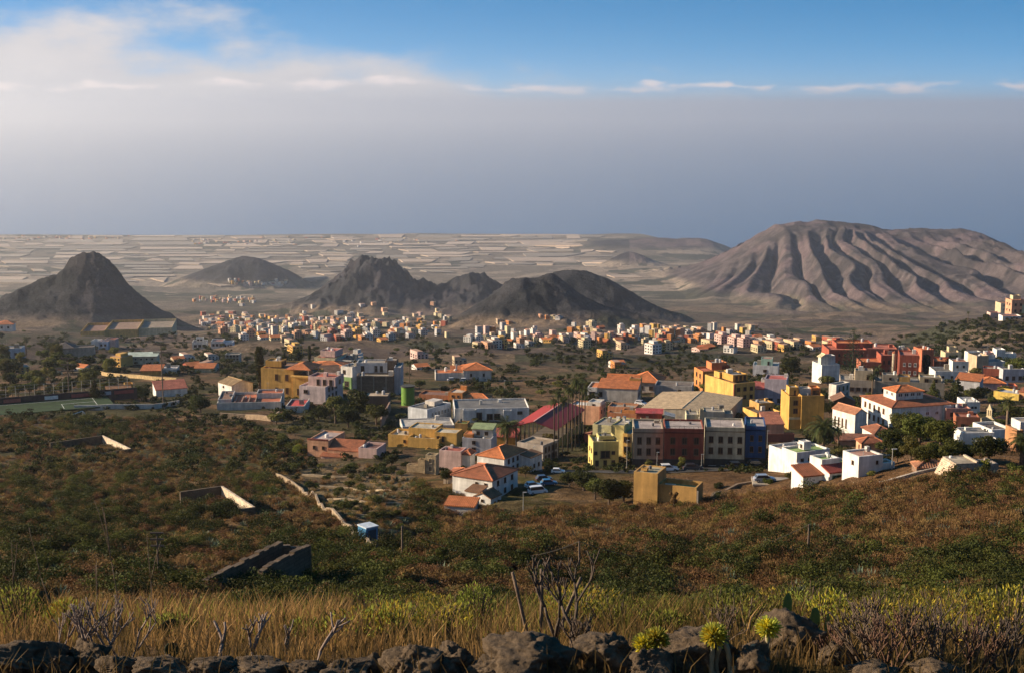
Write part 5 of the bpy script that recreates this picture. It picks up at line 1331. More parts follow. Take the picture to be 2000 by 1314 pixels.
def tree(name, label, px, py, hpx, kind, leaf, wide=1.0, var=None, group=None, cat='tree', rmin=60):
    P = hit(px, py, rmin)
    h = hpx * upp(px, py, P.y)
    root = empty(name, P, random.random() * 6.28)
    tag(root, label, cat, group)
    var = random.randrange(3) if var is None else var
    for nm, me in (('trunk', trunk_mesh(kind, var)), ('crown', crown_mesh(kind, var, leaf))):
        o = link(nm, me, root); o.scale = (h * wide, h * wide, h)
    return root
# palms
def frond_mesh(var, m):
    rng = np.random.default_rng(50 + var)
    n = 15
    t = np.linspace(0.0, 1.0, n)
    droop = (0.25, 0.45, 0.7)[var % 3]
    x = t * (1 - 0.12 * t * t); z = 0.35 * t - (0.35 + droop) * t ** 2.2
    mid = np.stack([x, np.zeros(n), z], 1)
    Q = []
    for i in range(n - 1):
        p, q = mid[i], mid[i + 1]
        w = 0.012
        Q += [p + [0, -w, 0], q + [0, -w, 0], q + [0, w, 0], p + [0, w, 0]]
        if i < 1:
            continue
        ll = 0.20 * math.sin(math.pi * min(0.98, 0.15 + 0.8 * t[i])) + 0.03
        for s in (-1, 1):
            for k in range(2):
                c0 = p + (q - p) * (k * 0.5)
                e = c0 + np.array([ll * 0.75, s * ll * 0.75, -ll * (0.45 + 0.4 * rng.random())])
                Q += [c0, c0 + (q - p) * 0.38, e + [0.012, 0, 0], e]
    return quads_mesh('frond', np.array(Q), m)
FRONDS = {}
def palm(label, px, py, hpx, crown_px, nf=34, trunk_r=0.22, leaf='palm', group=None, lean=(0, 0), drop=0.9, rmin=60):
    P = hit(px, py, rmin)
    u = upp(px, py, P.y)
    h, R_ = hpx * u, crown_px * u
    root = empty('palm_tree', P, random.random() * 6.28)
    tag(root, label, 'palm', group)
    mb = MB()
    mb.tube([(0, 0, -0.6), (lean[0] * 0.3, lean[1] * 0.3, h * 0.33), (lean[0] * 0.7, lean[1] * 0.7, h * 0.7), (lean[0], lean[1], h)], [trunk_r * 1.25, trunk_r, trunk_r * 0.95, trunk_r * 0.9], 9)
    mb.build('trunk', mat('bark', (0.15, 0.105, 0.07) if trunk_r > 0.15 else (0.06, 0.045, 0.033)), root, True)
    if leaf not in FRONDS:
        FRONDS[leaf] = [frond_mesh(v, leaf_mat(leaf, 0.3)) for v in range(3)]
    for k in range(nf):
        t = k / nf
        o = link('frond', FRONDS[leaf][k % 3], root)
        el = math.radians(82 - 125 * t ** 0.8 * drop + random.uniform(-8, 8))
        o.location = (lean[0], lean[1], h - 0.1)
        o.rotation_euler = (random.uniform(-0.3, 0.3), -el + 0.35, k * 2.39996)
        s = R_ * (0.85 + 0.3 * random.random()) * (0.8 + 0.25 * math.sin(math.pi * min(1, t + 0.15)))
        o.scale = (s, s, s)
    return root

SLIM = 'slim palms beside the red canopy'
for k, (px, py, h, cr) in enumerate(((1082, 897, 118, 15), (1090, 893, 130, 15), (1099, 890, 112, 14), (1109, 884, 128, 15), (1117, 880, 120, 15), (1124, 874, 135, 15), (1131, 870, 124, 15), (1136, 863, 128, 14), (1142, 857, 100, 13))):
    palm('tall slim fan palm in the row beside the red canopy roof', px, py, h, cr, 26, 0.14, 'palm', SLIM, drop=1.0)
palm('full crowned date palm rising between the old houses and the red roof', 990, 870, 42, 30, 44, 0.3)
palm('big full crowned date palm in front of the white chapel house', 1607, 905, 74, 36, 56, 0.34)
palm('small date palm beside the long rust roofed outbuilding', 1637, 872, 34, 16, 26, 0.22)
palm('tall thin palm with a tuft far up above the white walled house', 1965, 868, 88, 19, 30, 0.2)
palm('drooping date palm cut by the right edge of the picture', 1996, 908, 52, 34, 44, 0.3)
palm('palm in front of the civic range between two lamp posts', 1712, 772, 54, 14, 26, 0.2)
palm('second palm close by the civic range', 1703, 776, 44, 12, 22, 0.2)
palm('thin palm on the crest of the brown hill', 1890, 632, 22, 5, 16, 0.2, rmin=500)
palm('palm with a narrow crown on the dusty rise by the villa', 800, 760, 52, 9, 26, 0.18, drop=0.8)
palm('palm standing in the gardens above the football pitch', 52, 694, 34, 9, 24, 0.24)
palm('low stemless palm on the dry slope above the yellow shrubs', 1075, 1060, 6, 26, 26, 0.2, 'olive')
palm('palm beside the old village garage wall', 1795, 850, 30, 13, 24, 0.2)
# Norfolk pine
P = hit(1664, 738, 150); u = upp(1664, 738, P.y)
root = empty('tall_conifer', P); tag(root, 'tall tiered conifer towering over the red hotel', 'tree')
H = 97 * u
mb = MB(); mb.tube([(0, 0, -1), (0, 0, H * 0.5), (0, 0, H)], [0.3, 0.2, 0.04], 8); mb.build('trunk', mat('bark', (0.07, 0.055, 0.045)), root)
rng = np.random.default_rng(4); C_, N_ = [], []
for i, z in enumerate(np.linspace(0.12, 0.97, 24)):
    R_ = (0.36 * (1 - z) ** 0.85 + 0.02) * H
    for k in range(9):
        a = k * 0.698 + i * 0.35 + rng.normal() * 0.1
        m_ = max(5, int(26 * (1 - z)))
        t = rng.random(m_) ** 0.8
        C_.append(np.stack([np.cos(a) * R_ * t + rng.normal(size=m_) * 0.1, np.sin(a) * R_ * t + rng.normal(size=m_) * 0.1, z * H + 0.25 * R_ * t ** 2 - 0.15 * R_ * t + rng.normal(size=m_) * 0.06], 1))
C_ = np.concatenate(C_); N_ = unit(np.array([0, 0, 1.0]) + rng.normal(size=C_.shape) * 0.5)
link('crown', quads_mesh('crown', leaf_quads(C_, N_, 0.28, 0.13, rng), leaf_mat('pine')), root)
# cypresses and garden trees, one by one
for lab, px, py, h, kind, leaf, wd in (
    ('tall dark cypress left of the golden yellow apartment house', 508, 768, 92, 'cypress', 'dark', 1.0),
    ('slim cypress right of the orange pavilion roof', 605, 718, 44, 'cypress', 'dark', 0.8),
    ('dark pointed tree just behind the yellow apartment house', 556, 716, 34, 'conifer', 'dark', 1.1),
    ('dark leafy tree behind the orange pavilion roof', 580, 716, 36, 'broad', 'dark', 0.9),
    ('round dark tree right of the mint topped house', 1545, 738, 48, 'round', 'dark', 1.25),
    ('cypress before the civic range', 1769, 775, 28, 'cypress', 'pine', 1.0),
    ('dense pointed tree beside the manor lantern', 1822, 786, 46, 'conifer', 'mid', 1.3),
    ('wide dark tree behind the pink house', 1868, 786, 52, 'conifer', 'dark', 1.6),
    ('dark garden tree right of the wide conifer', 1908, 784, 34, 'round', 'dark', 1.2),
    ('leafy tree against the brick red hotel block', 1808, 738, 46, 'cypress', 'dark', 1.8),
    ('bushy tree left of the coral tower house', 1862, 722, 30, 'broad', 'dark', 1.2),
    ('big green tree at the right edge under the hill', 1985, 742, 52, 'round', 'mid', 1.2),
    ('second green tree at the right edge', 1962, 728, 34, 'round', 'dark', 1.2),
    ('rounded laurel in front of the manor corner', 1762, 856, 59, 'round', 'mid', 1.1),
    ('broad laurel in the middle of the manor garden', 1796, 868, 69, 'round', 'mid', 1.2),
    ('broad laurel nearest the pink house', 1836, 874, 64, 'round', 'mid', 1.2),
    ('dark laurel at the left of the manor garden', 1738, 880, 51, 'round', 'dark', 1.2),
    ('pale green tree low in the manor garden', 1778, 900, 51, 'broad', 'olive', 1.2),
    ('green tree by the white sign post in the garden', 1822, 904, 49, 'round', 'mid', 1.3),
    ('leafy tree above the ruined cottage', 1862, 900, 49, 'broad', 'mid', 1.4),
    ('tree below the bell gable', 1905, 852, 33, 'round', 'mid', 1.5),
    ('tree right of the bell gable', 1952, 846, 33, 'round', 'mid', 1.4),
    ('big dark tree in front of the white walled house', 1930, 906, 64, 'round', 'dark', 1.2),
    ('light green shrub tree behind the pump house', 1918, 922, 38, 'bush', 'bright', 1.0),
    ('tree behind the bell gable', 1980, 826, 38, 'round', 'mid', 1.5),
    ('green bush in front of the date palm at the right', 1985, 922, 31, 'bush', 'mid', 1.2),
    ('yellow green tree against the shaded annex below the flowered terrace', 655, 826, 65, 'loose', 'olive', 1.1),
    ('dark tree in the shade below the brown block house', 700, 826, 68, 'broad', 'dark', 1.1),
    ('green tree at the foot of the annex house', 735, 830, 48, 'broad', 'mid', 1.2),
    ('dark green tree by the white walled compound', 392, 806, 42, 'round', 'dark', 1.2),
    ('leafy tree right of the ochre club house', 275, 784, 36, 'round', 'dark', 1.2),
    ('conifer left of the ochre club house', 186, 790, 54, 'conifer', 'dark', 1.3),
    ('lone bright green bush on the slope left of the pink cottage', 578, 886, 30, 'bush', 'bright', 1.0),
    ('dark bush right of the pink cottage', 765, 908, 36, 'bush', 'dark', 0.9),
    ('dark round tree in front of the low terracotta house', 872, 944, 34, 'round', 'dark', 0.8),
    ('thorny grey brown tree in front of the plain yellow house', 1316, 998, 46, 'loose', 'brown', 0.8),
    ('dry brown thorn bush on the slope below the blue container', 800, 1150, 66, 'bush', 'brown', 0.8),
    ('second dry brown thorn bush nearer the low palm', 988, 1128, 62, 'bush', 'brown', 0.8),
    ('green tree beside the parked cars', 1190, 985, 60, 'round', 'dark', 1.3),
    ('wide green tree left of the plain yellow house', 1218, 980, 48, 'round', 'mid', 1.3),
    ('dark tree above the car park', 1140, 958, 48, 'round', 'dark', 1.3),
    ('leafy tree by the car park wall', 1162, 975, 48, 'broad', 'mid', 1.3),
    ('street tree in front of the beige row house', 1267, 918, 24, 'round', 'olive', 0.9),
    ('street tree in front of the red row house', 1332, 916, 26, 'broad', 'olive', 0.9),
    ('feathery green tree at the foot of the old shed', 862, 1112, 52, 'loose', 'mid', 0.8),
    ('small tree on the terrace by the parked silver car', 1500, 946, 20, 'bush', 'mid', 1.1),
    ('bush under the white villa wall', 1545, 934, 20, 'bush', 'olive', 1.1),
    ('dark bush beside the tan hall', 1355, 766, 22, 'bush', 'mid', 1.0),
    ('laurel filling the gap under the manor porch', 1780, 846, 46, 'round', 'mid', 1.2),
    ('laurel between the manor and the pink house', 1815, 858, 50, 'round', 'mid', 1.2),
    ('shaded laurel low in the middle of the garden', 1752, 902, 46, 'round', 'dark', 1.25),
    ('green laurel above the ruined cottage roof', 1802, 912, 48, 'round', 'mid', 1.2),
    ('bushy tree left of the garden lamp post', 1725, 912, 34, 'round', 'dark', 1.2),
    ('leafy tree right of the ruined cottage', 1845, 908, 44, 'broad', 'mid', 1.3),
    ('dark leafy tree behind the pump house roof', 1890, 902, 40, 'round', 'dark', 1.3),
    ('dark tree filling the shade left of the annex house', 680, 834, 50, 'round', 'dark', 1.2),
    ('small dark tree at the corner of the red roofed patio house', 622, 822, 34, 'round', 'dark', 1.2),
    ('dark bushy tree below the white compound', 560, 824, 26, 'round', 'dark', 1.3),
    ('dark tree on the bank above the parked cars', 1112, 950, 34, 'round', 'dark', 1.3),
    ('dark tree right above the low rubble wall', 1400, 952, 18, 'bush', 'dark', 1.4),
    ('bush at the left foot of the plain yellow house', 1232, 1000, 24, 'bush', 'dark', 1.3),
    ('dark tree behind the tall ochre block', 1620, 812, 34, 'round', 'dark', 1.2)):
    tree('garden_tree' if kind != 'cypress' else 'cypress_tree', lab, px, py, h, kind, leaf, wd)
# terraces of fruit trees beside the long wall
for i in range(46):
    t, s = RNG.random(), RNG.random()
    py = 912 + 125 * t; px = 560 + (py - 932) / 0.75 + s * max(20, 800 - 575 - (py - 932) / 0.75)
    h_ = 14 + 9 * RNG.random()
    where = ('at the top of the terraces', 'high on the terraces', 'in the middle of the terraces', 'low on the terraces', 'at the foot of the terraces')[min(4, int(t * 5))]
    tree('fruit_tree', '%s %s fruit tree %s, %s the long wall' % (('small', 'medium', 'large')[min(2, int((h_ - 14) / 3))], ('green', 'dark', 'green', 'olive')[i % 4], where, 'close to' if s < 0.5 else 'away from'), px, py, h_, 'small', ('mid', 'dark', 'mid', 'olive')[i % 4], 1.35, group='fruit trees on the terraces', rmin=60)
# gardens above the football pitch
for i in range(64):
    px, py = RNG.uniform(0, 230), RNG.uniform(690, 785)
    h_ = 20 + 16 * RNG.random()
    where = '%s gardens above the football pitch, %s' % (('lowest', 'middle', 'upper', 'topmost')[min(3, int((785 - py) / 24))], ('at the picture edge', 'near the picture edge', 'below the grey roofed farmhouse', 'beside the floodlight mast', 'towards the club house')[min(4, int(px / 46))])
    tree('garden_tree', '%s %s tree in the %s' % (('short', 'tall')[int(h_ > 28)], ('green', 'dark', 'olive')[i % 3], where), px, py, h_, ('small', 'small', 'broad')[i % 3], ('mid', 'dark', 'olive')[i % 3], 1.2, group='trees above the football pitch')
# trees dotted over the valley
cnt = 0
while cnt < 210:
    px, py = RNG.uniform(0, 2000), 640 + 110 * RNG.random() ** 0.8
    if px > 1330 and py > 705 or (480 < px < 800 and py > 735):
        continue
    if vnoise(np.array([px / 70.0]), np.array([py / 12.0]), 5)[0] < -0.02:
        continue
    h_ = 6 + 9 * RNG.random() * (py - 600) / 120
    nb = near(hit(px, py, 60), 90)
    where = ('beside the ' + nb) if nb else '%s %s' % (('far out on the valley floor', 'midway over the valley floor', 'on the near valley floor')[min(2, int((py - 640) / 30))], ('under the left hill', 'left of the town', 'below the town', 'below the dark hill', 'right of the dark hill', 'below the gullied mountain', 'near the brown hill')[min(6, int(px / 286))])
    tree('valley_tree', '%s %s tree %s' % (('tiny', 'small', 'larger')[min(2, int(h_ / 6))], ('dark', 'green', 'dark')[cnt % 3], where), px, py, h_, 'tiny', ('dark', 'mid', 'dark')[cnt % 3], 1.3, group='dark trees dotted over the valley')
    cnt += 1
for i in range(64):
    px, py = RNG.uniform(400, 860), RNG.normal(641, 12)
    h_ = 5 + 6 * RNG.random()
    tree('town_tree', '%s %s tree among the houses of the town between two hills, %s' % ('small' if h_ < 8 else 'taller', ('dark', 'green')[i % 2], ('far left part', 'left part', 'middle part', 'right part', 'far right part')[int(min(4, (px - 400) / 92))]), px, py, h_, 'tiny', ('dark', 'mid')[i % 2], 1.3, group='trees among the far town houses', rmin=600)
# more bushes between the houses of the village
for i in range(230):
    px, py = RNG.uniform(420, 2000), RNG.uniform(735, 935)
    if 1140 < px < 1500 and py > 800:
        continue
    h_ = 11 + 20 * RNG.random() ** 1.5
    tree('village_bush', '%s %s bush near the %s' % (('low', 'medium', 'tall')[min(2, int((h_ - 11) / 7))], ('dark', 'green', 'olive')[i % 3], near(hit(px, py, 60), 1e9)), px, py, h_, 'small', ('dark', 'mid', 'olive')[i % 3], 1.4, group='bushes between the village houses', cat='bush')

# ------------------------------------------------------------------ scrub on the slopes: one mass, nobody could count it
def scatter(name, label, cat, pts, scales, rots, proto, mats_note=None):
    me = bpy.data.meshes.new(name)
    me.vertices.add(len(pts)); me.vertices.foreach_set('co', np.asarray(pts, np.float32).ravel())
    a = me.attributes.new('size', 'FLOAT', 'POINT'); a.data.foreach_set('value', np.asarray(scales, np.float32))
    r = me.attributes.new('turn', 'FLOAT_VECTOR', 'POINT'); r.data.foreach_set('vector', np.asarray(rots, np.float32).ravel())
    o = link(name, me)
    ng = bpy.data.node_groups.new(name + '_nodes', 'GeometryNodeTree')
    ng.interface.new_socket('Geometry', in_out='INPUT', socket_type='NodeSocketGeometry')
    ng.interface.new_socket('Geometry', in_out='OUTPUT', socket_type='NodeSocketGeometry')
    N, L = ng.nodes, ng.links
    gi, go = N.new('NodeGroupInput'), N.new('NodeGroupOutput')
    ip = N.new('GeometryNodeInstanceOnPoints')
    oi = N.new('GeometryNodeObjectInfo'); oi.inputs['Object'].default_value = proto
    oi.inputs['As Instance'].default_value = True
    s_ = N.new('GeometryNodeInputNamedAttribute'); s_.data_type = 'FLOAT'; s_.inputs['Name'].default_value = 'size'
    t_ = N.new('GeometryNodeInputNamedAttribute'); t_.data_type = 'FLOAT_VECTOR'; t_.inputs['Name'].default_value = 'turn'
    L.new(gi.outputs[0], ip.inputs['Points']); L.new(oi.outputs['Geometry'], ip.inputs['Instance'])
    L.new(s_.outputs['Attribute'], ip.inputs['Scale']); L.new(t_.outputs['Attribute'], ip.inputs['Rotation'])
    L.new(ip.outputs[0], go.inputs[0])
    md = o.modifiers.new('scatter', 'NODES'); md.node_group = ng
    return tag(o, label, cat, kind='stuff')
def proto_obj(name, me):
    return bpy.data.objects.new(name, me)       # data only: never linked into the scene itself
def tuft_mesh(name, n, leaf, seed, spread=0.5, h=0.8, w=0.02):
    rng = np.random.default_rng(seed)
    a = rng.random(n) * 6.283; r = rng.random(n) ** 0.6 * spread
    base = np.stack([np.cos(a) * r * 0.35, np.sin(a) * r * 0.35, np.zeros(n)], 1)
    tip = np.stack([np.cos(a) * r * 1.25, np.sin(a) * r * 1.25, h * (0.5 + 0.5 * rng.random(n)) * (1 - 0.4 * (r / spread) ** 2)], 1)
    side = unit(np.cross(tip - base, rng.normal(size=(n, 3)))) * w
    V = np.stack([base - side, base + side, tip + side * 0.4, tip - side * 0.4], 1).reshape(-1, 3)
    return quads_mesh(name, V, leaf_mat(leaf))
def clump_mesh(name, n, leaf, seed, a=0.07):
    rng = np.random.default_rng(seed)
    lb = lobes_for(rng, 7, 0.34, 0.14, 0.28, 0.16, 0.26)
    P, Nn = crown_points(rng, n, lb, 0.6)
    P[:, 2] = np.abs(P[:, 2])
    return quads_mesh(name, leaf_quads(P, Nn, a, a * 0.55, rng), leaf_mat(leaf))
def agave_mesh(name, leaf, seed):
    rng = np.random.default_rng(seed)
    V = []
    for k in range(22):
        a = k * 2.4; el = math.radians(20 + 60 * (k / 22)); l = 0.55 + 0.15 * rng.random()
        d = np.array([math.cos(a) * math.cos(el), math.sin(a) * math.cos(el), math.sin(el)]); s = np.array([-math.sin(a), math.cos(a), 0]) * 0.055
        m_ = d * l * 0.5
        V += [-s * 0.6, s * 0.6, m_ + s, m_ - s, m_ - s, m_ + s, d * l + s * 0.05, d * l - s * 0.05]
    return quads_mesh(name, np.array(V), leaf_mat(leaf, 0.15))
TOPLINE = ([-50, 0, 300, 450, 590, 600, 740, 745, 860, 1000, 1100, 1230, 1380, 1550, 1700, 1830, 2050], [818, 818, 818, 835, 860, 905, 912, 925, 955, 1008, 990, 995, 975, 962, 952, 938, 925])
def slope_points(n, accept, seed, lo=0):
    rng = np.random.default_rng(seed)
    px = rng.uniform(-60, 2060, n * 3); top = np.interp(px, *TOPLINE)
    py = top + lo + (1235 - top - lo) * rng.random(n * 3)
    k = rng.random(n * 3) < accept(px, py)
    px, py = px[k][:n], py[k][:n]
    P = hits(px, py, 45)
    ok = ~np.isnan(P[:, 0]) & (P[:, 1] < 460)
    return P[ok], px[ok], py[ok], rng
def patch(px, py, s, seed):
    return fbm(px / s, py / (s * 0.45), 3, seed) + 0.5
ORCH = lambda px, py: ((px > 545 + (py - 932) / 0.75) & (px < 800 + (py - 900) * 0.1) & (py < 1060) & (py > 895))
def spread_scrub():
    def go(name, label, n, accept, proto, smin, smax, seed, cat='scrub'):
        P, px, py, rng = slope_points(n, accept, seed)
        s = smin + (smax - smin) * rng.random(len(P)) ** 1.6
        s = s * (0.75 + P[:, 1] / 480.0)
        rot = np.zeros((len(P), 3)); rot[:, 2] = rng.random(len(P)) * 6.283
        rot[:, 0] = rng.normal(size=len(P)) * 0.12
        P = P - np.array([0, 0, 1.0]) * (0.05 * s)[:, None]
        scatter(name, label, cat, P, s, rot, proto)
    left = lambda px: 1 - sstep(720, 980, px)
    low = lambda py: sstep(1060, 1130, py)
    for v in range(2):
        go('brown_scrub', 'dry brown heath bushes covering the slopes', 4600, lambda px, py: np.where(ORCH(px, py), 0.05, 0.15 + 0.85 * sstep(0.40, 0.6, patch(px, py, 90, 3 + v))) * (1 - 0.75 * sstep(1100, 1500, px) * low(py)),
           proto_obj('brown_clump', clump_mesh('brown_clump', 400, ('brown', 'russet')[v], 20 + v, 0.033)), 0.7, 2.4, 200 + v)
        go('green_scrub', 'dark green scrub scattered over the slopes', 2300, lambda px, py: np.where(ORCH(px, py), 0.06, np.clip(0.95 * sstep(0.52, 0.60, patch(px, py, 95, 13 + v)) + 0.8 * np.exp(-((px - 160) / 150) ** 2 - ((py - 1030) / 70) ** 2) + 0.7 * np.exp(-((px - 640) / 110) ** 2 - ((py - 1150) / 50) ** 2), 0, 1)) * (0.28 + 0.72 * np.maximum(left(px), low(py))),
           proto_obj('green_clump', clump_mesh('green_clump', 460, ('dark', 'mid')[v], 30 + v, 0.031)), 0.7, 3.4, 210 + v)
    go('olive_scrub', 'yellowish olive scrub on the lower slopes', 3800, lambda px, py: 0.12 + 0.6 * sstep(1150, 1500, px) * low(py) + 0.25 * left(px) * sstep(0.5, 0.6, patch(px, py, 60, 23)), proto_obj('olive_clump', clump_mesh('olive_clump', 400, 'olive', 41, 0.032)), 0.7, 1.6, 220)
    go('dry_tussocks', 'reddish dry grass tussocks on the brown slope', 12000, lambda px, py: np.where(ORCH(px, py), 0.08, 0.25 + 0.75 * sstep(800, 1050, px)) * (1 - 0.6 * sstep(1150, 1500, px) * low(py)), proto_obj('tussock', tuft_mesh('tussock', 70, 'russet', 51, 0.55, 0.75, 0.022)), 0.7, 1.5, 230)
    go('straw_tussocks', 'pale straw grass tufts on the slopes', 3600, lambda px, py: 0.3 + 0.4 * sstep(0.5, 0.62, patch(px, py, 50, 33)), proto_obj('straw_tuft', tuft_mesh('straw_tuft', 60, 'straw', 52, 0.5, 0.6, 0.018)), 0.6, 1.2, 240)
    go('agave_scrub', 'grey green agave rosettes spread in drifts over the slopes', 1700, lambda px, py: 0.9 * sstep(0.54, 0.64, patch(px, py, 55, 43)) * (0.35 + 0.65 * sstep(1000, 1400, px) * sstep(1000, 1080, py) + 0.4 * left(px)), proto_obj('agave', agave_mesh('agave', 'agave', 61)), 0.8, 1.7, 250, 'agave')
    # village ground and valley scrub, too far to tell apart
    rng = np.random.default_rng(77)
    px, py = rng.uniform(-20, 2020, 9000), 655 + 270 * rng.random(9000) ** 1.1
    k = patch(px, py, 45, 53) > 0.44
    P = hits(px[k], py[k], 250); P = P[~np.isnan(P[:, 0])]; P = P[P[:, 1] < 1700]
    q_ = hits(rng.uniform(1830, 2040, 330), rng.uniform(612, 690, 330), 500); q_ = q_[~np.isnan(q_[:, 0])]; P = np.concatenate([P, q_[q_[:, 1] < 1300]])
    s = (1.0 + 2.4 * rng.random(len(P)) ** 1.5) * (0.5 + P[:, 1] / 650.0)
    rot = np.zeros((len(P), 3)); rot[:, 2] = rng.random(len(P)) * 6.283
    scatter('valley_scrub', 'dark scrub patches over the valley and between the houses', 'scrub', P, s, rot, proto_obj('valley_clump', clump_mesh('valley_clump', 70, 'dark', 71, 0.11)))

# ------------------------------------------------------------------ the rim in the foreground
def fhit(px, py):
    """a point on the near rim; rows above its edge fall back to a depth on the rim itself"""
    p = hits([px], [py], 3.0)[0]
    if np.isnan(p[0]) or p[1] > 13.5:
        q = at(px, py, 12.0); p = np.array([q.x, 12.0, ground_z(q.x, 12.0)])
    return Vector(p)
def rock(label, px, py, wpx, hpx, seed, dpx=None, flat=0.0):
    P = fhit(px, min(py, 1330)) if py <= 1330 else fhit(px, 1330)
    u = upp(px, py, P.y)
    import bmesh
    bm = bmesh.new()
    bmesh.ops.create_icosphere(bm, subdivisions=5, radius=1.0)
    co = np.array([v.co for v in bm.verts])
    def n3(p, s, sd):
        return (fbm(p[:, 0] * s + 3.1 * sd, p[:, 1] * s + p[:, 2] * s * 0.7, 3, sd) + fbm(p[:, 1] * s - 1.7 * sd, p[:, 2] * s + p[:, 0] * s * 0.6, 3, sd + 50)) * 0.5
    rg = np.random.default_rng(seed + 1)
    pl = unit(rg.normal(size=(15, 3))); pd = rg.uniform(0.62, 1.0, 15)
    dn = co @ pl.T
    r = np.min(np.where(dn > 0.05, pd[None, :] / np.maximum(dn, 0.05), 9), axis=1)
    r = np.minimum(r, 1.25) + 0.34 * n3(co, 1.3, seed) + 0.22 * n3(co, 3.0, seed + 3) - 0.30 * np.abs(n3(co, 4.6, seed + 9)) + 0.13 * n3(co, 9.0, seed + 4) + 0.07 * n3(co, 22.0, seed + 6)
    # worn hollows
    rng = np.random.default_rng(seed)
    for k in range(5):
        d = unit(rng.normal(size=(1, 3)) * np.array([1, 0.7, 0.7]))[0]
        ang = np.arccos(np.clip(co @ d, -1, 1))
        r -= 0.18 * np.exp(-(ang / 0.26) ** 2)
    co = co * r[:, None]
    w, d, h = wpx * u / 2, (dpx or wpx * 0.8) * u / 2, hpx * u
    co = co * np.array([w, d, h * 0.62])
    for v, c in zip(bm.verts, co):
        v.co = c
    for f in bm.faces:
        f.smooth = True
    me = bpy.data.meshes.new('boulder'); bm.to_mesh(me); bm.free()
    me.materials.append(mat('rock', (0.100, 0.070, 0.044), 0.95))
    o = link('boulder', me); o.location = P + Vector((0, d * 0.5, h * 0.30)); o.rotation_euler = (0, 0, rng.uniform(-0.3, 0.3))
    tag(o, label, 'rock', 'lava boulders along the rim')
def stem_tree(root, m, base, direction, length, radius, levels, rng, spread=0.55, bend=0.25, name='stem', taper=0.72, up=0.3):
    """branching stems joined into one mesh per main limb"""
    mb = MB()
    tips = []
    def grow(p, d, l, r, lv):
        q = p.copy(); dd = d.copy(); pts, rad = [p.copy()], [r]
        for k in range(4):
            dd = (dd + Vector((rng.uniform(-bend, bend), rng.uniform(-bend, bend), rng.uniform(-bend * 0.4, bend * 0.8))) * 0.5 + Vector((0, 0, up * 0.12))).normalized()
            q = q + dd * (l / 4); pts.append(q.copy()); rad.append(r * (1 - (1 - taper) * (k + 1) / 4))
        mb.tube(pts, rad, 7)
        if lv <= 0:
            tips.append((q, dd)); return
        for k in range(rng.choice([2, 2, 3])):
            a = Vector((rng.uniform(-1, 1), rng.uniform(-1, 1), rng.uniform(-0.1, 0.6)))
            grow(q, (dd + a * spread).normalized(), l * rng.uniform(0.6, 0.85), r * taper, lv - 1)
    grow(Vector(base), Vector(direction).normalized(), length, radius, levels)
    mb.build(name, m, root, True)
    return tips
def pad_mesh():
    mb = MB()
    n = 20
    ring = [(0.5 * math.sin(t) * (1.0 - 0.18 * math.cos(t)), 0.5 - 0.5 * math.cos(t)) for t in np.linspace(0, 2 * math.pi, n, endpoint=False)]
    prof = ((0.0, 1.0), (0.045, 0.93), (0.07, 0.72))
    for s in (-1, 1):
        prev = None
        for y, k in prof:
            cur = [(x * k, s * y, 0.5 + (z - 0.5) * k) for x, z in ring]
            if prev:
                for i in range(n):
                    j = (i + 1) % n
                    f = [prev[i], prev[j], cur[j], cur[i]]
                    mb.face(f if s > 0 else f[::-1])
            prev = cur
        mb.face(prev if s > 0 else prev[::-1])
    return mb
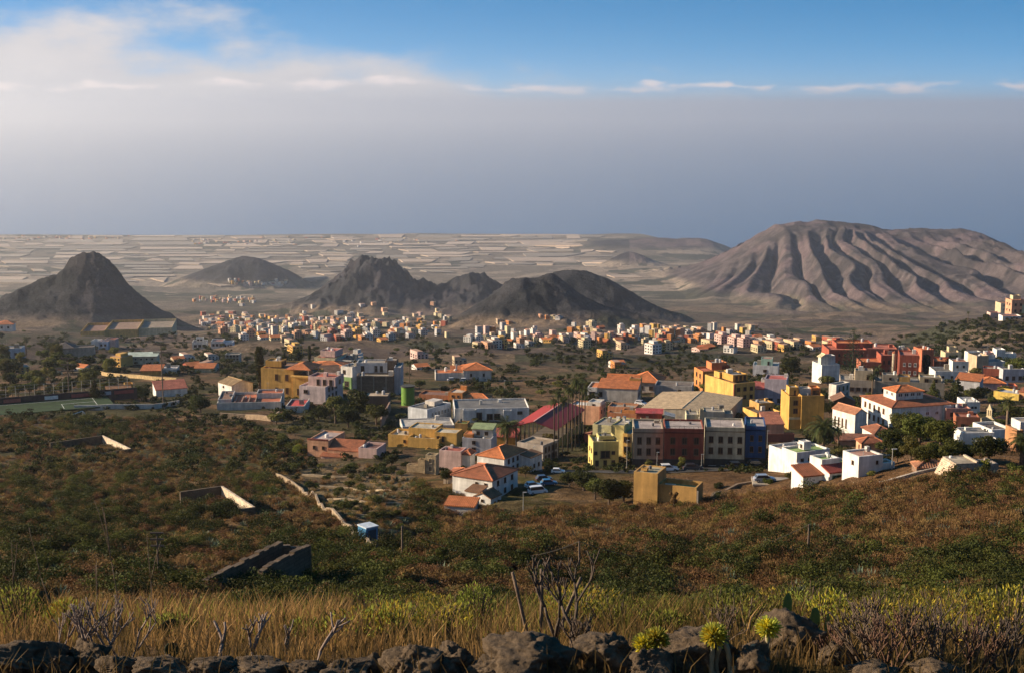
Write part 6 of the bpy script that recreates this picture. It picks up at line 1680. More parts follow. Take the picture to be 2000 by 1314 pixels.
def foreground():
    rng = random.Random(21)
    for i, (px, py, w, h, lab) in enumerate((
        (30, 1322, 150, 66, 'broad dark boulder filling the left bottom corner'), (108, 1320, 62, 46, 'small boulder between the corner boulder and the grey brown one'), (172, 1312, 92, 62, 'grey brown boulder under the branching bare shrub'),
        (226, 1326, 84, 40, 'low rounded boulder right of the grey brown one'), (312, 1328, 130, 48, 'ochre lit boulder below the dark cactus pad'), (398, 1332, 110, 42, 'flat boulder left of the bare crooked stems'),
        (490, 1334, 150, 44, 'long flat boulder below the bare stems'), (590, 1338, 90, 36, 'low boulder right of the Y shaped stem'), (672, 1336, 110, 44, 'weathered boulder at the bottom left of centre'),
        (722, 1322, 70, 44, 'small brown boulder beside the pale weathered one'), (800, 1330, 112, 76, 'pale weathered boulder with a hollow at the bottom centre'), (886, 1322, 100, 76, 'brown pitted boulder left of the biggest dark boulder'),
        (1035, 1332, 190, 92, 'biggest dark boulder at the bottom centre'), (1188, 1320, 130, 94, 'round edged boulder with holes right of the biggest one'), (1262, 1335, 100, 70, 'low boulder behind the yellow headed succulent'),
        (1370, 1316, 170, 92, 'wide dark boulder behind the succulent stems'), (1470, 1326, 100, 76, 'boulder between the two succulents'), (1556, 1282, 136, 82, 'flat topped boulder beside the tall green cactus pad'),
        (1640, 1300, 80, 50, 'small shadowed boulder right of the flat topped one'), (1700, 1338, 110, 36, 'half buried boulder under the twig tangle'), (1830, 1342, 100, 34, 'half buried boulder at the bottom right'), (960, 1345, 80, 40, 'small boulder at the foot of the biggest dark boulder'))):
        rock(lab, px, py, w, h, 300 + 11 * i)
    # dry grass: one mass
    g = np.random.default_rng(5)
    def blades(n, pxr, yr, hr, key, seed, name, label, dens=None, lean=0.35, w=0.004):
        g = np.random.default_rng(seed)
        px = g.uniform(*pxr, n * 2); Y = g.uniform(*yr, n * 2)
        if dens is not None:
            k = g.random(n * 2) < dens(px, Y); px, Y = px[k][:n], Y[k][:n]
        x = (px - 1000) * Y / (F_PX * 0.95)
        z = np.array([ground_z(a, b) for a, b in zip(x, Y)])
        n = len(x)
        h = hr[0] + (hr[1] - hr[0]) * g.random(n) ** 1.5
        a = g.random(n) * 6.283; ln = h * lean * (0.3 + g.random(n))
        B = np.stack([x, Y, z - 0.02], 1)
        d = np.stack([np.cos(a) * ln, np.sin(a) * ln, h], 1)
        s = np.stack([-np.sin(a + 0.7), np.cos(a + 0.7) * 0.6, np.zeros(n)], 1) * (w * (0.6 + 0.8 * g.random(n)))[:, None]
        M = B + d * 0.5 - np.array([0, 0, 0]) ; T = B + d * np.array([1.25, 1.25, 0.97])
        M = B + d * np.array([0.35, 0.35, 0.55])
        V = np.concatenate([np.stack([B - s, B + s, M + s * 0.8, M - s * 0.8], 1), np.stack([M - s * 0.8, M + s * 0.8, T + s * 0.15, T - s * 0.15], 1)]).reshape(-1, 3)
        o = link(name, quads_mesh(name, V, leaf_mat(key, 0.35)))
        tag(o, label, 'grass', kind='stuff')
    pn = lambda px, Y: sstep(0.30, 0.62, patch(px, Y * 60, 120, 91))
    blades(3600, (-80, 760), (7.4, 13), (0.07, 0.33), 'straw', 1, 'dry_grass', 'golden dry grass standing along the rim', pn)
    blades(4200, (500, 2080), (7.4, 13), (0.06, 0.30), 'straw', 2, 'dry_grass', 'short dry grass between the boulders and shrubs', pn)
    blades(8000, (-80, 2080), (7.0, 13), (0.05, 0.24), 'brown', 3, 'dry_grass', 'brown dead grass on the rim', None)
    blades(7000, (1000, 2080), (8.5, 14), (0.06, 0.26), 'olive', 4, 'green_grass', 'olive green grass on the right of the rim', pn)
    blades(2600, (-80, 2080), (8.5, 14), (0.08, 0.3), 'lime', 6, 'green_grass', 'fresh yellow green grass blades on the rim', pn)
    # leafy shrubs behind the boulders: yellowing spurges
    m_twig = mat('bark', (0.12, 0.085, 0.06)); m_pale = mat('bark', (0.20, 0.15, 0.125)); m_dark = mat('bark', (0.075, 0.055, 0.042)); m_red = mat('bark', (0.13, 0.07, 0.045))
    def leafy(label, px, py, wpx, hpx, keys, n, seed):
        P = fhit(px, py); u = upp(px, py, P.y)
        root = empty('spurge_shrub', P); tag(root, label, 'shrub', 'yellowing shrubs on the rim')
        g = np.random.default_rng(seed); r2 = random.Random(seed)
        w, h = wpx * u / 2, hpx * u
        mb = MB()
        for k in range(13):
            a = r2.uniform(0, 6.28); q = r2.uniform(0.2, 1.0)
            mb.tube([(math.cos(a) * w * q * 0.25, math.sin(a) * w * q * 0.25, -0.05), (math.cos(a) * w * q * 0.7, math.sin(a) * w * q * 0.6, h * 0.5), (math.cos(a) * w * q, math.sin(a) * w * q * 0.7, h * r2.uniform(0.7, 1.0))], [0.007, 0.005, 0.003], 5)
        mb.build('stem', m_twig, root)
        for j, key in enumerate(keys):
            m_ = n // len(keys)
            a = g.random(m_) * 6.283; q = g.random(m_) ** 0.5
            top = h * (1.0 - 0.35 * q ** 2)
            C = np.stack([np.cos(a) * w * q, np.sin(a) * w * q * 0.7, top * (0.25 + 0.75 * g.random(m_) ** 0.6)], 1)
            d = unit(np.stack([np.cos(a) * 0.4, np.sin(a) * 0.4, np.ones(m_)], 1) + g.normal(size=(m_, 3)) * 0.4)
            s = unit(np.cross(d, g.normal(size=(m_, 3))))
            ll = (0.020 + 0.028 * g.random(m_))[:, None]
            V = np.stack([C, C + d * ll * 0.5 + s * 0.0045, C + d * ll, C + d * ll * 0.5 - s * 0.0045], 1).reshape(-1, 3)
            link('leaves', quads_mesh('leaves', V, leaf_mat(key, 0.4)), root)
    for i, (px, py, w, h, keys, lab) in enumerate((
        (130, 1235, 120, 105, ('yellow', 'lime'), 'yellow leafed shrub among the tall straw grass on the left'), (40, 1240, 110, 90, ('lime', 'mid'), 'green leafed shrub at the left edge of the rim'),
        (700, 1250, 150, 62, ('lime', 'yellow', 'mid'), 'low yellow green shrub right of the Y shaped stem'), (770, 1246, 150, 92, ('yellow', 'lime'), 'yellow topped spurge left of centre'),
        (860, 1240, 140, 98, ('lime', 'yellow', 'mid'), 'tall yellow green spurge above the pitted boulder'), (930, 1230, 110, 84, ('mid', 'lime'), 'green spurge left of the brown upright stalks'),
        (1120, 1225, 150, 92, ('lime', 'yellow'), 'yellow green spurge right of the dead branching shrub'), (1210, 1232, 150, 80, ('mid', 'dark', 'lime'), 'dark green leafy shrub above the holed boulder'),
        (1300, 1235, 120, 62, ('lime', 'mid'), 'low green shrub behind the yellow headed succulent'), (1450, 1232, 140, 66, ('lime', 'olive', 'mid'), 'olive shrub left of the tall green cactus pad'),
        (1620, 1236, 130, 92, ('yellow', 'lime', 'mid'), 'yellow flecked shrub right of the flat topped boulder'), (1700, 1250, 170, 104, ('lime', 'yellow', 'olive'), 'yellow green shrub inside the twig tangle'),
        (1800, 1240, 170, 110, ('olive', 'yellow'), 'yellowing shrub in the middle of the twig tangle'), (1890, 1260, 170, 100, ('olive', 'lime', 'yellow'), 'olive shrub under the dark cactus pad'), (1975, 1262, 150, 130, ('olive', 'yellow'), 'tall olive shrub at the right edge of the rim'),
        (600, 1246, 110, 44, ('lime', 'olive'), 'small green shrub behind the bare stems'), (330, 1240, 120, 60, ('olive', 'lime'), 'small shrub behind the slanting cactus pad'), (1560, 1210, 120, 50, ('mid', 'lime'), 'green shrub behind the tall cactus pad'))):
        leafy(lab, px, py, w * (0.7 + 0.4 * ((i * 7) % 5) / 4), h * (0.62 + 0.5 * ((i * 3) % 4) / 3), keys, 620, 400 + i)
    for i in range(16):
        r2 = random.Random(900 + i)
        px = 640 + i * 86 + r2.uniform(-20, 20)
        leafy(('loose olive shrub', 'straggly green shrub', 'thin yellowing shrub', 'small lime green shrub')[i % 4] + ' in the back row of the rim, ' + ('near the container side', 'above the pale weathered boulder', 'left of the dead branching shrub', 'behind the dead branching shrub', 'behind the yellow headed succulents', 'near the tall cactus pad', 'above the twig tangle', 'near the right picture edge')[i // 2], px, 1205, r2.uniform(90, 170), r2.uniform(36, 80), (('olive', 'mid'), ('mid', 'dark', 'lime'), ('yellow', 'olive'), ('lime', 'mid'))[i % 4], 520, 900 + i)
    # bare branching shrubs
    def bare(label, px, py, hpx, r, levels, m, seed, n=3, spread=0.6, lean=(0, 0), bend=0.3, cat='shrub'):
        P = fhit(px, py); u = upp(px, py, P.y)
        root = empty('bare_shrub', P); tag(root, label, cat, 'bare stems on the rim')
        r2 = random.Random(seed)
        L0 = hpx * u / (0.55 + 0.62 * levels)
        tips = []
        for k in range(n):
            a = 6.28 * k / max(n, 1) + r2.random()
            d = (math.cos(a) * spread * (0 if n == 1 else 0.7) + lean[0], math.sin(a) * spread * (0 if n == 1 else 0.4) + lean[1], 1)
            tips += stem_tree(root, m, (0, 0, -0.06), d, L0, r, levels, r2, spread, bend)
        return root, tips
    bare('pale branching shrub with upright bare arms at the left', 190, 1300, 165, 0.0105, 4, m_pale, 61, 3, 0.8)
    bare('second bare branching shrub left of the pale one', 140, 1296, 140, 0.009, 4, m_pale, 62, 2, 0.8)
    bare('leaning bare branches right of the pale shrub', 240, 1296, 150, 0.009, 4, m_pale, 63, 2, 0.8, (0.35, 0))
    bare('crooked single bare stem nearest the flat boulder', 432, 1298, 74, 0.014, 1, m_pale, 64, 1, 0.5, bend=0.6)
    bare('tall bare stem with a drooping side arm', 492, 1296, 108, 0.012, 3, m_pale, 65, 1, 1.0, (0.05, 0))
    bare('thin grey bare stem between the two forked ones', 560, 1298, 86, 0.010, 2, m_pale, 66, 1, 0.7)
    bare('Y shaped bare stem with upturned arms', 614, 1312, 120, 0.012, 2, m_pale, 67, 1, 0.95)
    bare('dark dead branching shrub above the biggest boulder', 1110, 1286, 230, 0.016, 4, m_dark, 68, 2, 0.62, (-0.18, 0))
    bare('fine dead twigs right of the biggest boulder', 1130, 1290, 95, 0.008, 3, m_twig, 69, 5, 0.6)
    bare('thin dead bush behind the yellow headed succulents', 1410, 1262, 90, 0.007, 3, m_twig, 70, 5, 0.7)
    for i, (px, py, h) in enumerate(((1690, 1300, 120), (1745, 1310, 130), (1800, 1305, 140), (1850, 1310, 120), (1905, 1312, 110), (1960, 1310, 120), (1720, 1286, 140), (1640, 1290, 80))):
        bare(('dense tangle of thin twigs at the lower right', 'reddish twig bush in the lower right tangle', 'tall twig bush under the dark cactus pad', 'low twig bush at the bottom right', 'twig bush with dry pods near the right corner', 'twig bush at the right picture edge', 'spreading twig bush left in the tangle', 'small twig bush right of the flat topped boulder')[i], px, py, h, 0.008, 3, (m_twig, m_red, m_dark)[i % 3], 80 + i, 6, 0.75, bend=0.45)
    for i, (px, lean) in enumerate(((1042, -0.28), (1056, 0.05), (1070, 0.42))):
        bare(('left leaning brown stalk of the three upright ones', 'straight brown stalk of the three upright ones', 'right leaning brown stalk of the three upright ones')[i], px, 1262, 96, 0.014, 0, m_twig, 100 + i, 1, 0, (lean, 0), 0.08)
    # succulents with yellow flower heads
    ms = mat('bark', (0.28, 0.235, 0.14)); fy = mat('leaf', (0.55, 0.42, 0.03), 0.6, trans=0.3); fg = mat('leaf', (0.34, 0.36, 0.06), 0.6, trans=0.3)
    def succulent(label, heads, bare_stems, px, py, seed):
        P = fhit(px, py); u = upp(px, py, P.y)
        root = empty('candle_plant', P); tag(root, label, 'succulent', 'yellow headed succulents')
        r2 = random.Random(seed); g = np.random.default_rng(seed)
        def stem(tx, tz, ty, r):
            mb = MB(); pts, rad = [], []
            n = 9
            b = Vector((r2.uniform(-0.06, 0.06), r2.uniform(-0.04, 0.04), -0.05)); t = Vector((tx, ty, tz))
            k0 = Vector((r2.uniform(-0.05, 0.05) + tx * 0.9, ty, tz * 0.35))
            for i in range(n + 1):
                s = i / n
                p = b * (1 - s) ** 2 + k0 * 2 * s * (1 - s) + t * s * s
                pts.append(p); rad.append(r * (1.0 + 0.16 * math.sin(i * 2.4)) * (0.8 if i == n else 1))
            mb.tube(pts, rad, 9); mb.build('stem', ms, root, True)
        for hx, hz, hr in heads:
            x, z, r = (hx - px) * u, (py - hz) * u, hr * u
            stem(x, z - r * 0.5, -0.03, 0.014)
            for m_, cnt, sc, ln in ((fg, 150, 0.75, 0.055), (fy, 420, 1.0, 0.03)):
                d = unit(g.normal(size=(cnt, 3)) * np.array([1, 1, 0.8]) + np.array([0, 0, 0.55]))
                C = np.array([x, -0.03, z - r * 0.3]) + d * r * sc * (0.6 + 0.4 * g.random((cnt, 1))) * np.array([1.05, 0.9, 0.75])
                s = unit(np.cross(d, g.normal(size=(cnt, 3)))) * 0.004
                V = np.stack([C - s, C + s, C + d * ln + s * 0.7, C + d * ln - s * 0.7], 1).reshape(-1, 3)
                link('flower_head', quads_mesh('flower_head', V, m_), root)
        for hx, hz in bare_stems:
            stem((hx - px) * u, (py - hz) * u, r2.uniform(-0.08, 0.02), 0.014)
    succulent('succulent with two yellow flower heads over the left boulder', [(1258, 1248, 13), (1280, 1236, 14)], [(1252, 1275), (1262, 1272), (1285, 1270), (1296, 1268), (1306, 1278), (1240, 1285)], 1280, 1318, 31)
    succulent('succulent with one bright round yellow flower head', [(1391, 1228, 16)], [(1405, 1262), (1414, 1248), (1378, 1282), (1428, 1290)], 1408, 1318, 32)
    succulent('succulent with a paler yellow flower head on a long arm', [(1495, 1214, 13)], [(1465, 1248), (1458, 1258), (1484, 1262), (1440, 1284)], 1446, 1318, 33)
    # prickly pear pads
    PAD = pad_mesh()
    padm = {k: PAD.mesh('pad', mat('paint', c, 0.6), True) for k, c in (('dark', (0.03, 0.045, 0.02)), ('green', (0.10, 0.16, 0.045)), ('pale', (0.42, 0.38, 0.22)))}
    for lab, px, py, w, h, key, tilt, yaw in (('tall bright green upright cactus pad beside the flat topped boulder', 1535, 1232, 24, 78, 'green', 0.03, 0.5), ('dark drooping cactus pad against the slope at the right', 1872, 1208, 62, 62, 'dark', 0.75, 0.2), ('round dark cactus pad above the ochre lit boulder', 335, 1286, 27, 34, 'dark', 0.05, 0.1), ('slanting dark cactus pad left of the bare stems', 296, 1246, 22, 58, 'dark', 0.95, 0.3), ('pale dried cactus pad behind the yellow headed succulent', 1312, 1232, 22, 34, 'pale', -0.1, 0.2), ('green cactus pad right of the flat topped boulder', 1595, 1246, 28, 66, 'green', -0.15, 0.6), ('second green pad leaning behind it', 1612, 1246, 22, 50, 'green', 0.25, 1.0), ('dark cactus pad standing in the straw on the left', 84, 1216, 36, 66, 'dark', 0.05, 0.9)):
        P = fhit(px, py); u = upp(px, py, P.y)
        o = link('cactus_pad', padm[key]); tag(o, lab, 'cactus', 'prickly pear pads on the rim')
        q = at(px, py, P.y); o.location = (q.x, P.y, max(P.z - 0.02, q.z) if py > 1225 else q.z); o.scale = (w * u, 0.6 * w * u, h * u); o.rotation_euler = (0, tilt, yaw)
    # dry pods
    pm = mat('leaf', (0.55, 0.30, 0.08), 0.6, trans=0.2)
    pods = MB()
    for i, (px, py) in enumerate(((1800, 1252), (1822, 1258), (1872, 1246), (1886, 1256), (1918, 1262), (1896, 1284), (1930, 1302), (1852, 1268), (1980, 1240), (1982, 1202), (1840, 1262), (1966, 1270))):
        q = at(px, py, 8.4)
        mb = MB(); n = 8
        prof = [(0, 0.002), (0.006, 0.012), (0.014, 0.016), (0.024, 0.013), (0.032, 0.003)]
        mb.tube([(0, 0, -a) for a, r in prof], [r for a, r in prof], n)
        mb.tube([(0, 0, 0), (0.01, 0.01, -0.14), (0.0, 0.02, ground_z(q.x, q.y) - q.z)], [0.0025, 0.0025, 0.003], 4)
        o = mb.build('seed_pod', pm, None, True); o.location = q
        tag(o, 'dry yellow brown seed pod on a thin stalk in the twig tangle', 'seed pod', 'dry pods in the twig tangle')
    # tall dry stalks
    for i, (px, py, h) in enumerate(((120, 1230, 150), (245, 1235, 190), (300, 1240, 150), (18, 1230, 130), (175, 1232, 110))):
        bare(('tall thin dry stalk rising left of the pale shrub', 'tallest thin dry stalk above the straw grass', 'thin dry stalk leaning right above the straw', 'thin dry stalk at the left picture edge', 'thin flowering stalk with a forked top')[i], px, py, h, 0.004, 1, m_twig, 140 + i, 1, 0.35, ((i - 2) * 0.1, 0), 0.12)

# ------------------------------------------------------------------ far towns, greenhouses, masts
FAR_COL = [WHITE, WHITE, OFFW, CREAM, CREAM, YELLOW, SALMON, ORANGE, PINK, (0.55, 0.42, 0.28), REDW, GREYW]
FAR_NAME = ['white', 'white', 'off-white', 'cream', 'cream', 'yellow', 'salmon', 'orange', 'pink', 'tan', 'red', 'grey']
FAR = {}
def far_mesh(ci, v):
    if (ci, v) in FAR:
        return FAR[(ci, v)]
    mb = MB()
    if v == 0:      # three storey cube with roof room
        mb.box(-0.5, 0.5, -0.5, 0.5, -0.8, 1.0, 0); mb.box(-0.2, 0.3, -0.3, 0.3, 1.0, 1.28, 0); mb.box(-0.46, 0.46, -0.46, 0.46, 1.0, 1.02, 1)
        rows = (0.12, 0.42, 0.72)
    elif v == 1:    # two storeys, stepped
        mb.box(-0.5, 0.5, -0.5, 0.5, -0.8, 0.55, 0); mb.box(-0.5, 0.05, -0.5, 0.5, 0.55, 0.82, 0); mb.box(0.07, 0.48, -0.47, 0.47, 0.55, 0.57, 1); mb.box(-0.48, 0.03, -0.47, 0.47, 0.82, 0.84, 1)
        rows = (0.12, 0.34)
    else:           # low house, pitched roof
        mb.box(-0.5, 0.5, -0.5, 0.5, -0.8, 0.42, 0)
        mb.face([(-0.56, -0.56, 0.42), (0.56, -0.56, 0.42), (0.56, 0, 0.66), (-0.56, 0, 0.66)], 1); mb.face([(0.56, 0.56, 0.42), (-0.56, 0.56, 0.42), (-0.56, 0, 0.66), (0.56, 0, 0.66)], 1)
        mb.face([(-0.5, -0.5, 0.42), (-0.5, 0, 0.64), (-0.5, 0.5, 0.42)], 0); mb.face([(0.5, -0.5, 0.42), (0.5, 0.5, 0.42), (0.5, 0, 0.64)], 0)
        rows = (0.12,)
    for z in rows:
        for k in range(3):
            x = -0.33 + 0.33 * k
            mb.box(x - 0.07, x + 0.07, -0.512, -0.5, z, z + 0.16, 2)
            mb.box(-0.512, -0.5, x - 0.07, x + 0.07, z, z + 0.16, 2)
    FAR[(ci, v)] = mb.mesh('far_house', [mat('plaster', FAR_COL[ci]), mat('roof_flat', OTILE if v == 2 else (0.42, 0.26, 0.18)), mat('glass', (0.03, 0.03, 0.035), 0.2)])
    return FAR[(ci, v)]
def far_house(px, py, wpx, label, group, rmin=600, v=None):
    p = hits([px], [py], rmin)[0]
    if np.isnan(p[0]):
        return
    u = upp(px, py, p[1])
    ci = int(RNG.integers(len(FAR_COL))); v = int(RNG.choice([0, 1, 1, 2])) if v is None else v
    o = link('far_house', far_mesh(ci, v))
    o.location = p
    w = min(max(wpx * u, 6), 24)
    hz = {0: 7.0, 1: 8.0, 2: 9.0}[v]
    o.scale = (w, w * RNG.uniform(0.8, 1.5), min(hz, w * 0.8) * RNG.uniform(0.85, 1.15))
    o.rotation_euler = (0, 0, math.radians(RNG.choice([-28, 24, 30, 20]) + RNG.normal() * 6))
    kind_ = ('flat roofed', 'stepped', 'tile roofed')[v]
    size_ = 'small' if w < 9 else 'large'
    if group == 'town between the hills':
        pos_ = ('far left part', 'left part', 'middle part', 'right part', 'far right part')[int(min(4, max(0, (px - 400) / 86)))]
    elif group == 'village strip under the dark hill':
        pos_ = ('far left part', 'left part', 'middle part', 'right part', 'far right part')[int(min(4, max(0, (px - 930) / 114)))]
    else:
        pos_ = 'left part' if px < 700 else 'right part'
    tag(o, '%s %s %s %s, %s' % (size_, FAR_NAME[ci], kind_, label, pos_), 'house', group)
def far_mass(name, label, pts, rmin, wr):
    mats_ = [mat('plaster', c) for c in FAR_COL] + [mat('roof_flat', (0.42, 0.26, 0.18))]
    mb = MB()
    P = hits([p[0] for p in pts], [p[1] for p in pts], rmin)
    for p in P:
        if np.isnan(p[0]):
            continue
        u = p[1] / F_PX; w = RNG.uniform(*wr) * u / 2; h = RNG.uniform(4, 8); a = math.radians(RNG.choice([-28, 24, 30])); ci = int(RNG.integers(len(FAR_COL)))
        c_, s_ = math.cos(a), math.sin(a)
        q = [(p[0] + (x * c_ - y * s_) * w, p[1] + (x * s_ + y * c_) * w, p[2]) for x, y in ((-1, -1), (1, -1), (1, 1), (-1, 1))]
        for i in range(4):
            j = (i + 1) % 4
            mb.face([(*q[i][:2], p[2] - 5), (*q[j][:2], p[2] - 5), (*q[j][:2], p[2] + h), (*q[i][:2], p[2] + h)], ci)
        mb.face([(x, y, p[2] + h) for x, y, z in q], len(FAR_COL))
    tag(mb.build(name, mats_), label, 'houses', kind='stuff')
def towns():
    far_mass('coast_town_houses', 'specks of houses of the towns along the coast', [(RNG.uniform(370, 900), RNG.normal(472, 4)) for i in range(60)] + [(RNG.uniform(0, 260), RNG.normal(466, 3)) for i in range(40)], 4000, (3, 7))
    far_mass('plain_hamlet_houses', 'specks of houses of the hamlets on the plain', [(RNG.uniform(375, 500), RNG.normal(587, 3)) for i in range(45)] + [(RNG.uniform(440, 560), RNG.normal(553, 3)) for i in range(25)], 2000, (3, 6))
    far_mass('far_town_houses', 'smallest houses of the town between the two hills', [(RNG.uniform(390, 880), RNG.normal(632, 12)) for i in range(125)] + [(RNG.uniform(930, 1480), RNG.normal(657, 9)) for i in range(80)], 900, (6, 11))
    # the town between the hills: dense low centre
    n = 0
    while n < 120:
        px = RNG.uniform(400, 830); c = 638 + 10 * (px - 400) / 430.0
        py = c + RNG.normal() * 12
        if py < 614 or py > 668 or RNG.random() > math.exp(-((px - 610) / 190.0) ** 2) + 0.25:
            continue
        far_house(px, py, RNG.uniform(8, 16), 'house in the town between two hills', 'town between the hills', 900); n += 1
    n = 0
    while n < 95:
        px = RNG.uniform(930, 1500)
        c = 674 - 14 * sstep(930, 1150, px) + 6 * sstep(1250, 1500, px)
        py = c + RNG.normal() * 8
        far_house(px, py, RNG.uniform(9, 16), 'house in the strip under the dark hill', 'village strip under the dark hill', 600); n += 1
    for i in range(40):
        px = RNG.uniform(0, 1400); py = RNG.uniform(664, 735)
        if px > 1330 and py > 700 or (480 < px < 800 and py > 700) or (px < 480 and 655 < py < 700):
            continue
        far_house(px, py, RNG.uniform(10, 18), 'farmhouse alone on the valley floor', 'farmhouses on the valley floor', 500)
    for px, py in ((975, 630), (995, 632), (1058, 620), (1070, 623), (1082, 621), (1092, 622)):
        far_house(px, py, 9, 'house halfway up the dark hill', 'houses halfway up the dark hill', 700, 1)
    for i in range(26):
        far_house(RNG.uniform(1480, 1640), RNG.normal(676, 5), RNG.uniform(8, 14), 'house in the hamlet behind the conifer', 'hamlet behind the conifer', 600)
    # greenhouses
    n = 0
    gm = [mat('roof_flat', c) for c in ((0.42, 0.32, 0.24), (0.33, 0.27, 0.21), (0.48, 0.37, 0.28), (0.26, 0.215, 0.17))]
    spots = []
    tries = 0
    while n < 170 and tries < 4000:
        tries += 1
        px = RNG.uniform(-20, 1190); py = 462 + 90 * RNG.random() ** 1.4
        if 880 < px and py > 520:
            continue
        w, d = RNG.uniform(25, 130), RNG.uniform(1.8, 6.0)
        u_ = 2.2
        if any(abs(px - q[0]) < (w + q[2]) * 0.52 and abs(py - q[1]) < (d + q[3]) * 0.62 for q in spots):
            continue
        c = [hits([px + a * w / 2 + b * sk], [py + b * d / 2], 2600)[0] for (a, b) in ((-1, 1), (1, 1), (1, -1), (-1, -1)) for sk in (0,)]
        c = np.array(c); c[:, 0] += RNG.normal(size=4) * w * 0.12 * u_; c[:, 1] += RNG.normal(size=4) * 18; c[:, 2] = [ground_z(q[0], q[1]) for q in c] if not np.isnan(c).any() else c[:, 2]
        if np.isnan(c).any() or c[:, 1].min() < 3400 or c[:, 1].max() - c[:, 1].min() > 600 or c[:, 2].min() < SEA_Z + 1 or (c[:, 2] - base_z(c[:, 1])).max() > 14:
            continue
        spots.append((px, py, w, d))
        cen = c.mean(0)
        mb = MB()
        top = [tuple(q - cen + [0, 0, 2.6]) for q in c]; lo = [tuple(q - cen + [0, 0, -14]) for q in c]
        mb.face(top)
        for i in range(4):
            mb.face([lo[i], lo[(i + 1) % 4], top[(i + 1) % 4], top[i]])
        o = mb.build('greenhouse', gm[n % 4]); o.location = cen
        hc = ('left of the left hill', 'right behind the left hill', 'between left hill and far low hill', 'behind the far low hill', 'between far low hill and rocky peak', 'behind the rocky peak', 'right of the rocky peak', 'behind the dark hill')[int(np.searchsorted([90, 220, 350, 600, 670, 800, 960], px))]
        hr = ('by the coast', 'on the middle plain', 'on the near plain')[min(2, int((py - 462) / 25))]
        tag(o, '%s %s greenhouse field %s, %s' % ('long' if w > 75 else 'short', ('sand coloured', 'greyish', 'pale', 'dull brown')[n % 4], hr, hc), 'greenhouse', 'greenhouses on the coastal plain')
        n += 1
    # long pale strips near the coast in the middle of the picture
    for px, py, w, d, lab in ((1060, 460, 150, 2.5, 'longest pale strip of greenhouse at the coast'), (1075, 476, 110, 9, 'large sand coloured greenhouse block near the low hills'), (1055, 508, 120, 7, 'broad pale greenhouse block above the dark hill'), (1160, 512, 60, 5, 'smaller pale greenhouse block right of the broad one'), (1220, 541, 55, 5, 'pale walled field at the foot of the gullied mountain')):
        c = np.array([hits([px + a * w / 2 + b * 8], [py + b * d / 2], 2300)[0] for (a, b) in ((-1, 1), (1, 1), (1, -1), (-1, -1))])
        if np.isnan(c).any():
            continue
        cen = c.mean(0); mb = MB()
        top = [tuple(q - cen + [0, 0, 2.5]) for q in c]; lo = [tuple(q - cen + [0, 0, -14]) for q in c]
        mb.face(top)
        for i in range(4):
            mb.face([lo[i], lo[(i + 1) % 4], top[(i + 1) % 4], top[i]])
        o = mb.build('greenhouse', gm[0]); o.location = cen
        tag(o, lab, 'greenhouse', 'greenhouses on the coastal plain')

def pole(name, label, px, py, hpx, r, arms=0, col=(0.12, 0.09, 0.07), rmin=40, cat='pole', group=None, lamp=False):
    P = hit(px, py, rmin); u = upp(px, py, P.y); h = hpx * u
    root = empty(name, P); tag(root, label, cat, group)
    m = mat('metal', col, 0.6, metallic=0.2)
    mb = MB(); mb.tube([(0, 0, -0.5), (0, 0, h)], [r, r * 0.7], 7); mb.build('post', m, root)
    for k in range(arms):
        mb = MB(); z = h * (0.97 - 0.13 * k); mb.box(-h * 0.13, h * 0.13, -r * 0.6, r * 0.6, z, z + r * 1.6); mb.build('cross_arm', m, root)
    if lamp:
        mb = MB(); mb.box(-0.08, 0.5, -0.09, 0.09, h, h + 0.09); mb.build('lamp_head', mat('paint', (0.4, 0.4, 0.4)), root)
    return P + Vector((0, 0, h))
def wire(label, a, b, sag, r=0.02):
    mb = MB()
    pts = [a.lerp(b, t) - Vector((0, 0, sag * 4 * t * (1 - t))) for t in np.linspace(0, 1, 15)]
    mb.tube([tuple(p - a) for p in pts], [r] * 15, 4)
    o = mb.build('overhead_wire', mat('rubber', (0.10, 0.09, 0.08)))
    o.location = a
    tag(o, label, 'wire', 'overhead wires')
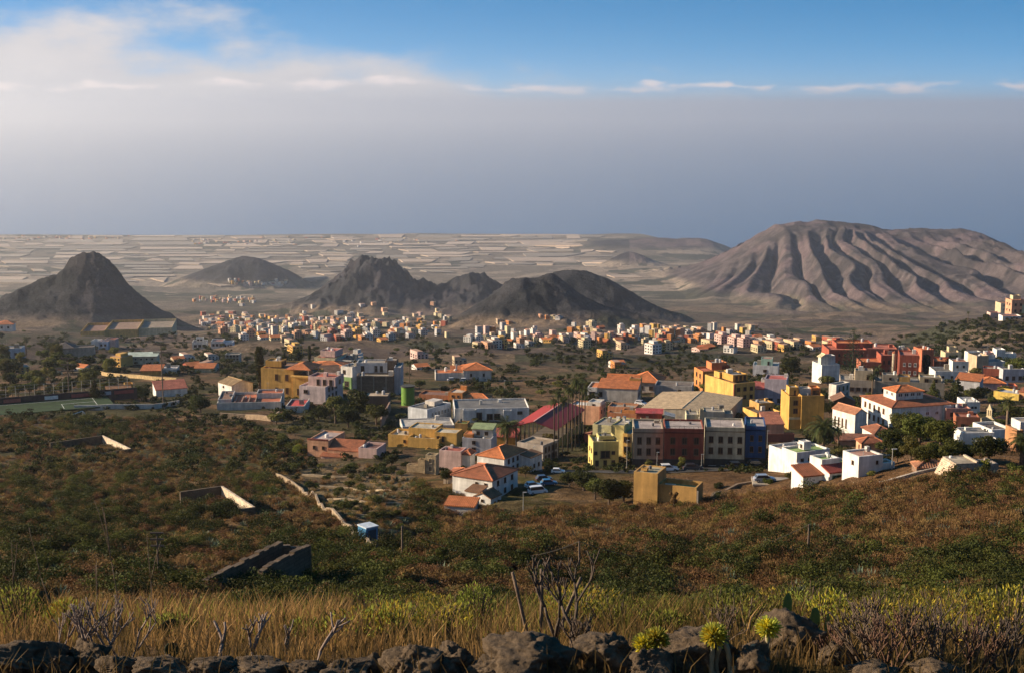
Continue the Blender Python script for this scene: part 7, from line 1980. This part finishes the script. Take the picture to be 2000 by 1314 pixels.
def small_things():
    p1 = pole('utility_pole', 'wooden utility pole on the brown slope right of centre', 1578, 1083, 62, 0.11)
    p2 = pole('utility_pole', 'wooden utility pole on the slope in the middle of the picture', 1131, 1122, 68, 0.10)
    p3 = pole('utility_pole', 'utility pole beside the blue container', 786, 1090, 66, 0.10)
    wire('thin wire between the two poles on the open slope', p2, p1, 2.2, 0.018)
    wire('thin wire from the container pole to the middle pole', p3, p2, 2.0, 0.018)
    pole('pylon_mast', 'dark mast with pale cross arms on the left slope', 310, 1135, 100, 0.07, 3, cat='mast')
    pole('floodlight_mast', 'tall dark floodlight mast right of the football pitch', 319, 790, 122, 0.22, 2, cat='mast')
    pole('floodlight_mast', 'floodlight mast with slatted lamps behind the pitch wall', 136, 792, 96, 0.22, 3, cat='mast')
    for px, py, h, lab in ((1022, 1000, 40, 'street lamp by the old houses car park'), (1042, 915, 44, 'street lamp beside the rubble roofed house'), (1283, 916, 34, 'street lamp in front of the beige row house'), (1224, 918, 60, 'tall lamp post at the corner of the small yellow house'), (1370, 914, 28, 'street lamp before the pale cream row house'), (1498, 880, 40, 'lamp post right of the blue house'), (1742, 916, 40, 'lamp post behind the white cube villa'), (985, 772, 30, 'tan post by the ditch behind the long hall')):
        pole('street_lamp', lab, px, py, h, 0.07, 0, (0.3, 0.29, 0.27), 150, 'street lamp', None, True)
    # container
    P = hit(716, 1060, 60); u = upp(716, 1060, P.y)
    root = empty('storage_container', P, math.radians(38)); tag(root, 'small blue storage container with a pale roof beside the long wall', 'container')
    w, l, h = 26 * u, 30 * u, 29 * u
    mb = MB(); mb.box(0, w, 0, l, -1.0, h)
    n = 9
    for k in range(n):
        y = l * (k + 0.5) / n
        mb.box(-0.05, 0, y - l / n * 0.25, y + l / n * 0.25, -0.4, h - 0.1)
    mb.build('body', mat('paint', (0.08, 0.24, 0.42), 0.5), root)
    mb = MB(); mb.box(-0.08, w + 0.08, -0.08, l + 0.08, h, h + 0.12); mb.build('roof', mat('paint', (0.45, 0.5, 0.55), 0.5), root)
    mb = MB(); mb.box(w * 0.15, w * 0.85, -0.04, -0.003, 0, h * 0.85); mb.build('door', mat('paint', (0.05, 0.07, 0.09), 0.5), root)
    # walls
    sm = mat('stone', (0.30, 0.225, 0.15))
    wall_path('stone_wall', 'long pale stone wall running down beside the fruit terraces', [(540, 932), (590, 962), (640, 1002), (685, 1038), (738, 1080)], 9, 0.3, sm, rmin=60)
    wall_path('stone_wall', 'low rubble wall above the yellow house slope', [(1355, 985), (1395, 965), (1440, 948), (1500, 938)], 5, 0.4, mat('stone', (0.2, 0.14, 0.09)), rmin=60)
    wall_path('stone_wall', 'garden wall below the white villas along the slope crest', [(1690, 952), (1735, 942), (1790, 926), (1832, 916)], 6, 0.35, mat('stone', (0.34, 0.29, 0.24)), rmin=60)
    wall_path('stone_wall', 'curved retaining wall of the track below the container', [(735, 1092), (790, 1098), (830, 1085)], 6, 0.4, mat('stone', (0.25, 0.19, 0.14)), rmin=60)
    wall_path('garden_wall', 'brown wall running down beside the annex house', [(762, 800), (752, 820), (744, 838)], 18, 0.4, mat('stone', (0.33, 0.2, 0.13)), rmin=150)
    wall_path('garden_wall', 'white wall behind the football fence', [(145, 800), (220, 798), (300, 798), (350, 790)], 10, 0.3, mat('plaster', OFFW), rmin=150)
    wall_path('garden_wall', 'long ochre field wall in the left valley', [(165, 722), (220, 735), (300, 742), (345, 745)], 7, 0.4, mat('stone', (0.42, 0.30, 0.15)), rmin=300)
    wall_path('stone_wall', 'crumbling wall in front of the white compound', [(430, 815), (480, 818), (530, 822), (545, 812)], 10, 0.5, mat('stone', (0.32, 0.23, 0.15)), rmin=150)
    for k, (a_, b_) in enumerate((((590, 928), (720, 934)), ((605, 950), (770, 958)), ((640, 976), (792, 985)), ((676, 1004), (804, 1014)), ((706, 1030), (806, 1040)))):
        wall_path('terrace_wall', ('topmost', 'second', 'middle', 'fourth', 'lowest')[k] + ' low stone wall across the fruit terraces', [a_, ((a_[0] + b_[0]) / 2, (a_[1] + b_[1]) / 2 + 1), b_], 3.5, 0.3, mat('stone', (0.34, 0.26, 0.17)), 'walls of the fruit terraces', rmin=60)
    # ruin
    rm = mat('masonry', (0.13, 0.092, 0.06))
    zt = -29.5
    def top_at(px, py, z=zt):
        d = ray(px, py); return Vector((d[0] * z / d[2], d[1] * z / d[2], z))
    A, B, C, D = top_at(400, 1128), top_at(548, 1055), top_at(603, 1058, zt - 0.25), top_at(508, 1110, zt - 0.25)
    root = empty('stone_ruin', (A.x, A.y, zt - 2.5)); tag(root, 'roofless dark stone ruin with two long walls on the near slope', 'ruin')
    rr = random.Random(3)
    for p, q in ((A, B), (D, C), (B, C)):
        d = (q - p); n_ = max(3, int(d.length / 0.55)); nn = Vector((-d.y, d.x, 0)).normalized() * 0.2
        mb = MB()
        for k in range(n_):
            a, b = p + d * (k / n_), p + d * ((k + 1) / n_)
            t = rr.uniform(-0.16, 0.03) - (0.35 if (p is B) else 0)
            lo = min(ground_z(a.x, a.y), ground_z(b.x, b.y)) - 1.5
            P8 = [a - nn, b - nn, b + nn, a + nn]
            o8 = root.location
            L8 = [(v.x - o8.x, v.y - o8.y, lo - o8.z) for v in P8]; H8 = [(v.x - o8.x, v.y - o8.y, a.z + t - o8.z) for v in P8]
            mb.face(H8)
            for i in range(4):
                j = (i + 1) % 4
                mb.face([L8[i], L8[j], H8[j], H8[i]])
        mb.build('wall', rm, root)
    # parking terrace and cars
    P = hit(1470, 952, 60); u = upp(1470, 952, P.y)
    root = empty('parking_terrace', P, -math.atan2(P.x, P.y) + 0.06); tag(root, 'concrete parking terrace jutting from the slope', 'terrace')
    mb = MB(); mb.box(0, 74 * u, 0, 60 * u, 0.3, 0.6); mb.build('slab', mat('plaster', (0.40, 0.34, 0.27)), root)
    mb = MB(); mb.box(0.1, 74 * u - 0.1, 0.15, 0.6, -4, 0.28); mb.build('retaining_wall', mat('stone', (0.30, 0.22, 0.16)), root)
    c1 = car('silver estate car on the concrete parking terrace', 1497, 944, 4, (0.28, 0.31, 0.35), 4.4)
    c1.location = P + Vector((26 * u, 20 * u, 0.6)); c1.scale = (0.78, 0.78, 0.78)
    for lab, px, py, rot, col, kind in (
        ('white van in the shaded car park below the old houses', 1050, 963, 20, (0.72, 0.72, 0.72), 'van'), ('pale car behind the white van', 1041, 951, 24, (0.5, 0.5, 0.5), 'hatch'),
        ('blue car in the shaded car park', 1072, 946, 10, (0.03, 0.13, 0.26), 'hatch'), ('white car at the far side of the shaded car park', 1090, 923, -4, (0.75, 0.75, 0.74), 'hatch'),
        ('dark car beside the blue one', 1062, 938, 14, (0.04, 0.04, 0.05), 'hatch'), ('white car in front of the painted row', 1305, 919, 6, (0.72, 0.72, 0.72), 'hatch'),
        ('dark car parked before the red row house', 1352, 917, 8, (0.05, 0.05, 0.06), 'hatch'), ('grey car before the pale cream row house', 1440, 914, 4, (0.12, 0.13, 0.14), 'hatch'), ('dark car before the blue row house', 1478, 911, 6, (0.04, 0.05, 0.06), 'hatch'),
        ('white car on the dusty rise by the long villa', 908, 745, 4, (0.7, 0.7, 0.68), 'hatch'), ('pale car left of the white one on the dusty rise', 884, 744, 8, (0.5, 0.5, 0.52), 'hatch'), ('dark car on the dusty rise', 921, 746, 0, (0.05, 0.05, 0.05), 'hatch'),
        ('silver car in the lane behind the tan hall', 1252, 790, -40, (0.4, 0.4, 0.42), 'hatch')):
        cr_ = car(lab, px, py, rot, col, 4.6 if kind == 'van' else 4.1, kind)
        if px < 1100 and py > 900:
            cr_.scale = (0.7, 0.7, 0.7)
    # a street strip in front of the painted row
    mb = MB()
    pts = [(1000, 912), (1060, 918), (1150, 921), (1250, 921), (1350, 919), (1450, 915), (1500, 910)]
    C = [hit(px, py, 150) for px, py in pts]
    for i in range(len(C) - 1):
        n = max(1, int((C[i + 1] - C[i]).length / 1.5))
        for k in range(n):
            a, b = C[i].lerp(C[i + 1], k / n), C[i].lerp(C[i + 1], (k + 1) / n)
            q = []
            for p, dy in ((a, -3.0), (b, -3.0), (b, 3.0), (a, 3.0)):
                q.append((p.x, p.y + dy, ground_z(p.x, p.y + dy) + 0.12))
            mb.face(q)
    tag(mb.build('street', mat('roof_flat', (0.06, 0.055, 0.05))), 'asphalt street in front of the painted row', 'road', kind='structure')
spread_scrub()
towns()
small_things()
foreground()
terrain_mesh()
make_sea()
make_haze()
